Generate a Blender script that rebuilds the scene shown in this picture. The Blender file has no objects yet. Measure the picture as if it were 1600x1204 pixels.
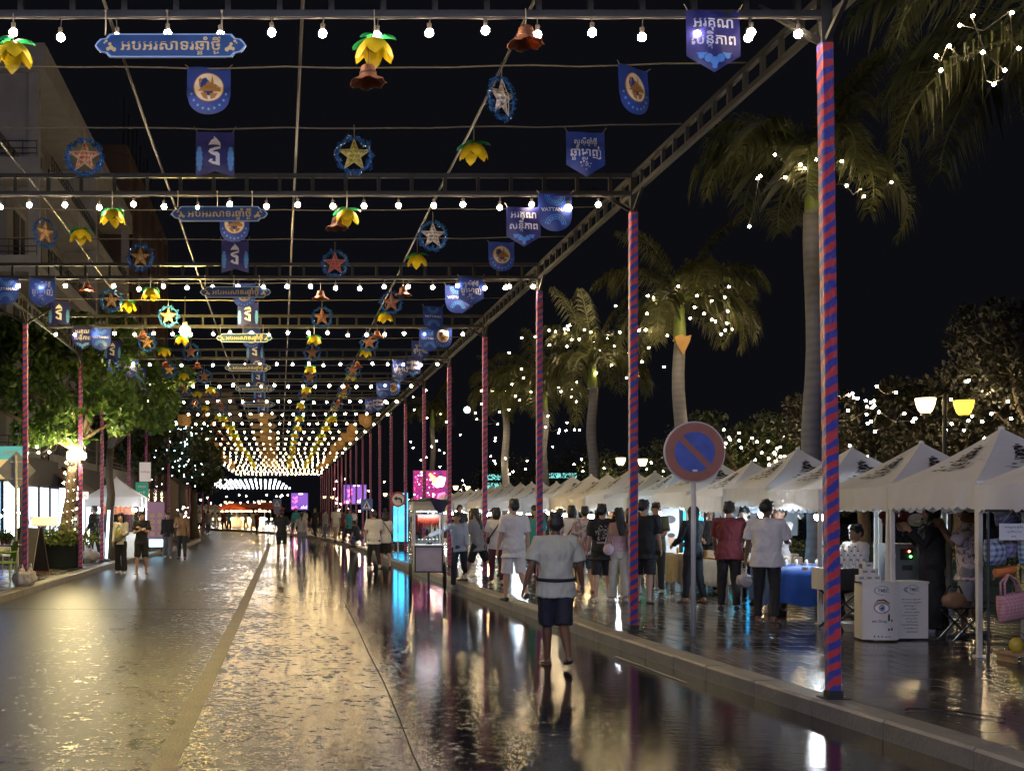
import bpy, bmesh, math, random
from mathutils import Vector, Matrix, Euler, noise
S = bpy.context.scene
COL = S.collection
R = math.radians
random.seed(7)

# ------------------------------------------------------------------ camera, world, exposure
EYE = 1.71
F, VX, VY = 1900.0, 437.0, 796.0          # focal length and vanishing point in photograph pixels (1600 wide)
cd = bpy.data.cameras.new('camera')
cd.sensor_width = 36.0
cd.lens = 36.0 * F / 1600.0
cd.shift_x = (800 - VX) / 1600.0
cd.shift_y = (VY - 602) / 1600.0
cd.clip_start = 0.1
cd.clip_end = 3000
cam = bpy.data.objects.new('camera', cd)
COL.objects.link(cam)
cam.location = (0, 0, EYE)
cam.rotation_euler = (R(90), 0, 0)
S.camera = cam
w = bpy.data.worlds.new('World')
S.world = w
w.use_nodes = True
wn = w.node_tree
bgn = wn.nodes['Background']
bgn.inputs[0].default_value = (0.40, 0.42, 0.60, 1)
bgn.inputs[1].default_value = 0.006
S.view_settings.view_transform = 'Standard'
S.view_settings.look = 'None'
S.view_settings.exposure = 0.58
S.view_settings.gamma = 1.0
cy = S.cycles
cy.max_bounces = 6
cy.diffuse_bounces = 2
cy.glossy_bounces = 3
cy.transmission_bounces = 4
cy.transparent_max_bounces = 8
cy.sample_clamp_indirect = 3.0
cy.sample_clamp_direct = 0.0
cy.caustics_reflective = False
cy.caustics_refractive = False
cy.use_denoising = True
cy.use_light_tree = True
cy.light_sampling_threshold = 0.003
WARM = (1.0, 0.77, 0.54)
COOL = (0.72, 0.86, 1.0)
BULB = 165.0

def P(px, py, Y):
    return Vector(((px - VX) * Y / F, Y, EYE + (VY - py) * Y / F))
def PX(px, Y):
    return (px - VX) * Y / F
def PH(py, Y):
    return EYE + (VY - py) * Y / F
ORD = ('first second third fourth fifth sixth seventh eighth ninth tenth eleventh twelfth thirteenth fourteenth fifteenth sixteenth '
       'seventeenth eighteenth nineteenth twentieth').split()
def nth(i):
    if i < 20: return ORD[i]
    t = i + 1
    tens = {2: 'twenty', 3: 'thirty', 4: 'forty', 5: 'fifty'}[t // 10]
    return {2: 'twentieth', 3: 'thirtieth', 4: 'fortieth', 5: 'fiftieth'}[t // 10] if t % 10 == 0 else tens + '-' + ORD[t % 10 - 1]

# ------------------------------------------------------------------ materials
MATS = {}
def _nt(name):
    m = bpy.data.materials.new(name)
    m.use_nodes = True
    return m, m.node_tree, m.node_tree.nodes['Principled BSDF']
def mat(name, col, rough=0.6, metal=0.0, var=0.18, scale=6.0, bump=0.0, bscale=40.0, spec=0.5, coat=0.0, trans=0.0, sheen=0.0):
    if name in MATS: return MATS[name]
    m, nt, b = _nt(name)
    N, L = nt.nodes, nt.links
    tc = N.new('ShaderNodeTexCoord')
    nz = N.new('ShaderNodeTexNoise'); nz.inputs['Scale'].default_value = scale; nz.inputs['Detail'].default_value = 6
    L.new(tc.outputs['Object'], nz.inputs['Vector'])
    mx = N.new('ShaderNodeMix'); mx.data_type = 'RGBA'
    c = Vector(col[:3])
    mx.inputs[6].default_value = (*(c * (1 - var)), 1)
    mx.inputs[7].default_value = (*[min(1, x * (1 + var)) for x in c], 1)
    L.new(nz.outputs['Fac'], mx.inputs[0])
    L.new(mx.outputs[2], b.inputs['Base Color'])
    b.inputs['Roughness'].default_value = rough
    b.inputs['Metallic'].default_value = metal
    b.inputs['Specular IOR Level'].default_value = spec
    b.inputs['Coat Weight'].default_value = coat
    if bump:
        n2 = N.new('ShaderNodeTexNoise'); n2.inputs['Scale'].default_value = bscale; n2.inputs['Detail'].default_value = 4
        L.new(tc.outputs['Object'], n2.inputs['Vector'])
        bp = N.new('ShaderNodeBump'); bp.inputs['Strength'].default_value = bump; bp.inputs['Distance'].default_value = 0.02
        L.new(n2.outputs['Fac'], bp.inputs['Height']); L.new(bp.outputs['Normal'], b.inputs['Normal'])
    if trans:
        tr = N.new('ShaderNodeBsdfTranslucent'); L.new(mx.outputs[2], tr.inputs['Color'])
        ms = N.new('ShaderNodeMixShader'); ms.inputs[0].default_value = trans
        out = N['Material Output']
        L.new(b.outputs[0], ms.inputs[1]); L.new(tr.outputs[0], ms.inputs[2]); L.new(ms.outputs[0], out.inputs['Surface'])
    MATS[name] = m
    return m
def emis(name, col, strength, base=None):
    if name in MATS: return MATS[name]
    m, nt, b = _nt(name)
    b.inputs['Base Color'].default_value = (*(base or col), 1)
    b.inputs['Emission Color'].default_value = (*col, 1)
    b.inputs['Emission Strength'].default_value = strength
    MATS[name] = m
    return m
def leafmat(name, a, bcol, trans=0.35):
    if name in MATS: return MATS[name]
    m, nt, b = _nt(name)
    N, L = nt.nodes, nt.links
    g = N.new('ShaderNodeNewGeometry')
    mx = N.new('ShaderNodeMix'); mx.data_type = 'RGBA'
    mx.inputs[6].default_value = (*a, 1); mx.inputs[7].default_value = (*bcol, 1)
    L.new(g.outputs['Random Per Island'], mx.inputs[0])
    L.new(mx.outputs[2], b.inputs['Base Color'])
    b.inputs['Roughness'].default_value = 0.45
    tr = N.new('ShaderNodeBsdfTranslucent'); L.new(mx.outputs[2], tr.inputs['Color'])
    ms = N.new('ShaderNodeMixShader'); ms.inputs[0].default_value = trans
    L.new(b.outputs[0], ms.inputs[1]); L.new(tr.outputs[0], ms.inputs[2]); L.new(ms.outputs[0], N['Material Output'].inputs['Surface'])
    MATS[name] = m
    return m
def M_(nt, op, a, b=None, c=None):
    n = nt.nodes.new('ShaderNodeMath'); n.operation = op
    for i, x in enumerate((a, b, c)):
        if x is None: continue
        if isinstance(x, (int, float)): n.inputs[i].default_value = x
        else: nt.links.new(x, n.inputs[i])
    return n.outputs[0]

def road_material():
    m, nt, b = _nt('wet_asphalt')
    N, L = nt.nodes, nt.links
    geo = N.new('ShaderNodeNewGeometry')
    sep = N.new('ShaderNodeSeparateXYZ'); L.new(geo.outputs['Position'], sep.inputs[0])
    def nz(scale, det=5, rough=0.55, sx=1, sy=1):
        mp = N.new('ShaderNodeMapping'); mp.inputs['Scale'].default_value = (sx, sy, 1)
        L.new(geo.outputs['Position'], mp.inputs[0])
        n = N.new('ShaderNodeTexNoise'); n.inputs['Scale'].default_value = scale; n.inputs['Detail'].default_value = det; n.inputs['Roughness'].default_value = rough
        L.new(mp.outputs[0], n.inputs['Vector']); return n.outputs['Fac']
    big = nz(0.42, 5, 0.6, 1.0, 0.35)
    mid = nz(2.2, 6, 0.65, 1.0, 0.45)
    agg = nz(9, 10, 0.74, 1.0, 0.8)
    grain = nz(110, 3, 0.65)
    # water gathers towards the right-hand kerb; the coarse stone stands proud of the water film
    wet = M_(nt, 'ADD', M_(nt, 'MULTIPLY', sep.outputs['X'], 0.10), M_(nt, 'ADD', M_(nt, 'MULTIPLY', big, 0.55), M_(nt, 'MULTIPLY', mid, 0.55)))
    mr = N.new('ShaderNodeMapRange'); mr.interpolation_type = 'SMOOTHSTEP'
    mr.inputs['From Min'].default_value = 0.12; mr.inputs['From Max'].default_value = 0.95
    L.new(wet, mr.inputs['Value'])
    pud = mr.outputs[0]
    fl = N.new('ShaderNodeMapRange'); fl.interpolation_type = 'SMOOTHSTEP'
    fl.inputs['From Min'].default_value = 0.62; fl.inputs['From Max'].default_value = 0.70
    L.new(M_(nt, 'ADD', agg, M_(nt, 'MULTIPLY', pud, 0.34)), fl.inputs['Value'])
    film = fl.outputs[0]; dry = M_(nt, 'SUBTRACT', 1.0, film)
    col = N.new('ShaderNodeMix'); col.data_type = 'RGBA'
    col.inputs[6].default_value = (0.050, 0.045, 0.040, 1); col.inputs[7].default_value = (0.016, 0.015, 0.016, 1)
    L.new(M_(nt, 'ADD', M_(nt, 'MULTIPLY', film, 0.6), M_(nt, 'MULTIPLY', grain, 0.4)), col.inputs[0])
    L.new(col.outputs[2], b.inputs['Base Color'])
    rg = N.new('ShaderNodeMapRange'); rg.inputs['To Min'].default_value = 0.29; rg.inputs['To Max'].default_value = 0.10
    L.new(film, rg.inputs['Value'])
    L.new(M_(nt, 'SUBTRACT', rg.outputs[0], M_(nt, 'MULTIPLY', M_(nt, 'MULTIPLY', pud, film), 0.060)), b.inputs['Roughness'])
    L.new(M_(nt, 'ADD', 0.07, M_(nt, 'MULTIPLY', film, 0.20)), b.inputs['Specular IOR Level'])
    b.inputs['IOR'].default_value = 1.33
    def ht(f, a): return M_(nt, 'MULTIPLY', M_(nt, 'SUBTRACT', f, 0.5), a)
    h = M_(nt, 'ADD', M_(nt, 'MULTIPLY', M_(nt, 'ADD', ht(grain, 0.0016), ht(agg, 0.0074)), M_(nt, 'ADD', dry, 0.09)), ht(nz(6, 4, 0.6, 1, 1.6), 0.0016))
    bp = N.new('ShaderNodeBump'); bp.inputs['Strength'].default_value = 1.0; bp.inputs['Distance'].default_value = 1.0
    L.new(h, bp.inputs['Height']); L.new(bp.outputs['Normal'], b.inputs['Normal'])
    return m
def paving_material(name, tile=0.45, base=(0.075, 0.066, 0.060), rough=(0.24, 0.06)):
    m, nt, b = _nt(name)
    N, L = nt.nodes, nt.links
    geo = N.new('ShaderNodeNewGeometry')
    br = N.new('ShaderNodeTexBrick'); br.inputs['Scale'].default_value = 1.0
    br.offset = 0.5
    br.inputs['Brick Width'].default_value = tile; br.inputs['Row Height'].default_value = tile
    br.inputs['Mortar Size'].default_value = 0.011; br.inputs['Mortar Smooth'].default_value = 0.3
    c = Vector(base)
    br.inputs['Color1'].default_value = (*(c * 0.75), 1); br.inputs['Color2'].default_value = (*(c * 1.25), 1); br.inputs['Mortar'].default_value = (*(c * 0.35), 1)
    L.new(geo.outputs['Position'], br.inputs['Vector'])
    n1 = N.new('ShaderNodeTexNoise'); n1.inputs['Scale'].default_value = 0.9; n1.inputs['Detail'].default_value = 6
    L.new(geo.outputs['Position'], n1.inputs['Vector'])
    n2 = N.new('ShaderNodeTexNoise'); n2.inputs['Scale'].default_value = 60; n2.inputs['Detail'].default_value = 3
    L.new(geo.outputs['Position'], n2.inputs['Vector'])
    mx = N.new('ShaderNodeMix'); mx.data_type = 'RGBA'; mx.blend_type = 'MULTIPLY'; mx.inputs[0].default_value = 0.5
    L.new(br.outputs['Color'], mx.inputs[6]); L.new(n1.outputs['Color'], mx.inputs[7])
    L.new(mx.outputs[2], b.inputs['Base Color'])
    mr = N.new('ShaderNodeMapRange'); mr.inputs['From Min'].default_value = 0.35; mr.inputs['From Max'].default_value = 0.65
    mr.inputs['To Min'].default_value = rough[0]; mr.inputs['To Max'].default_value = rough[1]
    L.new(n1.outputs['Fac'], mr.inputs['Value'])
    L.new(M_(nt, 'ADD', mr.outputs[0], M_(nt, 'MULTIPLY', br.outputs['Fac'], 0.25)), b.inputs['Roughness'])
    h = M_(nt, 'ADD', M_(nt, 'MULTIPLY', br.outputs['Fac'], -0.004), M_(nt, 'ADD', M_(nt, 'MULTIPLY', n2.outputs['Fac'], 0.0008), M_(nt, 'MULTIPLY', n1.outputs['Fac'], 0.004)))
    bp = N.new('ShaderNodeBump'); bp.inputs['Strength'].default_value = 1.0; bp.inputs['Distance'].default_value = 1.0
    L.new(h, bp.inputs['Height']); L.new(bp.outputs['Normal'], b.inputs['Normal'])
    return m
def wrap_material():
    # red and blue satin ribbon wound round the poles; UV.x is the way round, UV.y the height in metres
    m, nt, b = _nt('wound_ribbon')
    N, L = nt.nodes, nt.links
    uv = N.new('ShaderNodeUVMap'); sep = N.new('ShaderNodeSeparateXYZ'); L.new(uv.outputs[0], sep.inputs[0])
    geo = N.new('ShaderNodeNewGeometry')
    n = N.new('ShaderNodeTexNoise'); n.inputs['Scale'].default_value = 4; n.inputs['Detail'].default_value = 5
    L.new(geo.outputs['Position'], n.inputs['Vector'])
    oi = N.new('ShaderNodeObjectInfo')
    t = M_(nt, 'SUBTRACT', sep.outputs['Y'], M_(nt, 'MULTIPLY', sep.outputs['X'], 0.55))
    t = M_(nt, 'ADD', t, M_(nt, 'MULTIPLY', M_(nt, 'SUBTRACT', n.outputs['Fac'], 0.5), 0.16))
    t = M_(nt, 'ADD', t, oi.outputs['Random'])
    fr = M_(nt, 'FRACT', M_(nt, 'DIVIDE', t, 0.128))
    st = N.new('ShaderNodeMapRange'); st.interpolation_type = 'SMOOTHSTEP'
    st.inputs['From Min'].default_value = 0.46; st.inputs['From Max'].default_value = 0.54
    L.new(fr, st.inputs['Value'])
    mx = N.new('ShaderNodeMix'); mx.data_type = 'RGBA'
    mx.inputs[6].default_value = (0.50, 0.045, 0.05, 1); mx.inputs[7].default_value = (0.045, 0.05, 0.26, 1)
    L.new(st.outputs[0], mx.inputs[0]); L.new(mx.outputs[2], b.inputs['Base Color'])
    b.inputs['Roughness'].default_value = 0.38; b.inputs['Sheen Weight'].default_value = 0.2
    wv = N.new('ShaderNodeTexNoise'); wv.inputs['Scale'].default_value = 28; wv.inputs['Detail'].default_value = 3
    L.new(geo.outputs['Position'], wv.inputs['Vector'])
    bp = N.new('ShaderNodeBump'); bp.inputs['Strength'].default_value = 0.9; bp.inputs['Distance'].default_value = 0.012
    L.new(M_(nt, 'ADD', wv.outputs['Fac'], M_(nt, 'MULTIPLY', fr, 0.6)), bp.inputs['Height']); L.new(bp.outputs['Normal'], b.inputs['Normal'])
    return m
def plaid(name, a, bcol, scale=30.0, rot=0.0):
    if name in MATS: return MATS[name]
    m, nt, b = _nt(name)
    N, L = nt.nodes, nt.links
    tc = N.new('ShaderNodeTexCoord'); sep = N.new('ShaderNodeSeparateXYZ'); L.new(tc.outputs['Object'], sep.inputs[0])
    s1 = M_(nt, 'GREATER_THAN', M_(nt, 'SINE', M_(nt, 'MULTIPLY', M_(nt, 'ADD', sep.outputs['X'], sep.outputs['Y']), scale * 3)), 0.1)
    s2 = M_(nt, 'GREATER_THAN', M_(nt, 'SINE', M_(nt, 'MULTIPLY', sep.outputs['Z'], scale * 3)), 0.1)
    mx = N.new('ShaderNodeMix'); mx.data_type = 'RGBA'
    mx.inputs[6].default_value = (*a, 1); mx.inputs[7].default_value = (*bcol, 1)
    L.new(M_(nt, 'MULTIPLY', M_(nt, 'ADD', s1, s2), 0.5), mx.inputs[0]); L.new(mx.outputs[2], b.inputs['Base Color'])
    b.inputs['Roughness'].default_value = 0.7
    MATS[name] = m
    return m
def screen_material(name, cols, strength, scale=4.0):
    if name in MATS: return MATS[name]
    m, nt, b = _nt(name)
    N, L = nt.nodes, nt.links
    tc = N.new('ShaderNodeTexCoord')
    v = N.new('ShaderNodeTexNoise'); v.inputs['Scale'].default_value = scale; v.inputs['Detail'].default_value = 3
    L.new(tc.outputs['Object'], v.inputs['Vector'])
    cr = N.new('ShaderNodeValToRGB')
    e = cr.color_ramp.elements
    e[0].position = 0.3; e[0].color = (*cols[0], 1); e[1].position = 0.72; e[1].color = (*cols[-1], 1)
    for i, c in enumerate(cols[1:-1]):
        k = e.new(0.3 + 0.42 * (i + 1) / (len(cols) - 1)); k.color = (*c, 1)
    L.new(v.outputs['Fac'], cr.inputs[0])
    L.new(cr.outputs[0], b.inputs['Emission Color']); b.inputs['Emission Strength'].default_value = strength
    b.inputs['Base Color'].default_value = (0.02, 0.02, 0.02, 1)
    MATS[name] = m
    return m

STEEL = mat('dark_galvanised_steel', (0.032, 0.032, 0.028), 0.45, 0.2, 0.3, 9, 0.15, 60)
BLACK = mat('black_plastic', (0.015, 0.015, 0.016), 0.5)
CORD = mat('pale_cord', (0.20, 0.18, 0.15), 0.8)
WIREM = mat('grey_wire', (0.22, 0.21, 0.19), 0.6)
WRAP = wrap_material()
BULBM = emis('glowing_bulb', WARM, BULB)
BULBM2 = emis('glowing_bulb_mid', (1.0, 0.74, 0.42), BULB * 0.50)
BULBM3 = emis('glowing_bulb_far', (1.0, 0.72, 0.38), BULB * 0.22)
BULBC = emis('glowing_cool_bulb', (0.80, 0.88, 1.0), 60)
FILL_BULB = emis('added_blue_white_fill_bulb', (0.58, 0.64, 1.0), 1900)  # added unseen bulbs behind the camera, throwing cool light on surfaces facing it
SOCKET = mat('bulb_socket', (0.05, 0.045, 0.04), 0.5)
WHITE = mat('white_paint', (0.75, 0.75, 0.73), 0.45)

# ------------------------------------------------------------------ mesh helpers
class MB:
    def __init__(s): s.v, s.f, s.m, s.uv = [], [], [], []
    def add(s, vs, fs, mi=0, M=None):
        o = len(s.v)
        s.v += [tuple(M @ Vector(p)) if M is not None else tuple(p) for p in vs]
        s.f += [tuple(i + o for i in f) for f in fs]
        s.m += [mi] * len(fs)
        return s
    def box(s, c, d, mi=0, rot=None, taper=1.0):
        x, y, z = d[0] / 2, d[1] / 2, d[2] / 2
        vs = [(a * x * (taper if k > 0 else 1), b * y * (taper if k > 0 else 1), k * z) for k in (-1, 1) for a, b in ((-1, -1), (1, -1), (1, 1), (-1, 1))]
        M = Matrix.Translation(Vector(c))
        if rot is not None: M = M @ Euler(rot).to_matrix().to_4x4()
        return s.add(vs, [(3, 2, 1, 0), (4, 5, 6, 7), (0, 1, 5, 4), (1, 2, 6, 5), (2, 3, 7, 6), (3, 0, 4, 7)], mi, M)
    def bar(s, a, b, wd, ht=None, mi=0):
        a, b = Vector(a), Vector(b); d = b - a; L = d.length
        if L < 1e-6: return s
        q = d.to_track_quat('Y', 'Z').to_matrix().to_4x4()
        M = Matrix.Translation((a + b) / 2) @ q
        ht = ht or wd
        x, y, z = wd / 2, L / 2, ht / 2
        vs = [(i * x, j * y, k * z) for k in (-1, 1) for i, j in ((-1, -1), (1, -1), (1, 1), (-1, 1))]
        return s.add(vs, [(3, 2, 1, 0), (4, 5, 6, 7), (0, 1, 5, 4), (1, 2, 6, 5), (2, 3, 7, 6), (3, 0, 4, 7)], mi, M)
    def tube(s, pts, rad, n=8, mi=0, cap=True, flat=1.0, up=None):
        # flat squeezes the section along the frame's second axis
        pts = [Vector(p) for p in pts]
        if isinstance(rad, (int, float)): rad = [rad] * len(pts)
        rings = []; ref = Vector(up) if up else None
        for i, p in enumerate(pts):
            t = (pts[min(i + 1, len(pts) - 1)] - pts[max(i - 1, 0)])
            t = t.normalized() if t.length > 1e-9 else Vector((0, 0, 1))
            if ref is None: ref = Vector((1, 0, 0)) if abs(t.x) < 0.8 else Vector((0, 1, 0))
            a = (ref - t * ref.dot(t))
            if a.length < 1e-5: a = t.orthogonal()
            a.normalize(); b = t.cross(a); ref = a
            r = rad[i]; ra, rb = (r if isinstance(r, tuple) else (r, r * flat))
            rings.append([p + a * (ra * math.cos(2 * math.pi * j / n)) + b * (rb * math.sin(2 * math.pi * j / n)) for j in range(n)])
        vs = [p for r in rings for p in r]; fs = []
        for i in range(len(rings) - 1):
            for j in range(n):
                k = (j + 1) % n
                fs.append((i * n + j, i * n + k, (i + 1) * n + k, (i + 1) * n + j))
        if cap:
            fs.append(tuple(range(n - 1, -1, -1))); o = (len(rings) - 1) * n; fs.append(tuple(o + j for j in range(n)))
        return s.add(vs, fs, mi)
    def lathe(s, prof, n=16, c=(0, 0, 0), mi=0, M=None, cap=True):
        vs, fs = [], []
        for r, z in prof:
            vs += [(r * math.cos(2 * math.pi * j / n), r * math.sin(2 * math.pi * j / n), z) for j in range(n)]
        for i in range(len(prof) - 1):
            for j in range(n):
                k = (j + 1) % n
                fs.append((i * n + j, i * n + k, (i + 1) * n + k, (i + 1) * n + j))
        if cap:
            fs.append(tuple(range(n - 1, -1, -1))); o = (len(prof) - 1) * n; fs.append(tuple(o + j for j in range(n)))
        T = Matrix.Translation(Vector(c))
        return s.add(vs, fs, mi, T @ M if M is not None else T)
    def ell(s, c, r, n=12, k=8, mi=0, rot=None):
        r = (r, r, r) if isinstance(r, (int, float)) else r
        vs, fs = [(0, 0, -r[2])], []
        for i in range(1, k):
            a = -math.pi / 2 + math.pi * i / k
            vs += [(r[0] * math.cos(a) * math.cos(2 * math.pi * j / n), r[1] * math.cos(a) * math.sin(2 * math.pi * j / n), r[2] * math.sin(a)) for j in range(n)]
        vs.append((0, 0, r[2])); t = len(vs) - 1
        for j in range(n):
            q = (j + 1) % n
            fs.append((0, 1 + q, 1 + j)); fs.append((t, 1 + (k - 2) * n + j, 1 + (k - 2) * n + q))
            for i in range(k - 2):
                fs.append((1 + i * n + j, 1 + i * n + q, 1 + (i + 1) * n + q, 1 + (i + 1) * n + j))
        M = Matrix.Translation(Vector(c))
        if rot is not None: M = M @ Euler(rot).to_matrix().to_4x4()
        return s.add(vs, fs, mi, M)
    def prism(s, outline, y0, y1, mi=0):
        # outline in XZ (counter-clockwise seen from -Y), thickened from y0 (front) to y1
        n = len(outline)
        vs = [(x, y0, z) for x, z in outline] + [(x, y1, z) for x, z in outline]
        fs = [tuple(range(n)), tuple(range(2 * n - 1, n - 1, -1))] + [(i, n + i, n + (i + 1) % n, (i + 1) % n) for i in range(n)]
        return s.add(vs, fs, mi)
    def flat(s, outline, y=0.0, mi=0):
        return s.add([(x, y, z) for x, z in outline], [tuple(range(len(outline)))], mi)
    def mesh(s, name, mats, smooth=False):
        me = bpy.data.meshes.new(name)
        me.from_pydata(s.v, [], s.f)
        for m in (mats if isinstance(mats, (list, tuple)) else [mats]): me.materials.append(m)
        if len(me.materials) > 1: me.polygons.foreach_set('material_index', s.m)
        if smooth: me.polygons.foreach_set('use_smooth', [True] * len(me.polygons))
        me.update()
        return me
    def build(s, name, mats, parent=None, smooth=False, loc=None):
        return link(name, s.mesh(name, mats, smooth), parent, loc)
def link(name, me, parent=None, loc=None):
    o = bpy.data.objects.new(name, me); COL.objects.link(o)
    if parent is not None: o.parent = parent
    if loc is not None: o.location = loc
    return o
def tag(o, label, cat, group=None, kind=None):
    o['label'] = label; o['category'] = cat
    if group: o['group'] = group
    if kind: o['kind'] = kind
    return o
def thing(name, label, cat, loc=(0, 0, 0), rz=0.0, group=None):
    o = bpy.data.objects.new(name, None); COL.objects.link(o)
    o.location = loc; o.rotation_euler = (0, 0, rz); o.empty_display_size = 0.1
    return tag(o, label, cat, group)
def struct(name, o):
    o.name = name; o['kind'] = 'structure'; return o
def dup(root, loc=None, rz=None, label=None, group=None, scale=None, cat=None):
    r = root.copy(); COL.objects.link(r)
    if loc is not None: r.location = loc
    if rz is not None: r.rotation_euler = (0, 0, rz) if isinstance(rz, (int, float)) else rz
    if scale is not None: r.scale = scale if isinstance(scale, (tuple, list)) else (scale,) * 3
    if label: r['label'] = label
    if group: r['group'] = group
    if cat: r['category'] = cat
    for ch in root.children:
        c = ch.copy(); COL.objects.link(c); c.parent = r
        for g in ch.children:
            d = g.copy(); COL.objects.link(d); d.parent = c
    return r
# ---- lettering: glyph outlines of the built-in font turned into flat faces; Khmer subscripts are set below their base letter
_txt = {}
WORK = bpy.data.scenes.new('workbench')       # a scratch scene for shaping meshes, removed at the end
def work_dg():
    with bpy.context.temp_override(scene=WORK, view_layer=WORK.view_layers[0]):
        return bpy.context.evaluated_depsgraph_get()
def _font(s, bold):
    k = (s, bold)
    if k in _txt: return _txt[k]
    c = bpy.data.curves.new('lettering', 'FONT'); c.body = s; c.size = 1.0; c.resolution_u = 2; c.offset = bold
    o = bpy.data.objects.new('lettering', c); WORK.collection.objects.link(o)
    dg = work_dg()
    me = bpy.data.meshes.new_from_object(o.evaluated_get(dg))
    r = ([tuple(v.co) for v in me.vertices], [tuple(p.vertices) for p in me.polygons])
    bpy.data.objects.remove(o); bpy.data.curves.remove(c); bpy.data.meshes.remove(me)
    _txt[k] = r
    return r
def _adv(s):
    if not s: return 0.0
    a = _font(s + 'V', 0.0)[0]; b = _font('V', 0.0)[0]
    return max(p[0] for p in a) - max(p[0] for p in b)
def lettering(s, bold=0.012):
    base, subs, i = '', [], 0
    while i < len(s):
        if s[i] == '\u17d2': subs.append((base, s[i + 1])); i += 2
        else: base += s[i]; i += 1
    V, Fc = [list(x) for x in _font(base, bold)]
    V, Fc = list(V), list(Fc)
    for pre, ch in subs:
        v, f = _font(ch, bold)
        if not v: continue
        x0, x1 = min(p[0] for p in v), max(p[0] for p in v)
        core = pre
        xb = _adv(core)
        wd = xb - _adv(core[:-1])
        sc = 0.62; o = len(V); cx = xb - wd / 2
        V += [((p[0] - (x0 + x1) / 2) * sc + cx, p[1] * sc * 0.72 - 0.34, 0) for p in v]
        Fc += [tuple(k + o for k in q) for q in f]
    x0 = min(p[0] for p in V); x1 = max(p[0] for p in V); y0 = min(p[1] for p in V); y1 = max(p[1] for p in V)
    return [(p[0] - (x0 + x1) / 2, p[1] - (y0 + y1) / 2) for p in V], Fc, x1 - x0, y1 - y0
def put_text(mb, s, cx, cz, width, y=0.0, mi=0, bold=0.012, height=None, warp=None, rot=0.0):
    V, Fc, wd, ht = lettering(s, bold)
    k = width / wd
    kz = height / ht if height else k
    vs = []
    for x, z in V:
        x, z = x * k, z * kz
        if rot: x, z = x * math.cos(rot) - z * math.sin(rot), x * math.sin(rot) + z * math.cos(rot)
        x, z = x + cx, z + cz
        vs.append((x, y + (warp(x, z) if warp else 0.0), z))
    return mb.add(vs, Fc, mi)
def circle(cx, cz, r, n=24, rz=None, a0=0.0, a1=2 * math.pi):
    return [(cx + r * math.cos(a0 + (a1 - a0) * i / n), cz + (rz or r) * math.sin(a0 + (a1 - a0) * i / n)) for i in range(n)]
# ------------------------------------------------------------------ the setting: ground, road, pavements, kerbs
GH = 0.15                                   # pavement above the road
def sheet(name, pts, z, m, sub=None):
    mb = MB(); n = len(pts) // 2
    vs = [(x, y, z) for x, y in pts]
    mb.add(vs, [tuple(range(len(pts)))])
    o = mb.build(name, m); o['kind'] = 'structure'
    return o
gm = mat('dark_earth', (0.035, 0.033, 0.03), 0.85, 0, 0.3, 0.6)
sheet('ground', [(-400, -60), (400, -60), (400, 900), (-400, 900)], -0.03, gm)
ROAD = road_material()
KR = [(4.80, -40), (4.72, 0), (4.56, 8), (4.27, 12.2), (4.12, 15.7), (3.95, 20.7), (3.78, 27), (3.56, 33), (3.42, 42), (3.22, 55), (2.7, 66), (1.7, 76), (-2, 92), (-10, 112), (-30, 140)]
KL = [(-5.15, -40), (-5.1, 22), (-5.0, 29), (-4.97, 35), (-4.55, 46), (-4.2, 56), (-4.3, 66), (-6.5, 84), (-12, 100), (-34, 126)]
sheet('road', KR + list(reversed(KL)), 0.0, ROAD)
PAVE = paving_material('wet_paving')
PAVEL = paving_material('wet_paving_west', 0.4, (0.10, 0.09, 0.08), (0.36, 0.12))
def off(pl, d):
    out = []
    for i, (x, y) in enumerate(pl):
        a = Vector(pl[max(i - 1, 0)]); b = Vector(pl[min(i + 1, len(pl) - 1)]); t = (b - a).normalized()
        out.append((x + t.y * d, y - t.x * d))
    return out
KW = 0.26
kr2 = off(KR, KW); kl2 = off(KL, -KW)
sheet('pavement', kr2 + [(60, 160), (60, -40)], GH - 0.004, PAVE)
sheet('pavement', [(x, y) for x, y in kl2] + [(-60, 130), (-60, -40)], GH - 0.004, PAVEL)
KERB = mat('weathered_concrete_kerb', (0.20, 0.18, 0.145), 0.42, 0, 0.45, 3.5, 0.35, 30)
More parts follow.
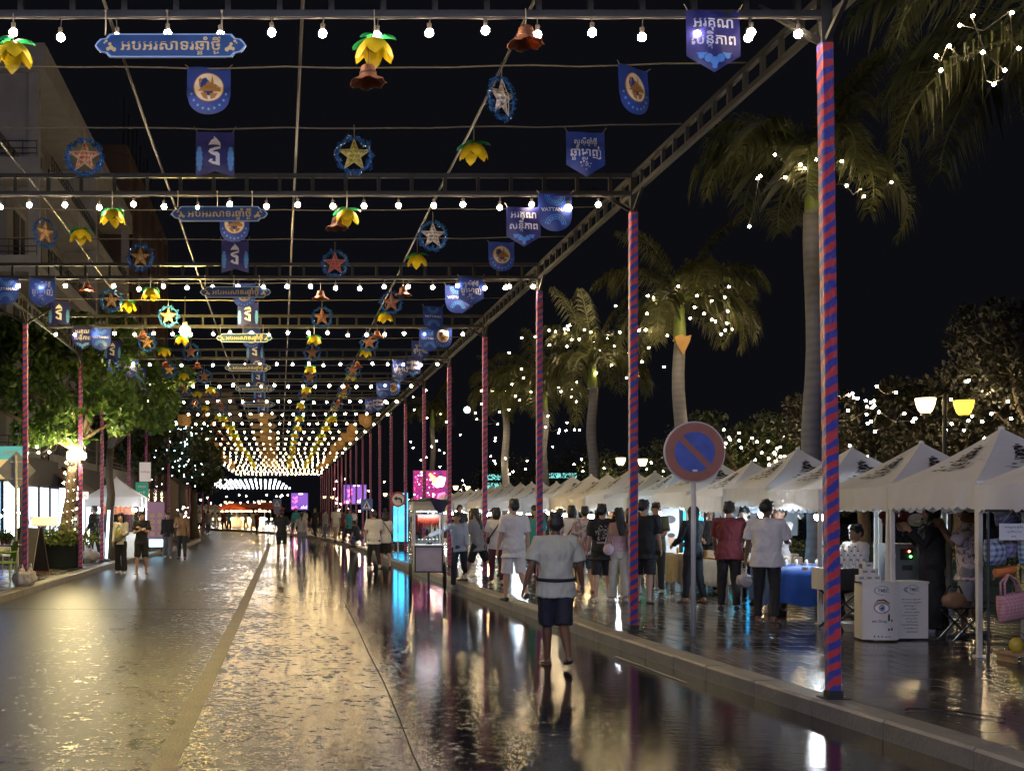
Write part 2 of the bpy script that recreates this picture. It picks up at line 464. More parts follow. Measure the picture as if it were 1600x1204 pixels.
def kerb(pl, inner, sgn):
    mb = MB()
    def dens(p):
        out = []
        for (x0, y0), (x1, y1) in zip(p, p[1:]):
            L = math.hypot(x1 - x0, y1 - y0); n = max(1, round(L / 1.0)) if -2 < y0 < 70 else 1
            out += [(x0 + (x1 - x0) * i / n, y0 + (y1 - y0) * i / n) for i in range(n)]
        return out + [p[-1]]
    A = dens(pl)
    B = off(A, KW * sgn)
    for i in range(len(A) - 1):
        a, b, c, d = Vector(A[i]), Vector(A[i + 1]), Vector(B[i + 1]), Vector(B[i])
        g = 0.008 / max(0.02, (b - a).length)
        a, b = a.lerp(b, g), b.lerp(a, g); d, c = d.lerp(c, g), c.lerp(d, g)
        ch = 0.022; zt = GH + random.uniform(-0.003, 0.004)
        a2, b2 = a.lerp(d, ch / KW), b.lerp(c, ch / KW)
        vs = [(*a, -0.02), (*b, -0.02), (*b, zt - ch), (*a, zt - ch), (*a2, zt), (*b2, zt), (*c, zt), (*d, zt), (*d, -0.02), (*c, -0.02)]
        mb.add(vs, [(0, 1, 2, 3), (3, 2, 5, 4), (4, 5, 6, 7), (7, 6, 9, 8), (0, 3, 4, 7, 8), (1, 9, 6, 5, 2)] if sgn > 0 else
               [(3, 2, 1, 0), (4, 5, 2, 3), (7, 6, 5, 4), (8, 9, 6, 7), (8, 7, 4, 3, 0), (2, 5, 6, 9, 1)])
    o = mb.build('kerb', KERB); o['kind'] = 'structure'
kerb(KR, kr2, 1); kerb(KL, kl2, -1)
# yellowish concrete strip and the seam lines in the carriageway
def strip(name, pts, wd, z, m):
    mb = MB()
    L = off(pts, -wd / 2); Rr = off(pts, wd / 2); n = len(pts)
    mb.add([(x, y, z) for x, y in L] + [(x, y, z) for x, y in Rr], [(i, n + i, n + i + 1, i + 1) for i in range(n - 1)])
    o = mb.build(name, m); o['kind'] = 'structure'
SM = mat('worn_yellow_road_paint', (0.085, 0.068, 0.036), 0.42, 0, 0.7, 3, 0.6, 40, 0.15)
strip('road_marking', [(-0.86, -10), (-0.80, 5), (-0.76, 9), (-0.66, 20), (-0.55, 40), (-0.5, 62)], 0.17, 0.004, SM)
CK = mat('tar_seam', (0.016, 0.015, 0.014), 0.5, 0, .2, 6, 0, 40, 0.1)
strip('road_seam', [(0.90, -5), (0.91, 6.5), (0.93, 8.5), (0.98, 10), (1.03, 12), (1.06, 14.5), (1.13, 18), (1.2, 23)], 0.013, 0.0042, CK)
strip('road_seam', [(-4.9, 21.0), (-2.5, 20.8), (-0.7, 20.9)], 0.09, 0.0042, CK)
strip('road_seam', [(-3.2, 19.6), (-1.2, 19.5)], 0.03, 0.0042, CK)
strip('gutter_line', [(3.92, 14.2), (4.02, 12.0)], 0.03, 0.0044, mat('pale_gutter_paint', (0.5, 0.48, 0.42), 0.4))
# low stone edging of the riverside park behind the stalls
md = emis('moonlight', (0.75, 0.95, 1.0), 6)
mb = MB(); mb.ell((0, 0, 0), 6.4, 16, 10)
mo = mb.build('moon', md, smooth=True); mo.location = P(730, 640, 2400); mo['kind'] = 'structure'

# ------------------------------------------------------------------ the overhead frame
Y0, DY = 10.1, 5.72
def beamY(k): return Y0 + DY * k
XL, XR = -5.29, 4.60
HB, HT = 5.82, 6.05
NB = 23
G_BEAM = 'ladder beams across the street'
RUNG = 0.43
def ladder(parent, a, b, parts):
    a, b = Vector(a), Vector(b); L = (b - a).length; n = int(L / RUNG); d = (b - a) / L
    up = Vector((0, 0, HT - HB))
    if parts:
        for q in (0, 1):
            mb = MB(); mb.bar(a + up * q, b + up * q, 0.055, 0.055); mb.build('chord', STEEL, parent)
        for i in range(n + 1):
            p = a + d * (i * RUNG + 0.1)
            mb = MB(); mb.box(p + up / 2, (0.045, 0.045, HT - HB - 0.057)); mb.build('rung', STEEL, parent)
    else:
        mb = MB()
        for q in (0, 1): mb.bar(a + up * q, b + up * q, 0.055, 0.055)
        for i in range(n + 1): mb.box(a + d * (i * RUNG + 0.1) + up / 2, (0.045, 0.045, HT - HB - 0.057))
        mb.build('ladder_frame', STEEL, parent)
for k in range(-2, NB):
    y = beamY(k)
    lab = ('steel ladder beam spanning the street, the %s one away from the viewer' % nth(k)) if k >= 0 else \
          ('steel ladder beam overhead behind the viewer, ' + ('just' if k == -1 else 'farther') + ' out of the picture')
    t = thing('ladder_beam', lab, 'beam', (0, y, HB), 0, G_BEAM)
    ladder(t, (XL + 0.03, 0, 0), (XR - 0.03, 0, 0), 0 <= k < 6)
for nm, x, side in (('side_truss', XR, 'right'), ('side_truss', XL, 'left')):
    t = thing(nm, 'long steel ladder truss joining the striped pole tops beside the ' + ('market tents' if side == 'right' else 'street trees'), 'truss', (x, 0, HB))
    ladder(t, (0, -4, 0), (0, beamY(NB - 1) + 1, 0), False)
for x, lab in ((-3.33, 'thin grey steel pipe running overhead nearest the apartment building'), (-1.52, 'thin grey steel pipe running overhead just left of the blue signboards'),
               (0.2, 'thin grey steel pipe running overhead straight down the middle of the street'), (2.2, 'thin grey steel pipe running overhead behind the hats on the market side')):
    mb = MB()
    zz = 0.0
    pts = [(0, -3 + 2.86 * i, 0.02 * math.sin(i * 1.9)) for i in range(47)]
    mb.tube(pts, 0.0155, 8)
    o = mb.build('steel_pipe', mat('worn_steel_pipe', (0.055, 0.052, 0.047), 0.45, 0.3, 0.9, 2), smooth=True); o.location = (x, 0, 6.10)
    tag(o, lab, 'pipe', 'pipes running along the street')

# poles: bare steel top, ribbon-wound shaft, corner braces
def pole_proto():
    t = thing('striped_pole', 'x', 'pole', (0, 0, 0), 0, 'poles wound with red and blue ribbon')
    h0, h1, wd = 0.06, 5.42, 0.104
    mb = MB()
    seg = 40; cs = [(-wd / 2, wd / 2), (-wd / 2, -wd / 2), (wd / 2, -wd / 2), (wd / 2, wd / 2)]
    mid = []
    for i in range(4):                     # slightly rounded corners: two points per corner
        a = Vector(cs[i]); p = Vector(cs[i - 1]); q = Vector(cs[(i + 1) % 4])
        mid += [a + (p - a).normalized() * 0.012, a + (q - a).normalized() * 0.012]
    n = len(mid)
    per = [0.0]
    for i in range(n): per.append(per[-1] + (mid[(i + 1) % n] - mid[i]).length)
    vs, fs = [], []
    for s_ in range(seg + 1):
        z = h0 + (h1 - h0) * s_ / seg
        k = 1 + 0.05 * math.sin(s_ * 2.7) * (0.6 + 0.4 * math.sin(s_ * 0.9))
        vs += [(p.x * k, p.y * k, z) for p in mid]
    for s_ in range(seg):
        for j in range(n):
            q = (j + 1) % n
            fs.append((s_ * n + j, s_ * n + q, (s_ + 1) * n + q, (s_ + 1) * n + j))
    mb.add(vs, fs)
    me = mb.mesh('ribbon_wrap', WRAP)
    uv = me.uv_layers.new(name='UVMap')
    li = 0
    for s_ in range(seg):
        za, zb = h0 + (h1 - h0) * s_ / seg, h0 + (h1 - h0) * (s_ + 1) / seg
        for j in range(n):
            for u, z in ((per[j], za), (per[j + 1], za), (per[j + 1], zb), (per[j], zb)):
                uv.data[li].uv = (u, z); li += 1
    link('ribbon_wrap', me, t)
    mb = MB(); mb.box((0, 0, 5.42 + 0.25), (0.09, 0.09, 0.50)); mb.build('shaft', STEEL, t)
    mb = MB(); mb.box((0, 0, 0.035), (0.115, 0.115, 0.062)); mb.box((0, 0, 0.002), (0.2, 0.2, 0.01)); mb.build('base_plate', STEEL, t)
    for a, b in (((0, 0.05, 5.45), (0, 0.55, 5.74)), ((0, -0.05, 5.45), (0, -0.55, 5.74))):
        mb = MB(); mb.bar(a, b, 0.04, 0.04); mb.build('brace', STEEL, t)
    return t
POLE = pole_proto()
def cross_brace(t, sgn):
    mb = MB(); mb.bar((sgn * 0.05, 0, 5.45), (sgn * 0.55, 0, 5.745), 0.04, 0.04); mb.build('brace', STEEL, t)
first = True
for k in range(-1, NB):
    y = beamY(k)
    lab = 'pole wound in red and blue ribbon on the market kerb, %s in its row' % nth(max(k, 0)) if k >= 0 else 'pole wound in red and blue ribbon behind the viewer on the market kerb'
    if first: t = POLE; t.location = (XR, y, GH); t['label'] = lab; first = False
    else: t = dup(POLE, (XR, y, GH), 0, lab)
    cross_brace(t, -1) if k < 8 else None
    if k == 0: t.rotation_euler = (0, R(-0.75), 0)
LP = [25.3, 32.3, 36.2, 42.6, 48.2, 54, 60, 66, 72, 78, 84]
for i, y in enumerate(LP):
    t = dup(POLE, (XL + (0.0 if y < 50 else 0.35), y, GH), 0, 'pole wound in red and blue ribbon on the shop side, %s in its row' % nth(i))
    cross_brace(t, 1) if i < 4 else None

# ropes between the beams
def rope(y, x0, x1, z, sag, r, lab, name='rope', group='ropes strung across the street'):
    mb = MB(); n = 24
    mb.tube([(x0 + (x1 - x0) * i / n, 0.02 * math.sin(i * 1.3), -sag * 4 * (i / n) * (1 - i / n) + 0.006 * math.sin(i * 2.1)) for i in range(n + 1)], r, 5)
    o = mb.build(name, CORD, smooth=True); o.location = (0, y, z)
    return tag(o, lab, 'rope', group)
HR = 6.10
for k in range(0, 7):
    for j in (1, 2):
        rope(beamY(k) + DY * j / 3, XL, XR, HR + 0.02, 0.05, 0.0085 if k < 2 else 0.008,
             'thin pale rope across the street, %s one past the %s ladder beam' % (('nearer', 'farther')[j - 1], nth(k)))

# bulb strings: one under every beam, plus added ones behind the viewer for light
def ico(r, sub=2):
    bm = bmesh.new(); bmesh.ops.create_icosphere(bm, subdivisions=sub, radius=r)
    me = bpy.data.meshes.new('bulb'); bm.to_mesh(me); bm.free()
    me.polygons.foreach_set('use_smooth', [True] * len(me.polygons))
    return me
BR = 0.034
bulb_me = {r: ico(r, 2) for r in (BR, .043, .055)}
for q, m_ in zip(bulb_me.values(), (BULBM, BULBM2, BULBM3)): q.materials.append(m_)
def bulb_r(k): return BR if k < 5 else (.043 if k < 10 else .055)  # farther bulbs are drawn larger, their glare put into the size
def lump(pts, r, m, name='bulb', sub=1):
    src = ico(r, sub); vs = [v.co.copy() for v in src.vertices]; fs = [tuple(p.vertices) for p in src.polygons]
    mb = MB()
    for p in pts: mb.add([v + Vector(p) for v in vs], fs)
    return mb.mesh(name, m, True)
def string_light(y, k, material, xs, label, parts, zc=5.64):
    t = thing('string_lights', label, 'string lights', (0, y, HB), 0, 'strings of bulbs under the ladder beams')
    mb = MB()
    mb.tube([(XL + 0.1 + (XR - XL - 0.2) * i / 40, -0.04, -0.045 + 0.006 * math.sin(i * 1.7 + k)) for i in range(41)], 0.008, 5)
    pts = []
    ph = random.uniform(-.2, .2) if k > 0 else 0.0
    xs = [x + ph + random.uniform(-.03, .03) for x in xs]
    xs = [x for x in xs if XL + .12 < x < XR - .12]
    for i, x in enumerate(xs):
        z = zc - HB + random.uniform(-0.03, 0.03); dx = random.uniform(-0.012, 0.012)
        p = (x + dx, -0.04 + random.uniform(-0.02, 0.02), z); pts.append(p)
        mb.tube([(x, -0.04, -0.045), (p[0], p[1], z + BR + 0.03)], 0.004, 4)
        mb.lathe([(0.017, BR - 0.006), (0.019, BR + 0.045), (0.008, BR + 0.05)], 8, p)
    mb.build('cord', SOCKET, t)
    if parts:
        for p in pts:
            o = link('bulb', bulb_me[bulb_r(k)], t, p)
            if material is not BULBM: o.material_slots[0].link = 'OBJECT'; o.material_slots[0].material = material
    else:
        link('bulbs', lump(pts, bulb_r(k), BULBM3 if k > 9 else material), t)['kind'] = 'stuff'
BX = [PX(22, Y0) + 0.4335 * i for i in range(-6, 15)] + [3.9, 4.3]
BX = [x for x in BX if XL + 0.2 < x < XR - 0.15]
for k in range(-3, NB):
    if k < 0:
        string_light(beamY(k), k, BULBM if k == -1 else FILL_BULB, BX, 'added unseen bulb string lighting the street from behind the viewer, %s one back' % nth(-k - 1), False)
    else:
        string_light(beamY(k), k, BULBM, BX, 'string of warm round bulbs under the %s ladder beam' % nth(k), k < 13)
# the separate whiter strings at the far bend
for j in range(5):
    y = 150 + j * 9
    t = thing('string_lights', 'distant string of white bulbs at the bend, %s nearest' % nth(j), 'string lights', (0, y, 0), 0, 'white bulb strings at the far bend')
    pts = [(-16 + j * 0.5 + 0.62 * i, 0, PH(750 + j * 3, y) + 0.05 * math.sin(i * 1.3 + j)) for i in range(26)]
    mb = MB(); mb.tube([(p[0], 0, p[2] + 0.1) for p in pts], 0.015, 4); mb.build('cord', SOCKET, t)
    link('bulb', lump(pts, 0.10, BULBC), t)
# ------------------------------------------------------------------ hanging decorations
BLUE = mat('royal_blue_cloth', (0.024, 0.055, 0.30), 0.42, 0, 0.45, 5, 0.15, 30, trans=0.22)
BLUE2 = mat('deep_blue_cloth', (0.028, 0.030, 0.17), 0.42, 0, 0.5, 6, 0.15, 30, trans=0.22)
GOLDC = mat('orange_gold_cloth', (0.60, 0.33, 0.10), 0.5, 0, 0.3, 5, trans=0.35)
WHT = mat('white_print', (0.80, 0.80, 0.82), 0.5)
PALEB = mat('pale_blue_print', (0.10, 0.32, 0.75), 0.5)
CREAM = mat('cream_print', (0.72, 0.63, 0.46), 0.5)
BROWN = mat('brown_print', (0.33, 0.17, 0.055), 0.5)
GOLD = mat('gold_print', (0.85, 0.62, 0.24), 0.45)
PLATE = mat('blue_sign_board', (0.012, 0.075, 0.24), 0.4)
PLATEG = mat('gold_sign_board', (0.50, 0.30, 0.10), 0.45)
EDGE = mat('pale_blue_edge', (0.45, 0.62, 0.85), 0.45)
LOTY = mat('yellow_petal', (0.85, 0.62, 0.02), 0.45, 0, 0.12, 8, trans=0.45)
LOTG = mat('green_leaf_foam', (0.02, 0.36, 0.12), 0.5, 0, 0.15, 8, trans=0.3)
HATM = mat('brown_basket_weave', (0.30, 0.11, 0.045), 0.55, 0, 0.3, 40, 0.3, 90, trans=0.2)
TINS = mat('blue_tinsel', (0.06, 0.24, 0.70), 0.25, 0.5, 0.6, 25)
TINSG = mat('gold_tinsel', (0.45, 0.28, 0.10), 0.3, 0.6, 0.5, 25)
WEAVE = {c: plaid('star_weave_' + c, a, b, 42) for c, a, b in (('red', (0.42, 0.09, 0.05), (0.70, 0.45, 0.25)), ('yellow', (0.32, 0.26, 0.04), (0.75, 0.66, 0.18)),
         ('orange', (0.55, 0.31, 0.12), (0.66, 0.42, 0.18)), ('rose', (0.42, 0.08, 0.07), (0.55, 0.16, 0.14)), ('white', (0.12, 0.10, 0.10), (0.72, 0.68, 0.60)), ('dusk', (0.24, 0.11, 0.08), (0.36, 0.18, 0.12)))}
STICK = {c: mat('star_stick_' + c, col, 0.6) for c, col in (('red', (0.72, 0.56, 0.34)), ('yellow', (0.72, 0.66, 0.22)), ('orange', (0.12, 0.07, 0.04)), ('rose', (0.62, 0.28, 0.24)), ('white', (0.5, 0.45, 0.40)), ('dusk', (0.30, 0.15, 0.10)))}

def warp(x, z): return 0.016 * math.sin(x * 13 + z * 4) + 0.02 * math.sin(z * 7 + 1)
def banner_cloth(parent, wd, bottom, m, nx=14, nz=10):
    mb = MB(); vs = []
    for i in range(nx + 1):
        x = -wd / 2 + wd * i / nx; zb = bottom(x)
        for j in range(nz + 1):
            z = zb * j / nz; vs.append((x, warp(x, z), z))
    fs = [(i * (nz + 1) + j, i * (nz + 1) + j + 1, (i + 1) * (nz + 1) + j + 1, (i + 1) * (nz + 1) + j) for i in range(nx) for j in range(nz)]
    mb.add(vs, fs)
    return mb.build('cloth', m, parent, True)
def motif(mb, pts, y, mi): mb.add([(x, y + warp(x, z), z) for x, z in pts], [tuple(range(len(pts)))], mi)
def ties(parent, wd, up=0.05):
    mb = MB()
    for s_ in (-1, 1): mb.tube([(s_ * (wd / 2 - 0.02), warp(s_ * wd / 2, 0), -0.004), (s_ * (wd / 2 + 0.02), 0, up)], 0.004, 4)
    mb.build('tie_cord', CORD, parent)
def U(wd, h): return lambda x: -h + (wd / 2) * 0.92 * (1 - math.sqrt(max(0, 1 - (2 * x / wd) ** 2)))
def V(wd, h, d): return lambda x: -(h - d * abs(2 * x / wd))
def medallion_proto():
    t = thing('medallion_banner', 'x', 'banner', (0, 0, -20)); wd, h = 0.43, 0.48
    banner_cloth(t, wd, U(wd, h), BLUE, 18); ties(t, wd, 0.02)
    mb = MB(); c = (0, -0.21)
    motif(mb, circle(*c, 0.150, 32), -0.006, 1); motif(mb, circle(*c, 0.141, 32), -0.009, 0)
    for poly in ([(-.05, -.20), (.0, -.17), (.03, -.20), (.115, -.21), (.12, -.25), (-.11, -.25)], [(.015, -.20), (.035, -.08), (.055, -.20)], [(-.03, -.18), (.0, -.14), (.03, -.18), (.03, -.22), (-.03, -.22)],
                 [(-.10, -.14), (-.085, -.115), (-.065, -.13), (-.07, -.165), (-.095, -.165)], [(-.087, -.16), (-.079, -.16), (-.079, -.21), (-.087, -.21)], [(-.08, -.27), (-.02, -.265), (-.005, -.34), (-.05, -.325)], [(.01, -.27), (.09, -.27), (.06, -.32), (.02, -.335)], [(.06, -.17), (.085, -.19), (.11, -.2), (.05, -.205)]):
        motif(mb, list(reversed(poly)), -0.012, 1)
    for r in (0.03, 0.055):
        pass
    for i in range(9):
        a = math.pi * (1.08 + 0.84 * i / 8); x, z = 0.175 * math.cos(a), -0.225 + 0.205 * math.sin(a)
        motif(mb, circle(x, z, 0.013, 8), -0.007, 2)
    mb.build('emblem', [CREAM, BROWN, PALEB], t)
    return t
def swallow_proto():
    t = thing('swallowtail_banner', 'x', 'banner', (0, 0, -20)); wd, h = 0.44, 0.52
    banner_cloth(t, wd, lambda x: -(h - 0.06 + 0.06 * abs(2 * x / wd)), BLUE2, 14); ties(t, wd, 0.06)
    mb = MB()
    g = [(-.075, -.155), (-.045, -.10), (-.01, -.075), (-.015, -.045), (.03, -.085), (.06, -.125), (.065, -.165), (.03, -.15), (-.02, -.15)]
    g2 = [(.065, -.165), (.06, -.195), (.0, -.215), (-.03, -.235), (.03, -.235), (.055, -.26), (.055, -.395), (-.03, -.375), (-.075, -.345), (-.05, -.315), (-.02, -.325), (-.035, -.345), (.01, -.350), (.01, -.285), (-.04, -.265), (-.075, -.235), (-.06, -.205), (.0, -.18)]
    for q in (g, g2): motif(mb, q, -0.006, 0)
    for s_ in (-1, 1):
        for zz, r in ((-.20, .025), (-.25, .035), (-.31, .04), (-.37, .035), (-.42, .025)):
            motif(mb, circle(s_ * 0.178, zz, r, 10, r * 1.25), -0.006, 1)
    mb.build('emblem', [WHT, PALEB], t)
    return t
def shield_proto(lines, m, foot):
    t = thing('shield_banner', 'x', 'banner', (0, 0, -20)); wd, h = 0.45, 0.52
    banner_cloth(t, wd, V(wd, h, 0.14), m, 14); ties(t, wd, 0.05)
    mb = MB()
    for s, z, ww in lines: put_text(mb, s, 0, z, ww, -0.006, 0, 0.014, warp=warp)
    mb.build('lettering', WHT, t)
    mb = MB()
    if foot:
        for x, z, r in ((0, -.43, .035), (-.05, -.405, .035), (.05, -.405, .035), (0, -.47, .022), (-.11, -.385, .025), (.11, -.385, .025)): motif(mb, circle(x, z, r, 12), -0.006, 0)
        for s_ in (-1, 1): motif(mb, [(s_ * .06, -.36), (s_ * .15, -.36), (s_ * .10, -.40)][::s_], -0.007, 0)
        mb.build('lotus_print', PALEB, t)
    else:
        for i in range(26):
            a = random.uniform(0, 6.3); r = random.uniform(0.0, 0.075)
            motif(mb, circle(r * math.cos(a) * 1.1, -.385 + r * 0.8 * math.sin(a), random.uniform(0.006, 0.013), 7), -0.006 - 0.0005 * i, i % 3)
        mb.build('printed_picture', [WHT, PALEB, mat('salmon_print', (0.6, 0.25, 0.2), 0.5)], t)
    return t
def bank_proto():
    t = thing('round_ended_banner', 'x', 'banner', (0, 0, -20)); wd, h = 0.44, 0.50
    banner_cloth(t, wd, U(wd, h), BLUE, 18); ties(t, wd, 0.04)
    mb = MB(); put_text(mb, 'VATTANAC', 0, -0.215, 0.37, -0.006, 0, 0.022, warp=warp)
    mb.build('lettering', WHT, t)
    mb = MB()
    def ring(cx, cz, r, th, a0, a1, n=22):
        p = circle(cx, cz, r, n, None, a0, a1) + circle(cx, cz, r - th, n, None, a0, a1)[::-1]
        for i in range(n - 1): motif(mb, [p[i], p[i + 1], p[2 * n - 2 - i], p[2 * n - 1 - i]][::-1], -0.006, 0)
    for cz, a0, a1 in ((-.02, math.pi, 2 * math.pi), (-.42, 0.0, math.pi)):
        mb = MB()
        for r in (.14, .115, .085): ring(0, cz, r, .010, a0, a1)
        for i in range(7):
            a = a0 + math.pi * (i + .5) / 7; motif(mb, circle(.10 * math.cos(a), cz + .10 * math.sin(a) , .012, 7), -0.0065, 0)
        mb.build('ring_print', PALEB, t)
    return t
def plate_outline(L, h):
    x1 = L / 2; hh = h / 2
    right = [(x1 - .17, -hh), (x1 - .12, -hh * .98), (x1 - .09, -hh * .62), (x1 - .045, -hh * .55), (x1 - .02, -hh * .3), (x1, 0), (x1 - .02, hh * .3), (x1 - .045, hh * .55), (x1 - .09, hh * .62), (x1 - .12, hh * .98), (x1 - .17, hh)]
    return right + [(-x, -z) for x, z in right]
def plate_proto(mt, me_, mx_):
    t = thing('hanging_signboard', 'x', 'signboard', (0, 0, -20))
    mb = MB(); mb.prism(plate_outline(1.25, 0.195), -0.012, 0.012); mb.build('board', me_, t)
    mb = MB(); mb.prism(plate_outline(1.22, 0.172), -0.016, -0.0125); mb.build('panel', mt, t)
    mb = MB(); put_text(mb, 'អបអរសាទរឆ្នាំថ្មី', 0, -0.004, 0.82, -0.019, 0, 0.016, height=0.150)
    mb.build('lettering', mx_, t)
    for s_ in (-1, 1):
        mb = MB()
        for x, z, r in ((.49, -.02, .02), (.465, -.035, .018), (.515, -.03, .016), (.50, .01, .014), (.53, .035, .012), (.545, .02, .008)): mb.flat(circle(s_ * x, z, r, 10), -0.019)
        mb.build('flower_print', mx_, t)
    mb = MB()
    for x in (-.54, -.03, .42): mb.tube([(x, -0.005, 0.085), (x + .004, 0, 0.20), (x, 0, 0.30)], 0.006, 5); mb.ell((x, 0, .29), .012, 6, 4)
    mb.build('hanging_cord', CORD, t)
    return t
def star_proto(c, tins=TINS):
    t = thing('star_lantern', 'x', 'lantern', (0, 0, -20))
    ro, ri = 0.188, 0.076
    pts = [((ro if i % 2 == 0 else ri) * math.sin(math.pi * i / 5), (ro if i % 2 == 0 else ri) * math.cos(math.pi * i / 5)) for i in range(10)]
    mb = MB()
    vs = [(x, 0, z) for x, z in pts] + [(0, -0.05, 0), (0, 0.05, 0)]
    mb.add(vs, [(10, (i + 1) % 10, i) for i in range(10)] + [(11, i, (i + 1) % 10) for i in range(10)])
    mb.build('star', WEAVE[c], t)
    mb = MB()
    o = [pts[2 * i] for i in range(5)]
    for i in range(5):
        a, b = o[i], o[(i + 2) % 5]
        mb.tube([(a[0], -0.004, a[1]), ((a[0] + b[0]) / 2 * 1.0, -0.046, (a[1] + b[1]) / 2 * 1.0), (b[0], -0.004, b[1])], 0.004, 4)
    for i in range(10):
        a, b = pts[i], pts[(i + 1) % 10]; mb.tube([(a[0], 0, a[1]), (b[0], 0, b[1])], 0.0035, 4)
    mb.build('stick_frame', STICK[c], t)
    mb = MB()
    rg = 0.205
    for i in range(420):
        a = random.uniform(0, 2 * math.pi); rr = rg + random.gauss(0, 0.014) - 0.02 * math.cos(5 * a) ** 2
        p = Vector((rr * math.sin(a), random.gauss(0, 0.014), rr * math.cos(a)))
        d = Vector((random.gauss(0, 1), random.gauss(0, 1), random.gauss(0, 1))).normalized(); u = d.orthogonal().normalized()
        l_, w_ = random.uniform(.016, .03), .0055
        mb.add([p - d * l_ - u * w_, p + d * l_ - u * w_, p + d * l_ + u * w_, p - d * l_ + u * w_], [(0, 1, 2, 3)])
    mb.tube([(rg * .95 * math.sin(a * math.pi / 12), 0, rg * .95 * math.cos(a * math.pi / 12)) for a in range(25)], 0.007, 5)
    mb.build('tinsel_ring', tins, t)
    mb = MB(); mb.tube([(0, 0, 0.17), (0.004, 0, 0.27), (0, 0, 0.35)], 0.005, 4); mb.build('hanging_cord', CORD, t)
    return t
def petal(mb, ang, L, wd, tilt, drop, mi=0, n=6, up=0.0):
    rows = []
    for i in range(n + 1):
        u = i / n; r = 0.03 + L * math.sin(u * tilt) / max(.5, tilt) * 1.25; z = up - drop * (u ** 1.7)
        hw = wd * math.sin(math.pi * min(.98, .12 + .86 * u)) ** .7 * (1 if u < .99 else .15)
        row = []
        for s_ in (-1, -.5, 0, .5, 1):
            a = ang + s_ * hw / max(.05, r) * 0.8
            rr = r * (1 + .05 * abs(s_)); row.append((rr * math.cos(a), rr * math.sin(a), z - .02 * s_ * s_))
        rows.append(row)
    vs = [p for r in rows for p in r]
    mb.add(vs, [(i * 5 + j, i * 5 + j + 1, (i + 1) * 5 + j + 1, (i + 1) * 5 + j) for i in range(n) for j in range(4)], mi)
def flower_proto():
    t = thing('flower_lantern', 'x', 'lantern', (0, 0, -20))
    for k in range(6):
        mb = MB(); petal(mb, k * math.pi / 3 + .3, .155, .105, 1.5, .165 + .03 * (k % 2)); mb.build('petal', LOTY, t, True)
    for k in range(4):
        mb = MB(); petal(mb, k * math.pi / 2 + .8, .19, .06, 1.45, .06, 0, 6, .018); mb.build('leaf', LOTG, t, True)
    mb = MB(); mb.ell((0, 0, -.07), (.05, .05, .05)); mb.build('flower_centre', mat('yellow_core', (0.7, .5, .04), .6), t, True)
    mb = MB(); mb.tube([(0, 0, .0), (.003, 0, .10), (0, 0, .235)], .005, 4); mb.build('hanging_cord', CORD, t)
    return t
def hat_proto():
    t = thing('basket_hat', 'x', 'ornament', (0, 0, -20))
    prof = [(.045, .085), (.058, .075), (.068, .01), (.08, -.01), (.11, -.035), (.145, -.055), (.15, -.06), (.14, -.062), (.10, -.045), (.07, -.022), (.055, .01), (.045, .065)]
    mb = MB(); n = 28
    vs = []
    for r, z in prof:
        for j in range(n):
            a = 2 * math.pi * j / n; q = max(0, (r - .075) / .075)
            rr = r * (1 + .06 * q * math.cos(7 * a)); vs.append((rr * math.cos(a), rr * math.sin(a), z + .012 * q * math.sin(7 * a)))
    fs = [(i * n + j, i * n + (j + 1) % n, (i + 1) * n + (j + 1) % n, (i + 1) * n + j) for i in range(len(prof) - 1) for j in range(n)]
    mb.add(vs, fs + [tuple(range(n - 1, -1, -1))]); mb.build('woven_hat', HATM, t, True)
    mb = MB(); mb.lathe([(.0695, .012), (.0715, .022), (.069, .03)], 24, cap=False); mb.build('hat_band', mat('dark_band', (.12, .05, .03), .6), t)
    mb = MB(); mb.tube([(0, 0, .08), (.003, 0, .16), (0, 0, .235)], .004, 4); mb.build('hanging_cord', CORD, t)
    return t
PROTO = {'A': medallion_proto(), 'B': swallow_proto(), 'E': bank_proto(),
         'C': shield_proto([('អរគុណ', -.12, .34), ('សន្តិភាព', -.255, .37)], BLUE2, True),
         'D': shield_proto([('សួស្តីឆ្នាំថ្មី', -.115, .27), ('ឆ្នាំម្សាញ់', -.245, .36)], BLUE, False),
         'P': plate_proto(PLATE, EDGE, GOLD), 'F': flower_proto(), 'H': hat_proto()}
for c in WEAVE: PROTO['S' + c] = star_proto(c)
USED = set()
DESC = {'A': ('blue banner with cream temple medallion', 'banners with a temple medallion'), 'B': ('blue swallowtail banner with white character', 'swallowtail banners'),
        'C': ('blue lotus banner with two Khmer words', 'pointed lotus banners'), 'D': ('blue banner with Khmer greeting over picture', 'pointed picture banners'),
        'E': ('blue round-ended banner with Latin capitals', 'banners with Latin lettering'), 'P': ('blue signboard with cream Khmer lettering', 'blue signboards hung under the beams'),
        'F': ('yellow petal flower lantern with green leaves', 'flower lanterns'), 'H': ('small brown woven hat ornament', 'woven hat ornaments')}
for c in WEAVE: DESC['S' + c] = ({'red': 'red striped', 'yellow': 'yellow woven', 'orange': 'plain orange', 'rose': 'rose red', 'white': 'pale chequered', 'dusk': 'dull brown'}[c] + ' star lantern in blue tinsel ring', 'star lanterns in tinsel rings')
LABELS = {}
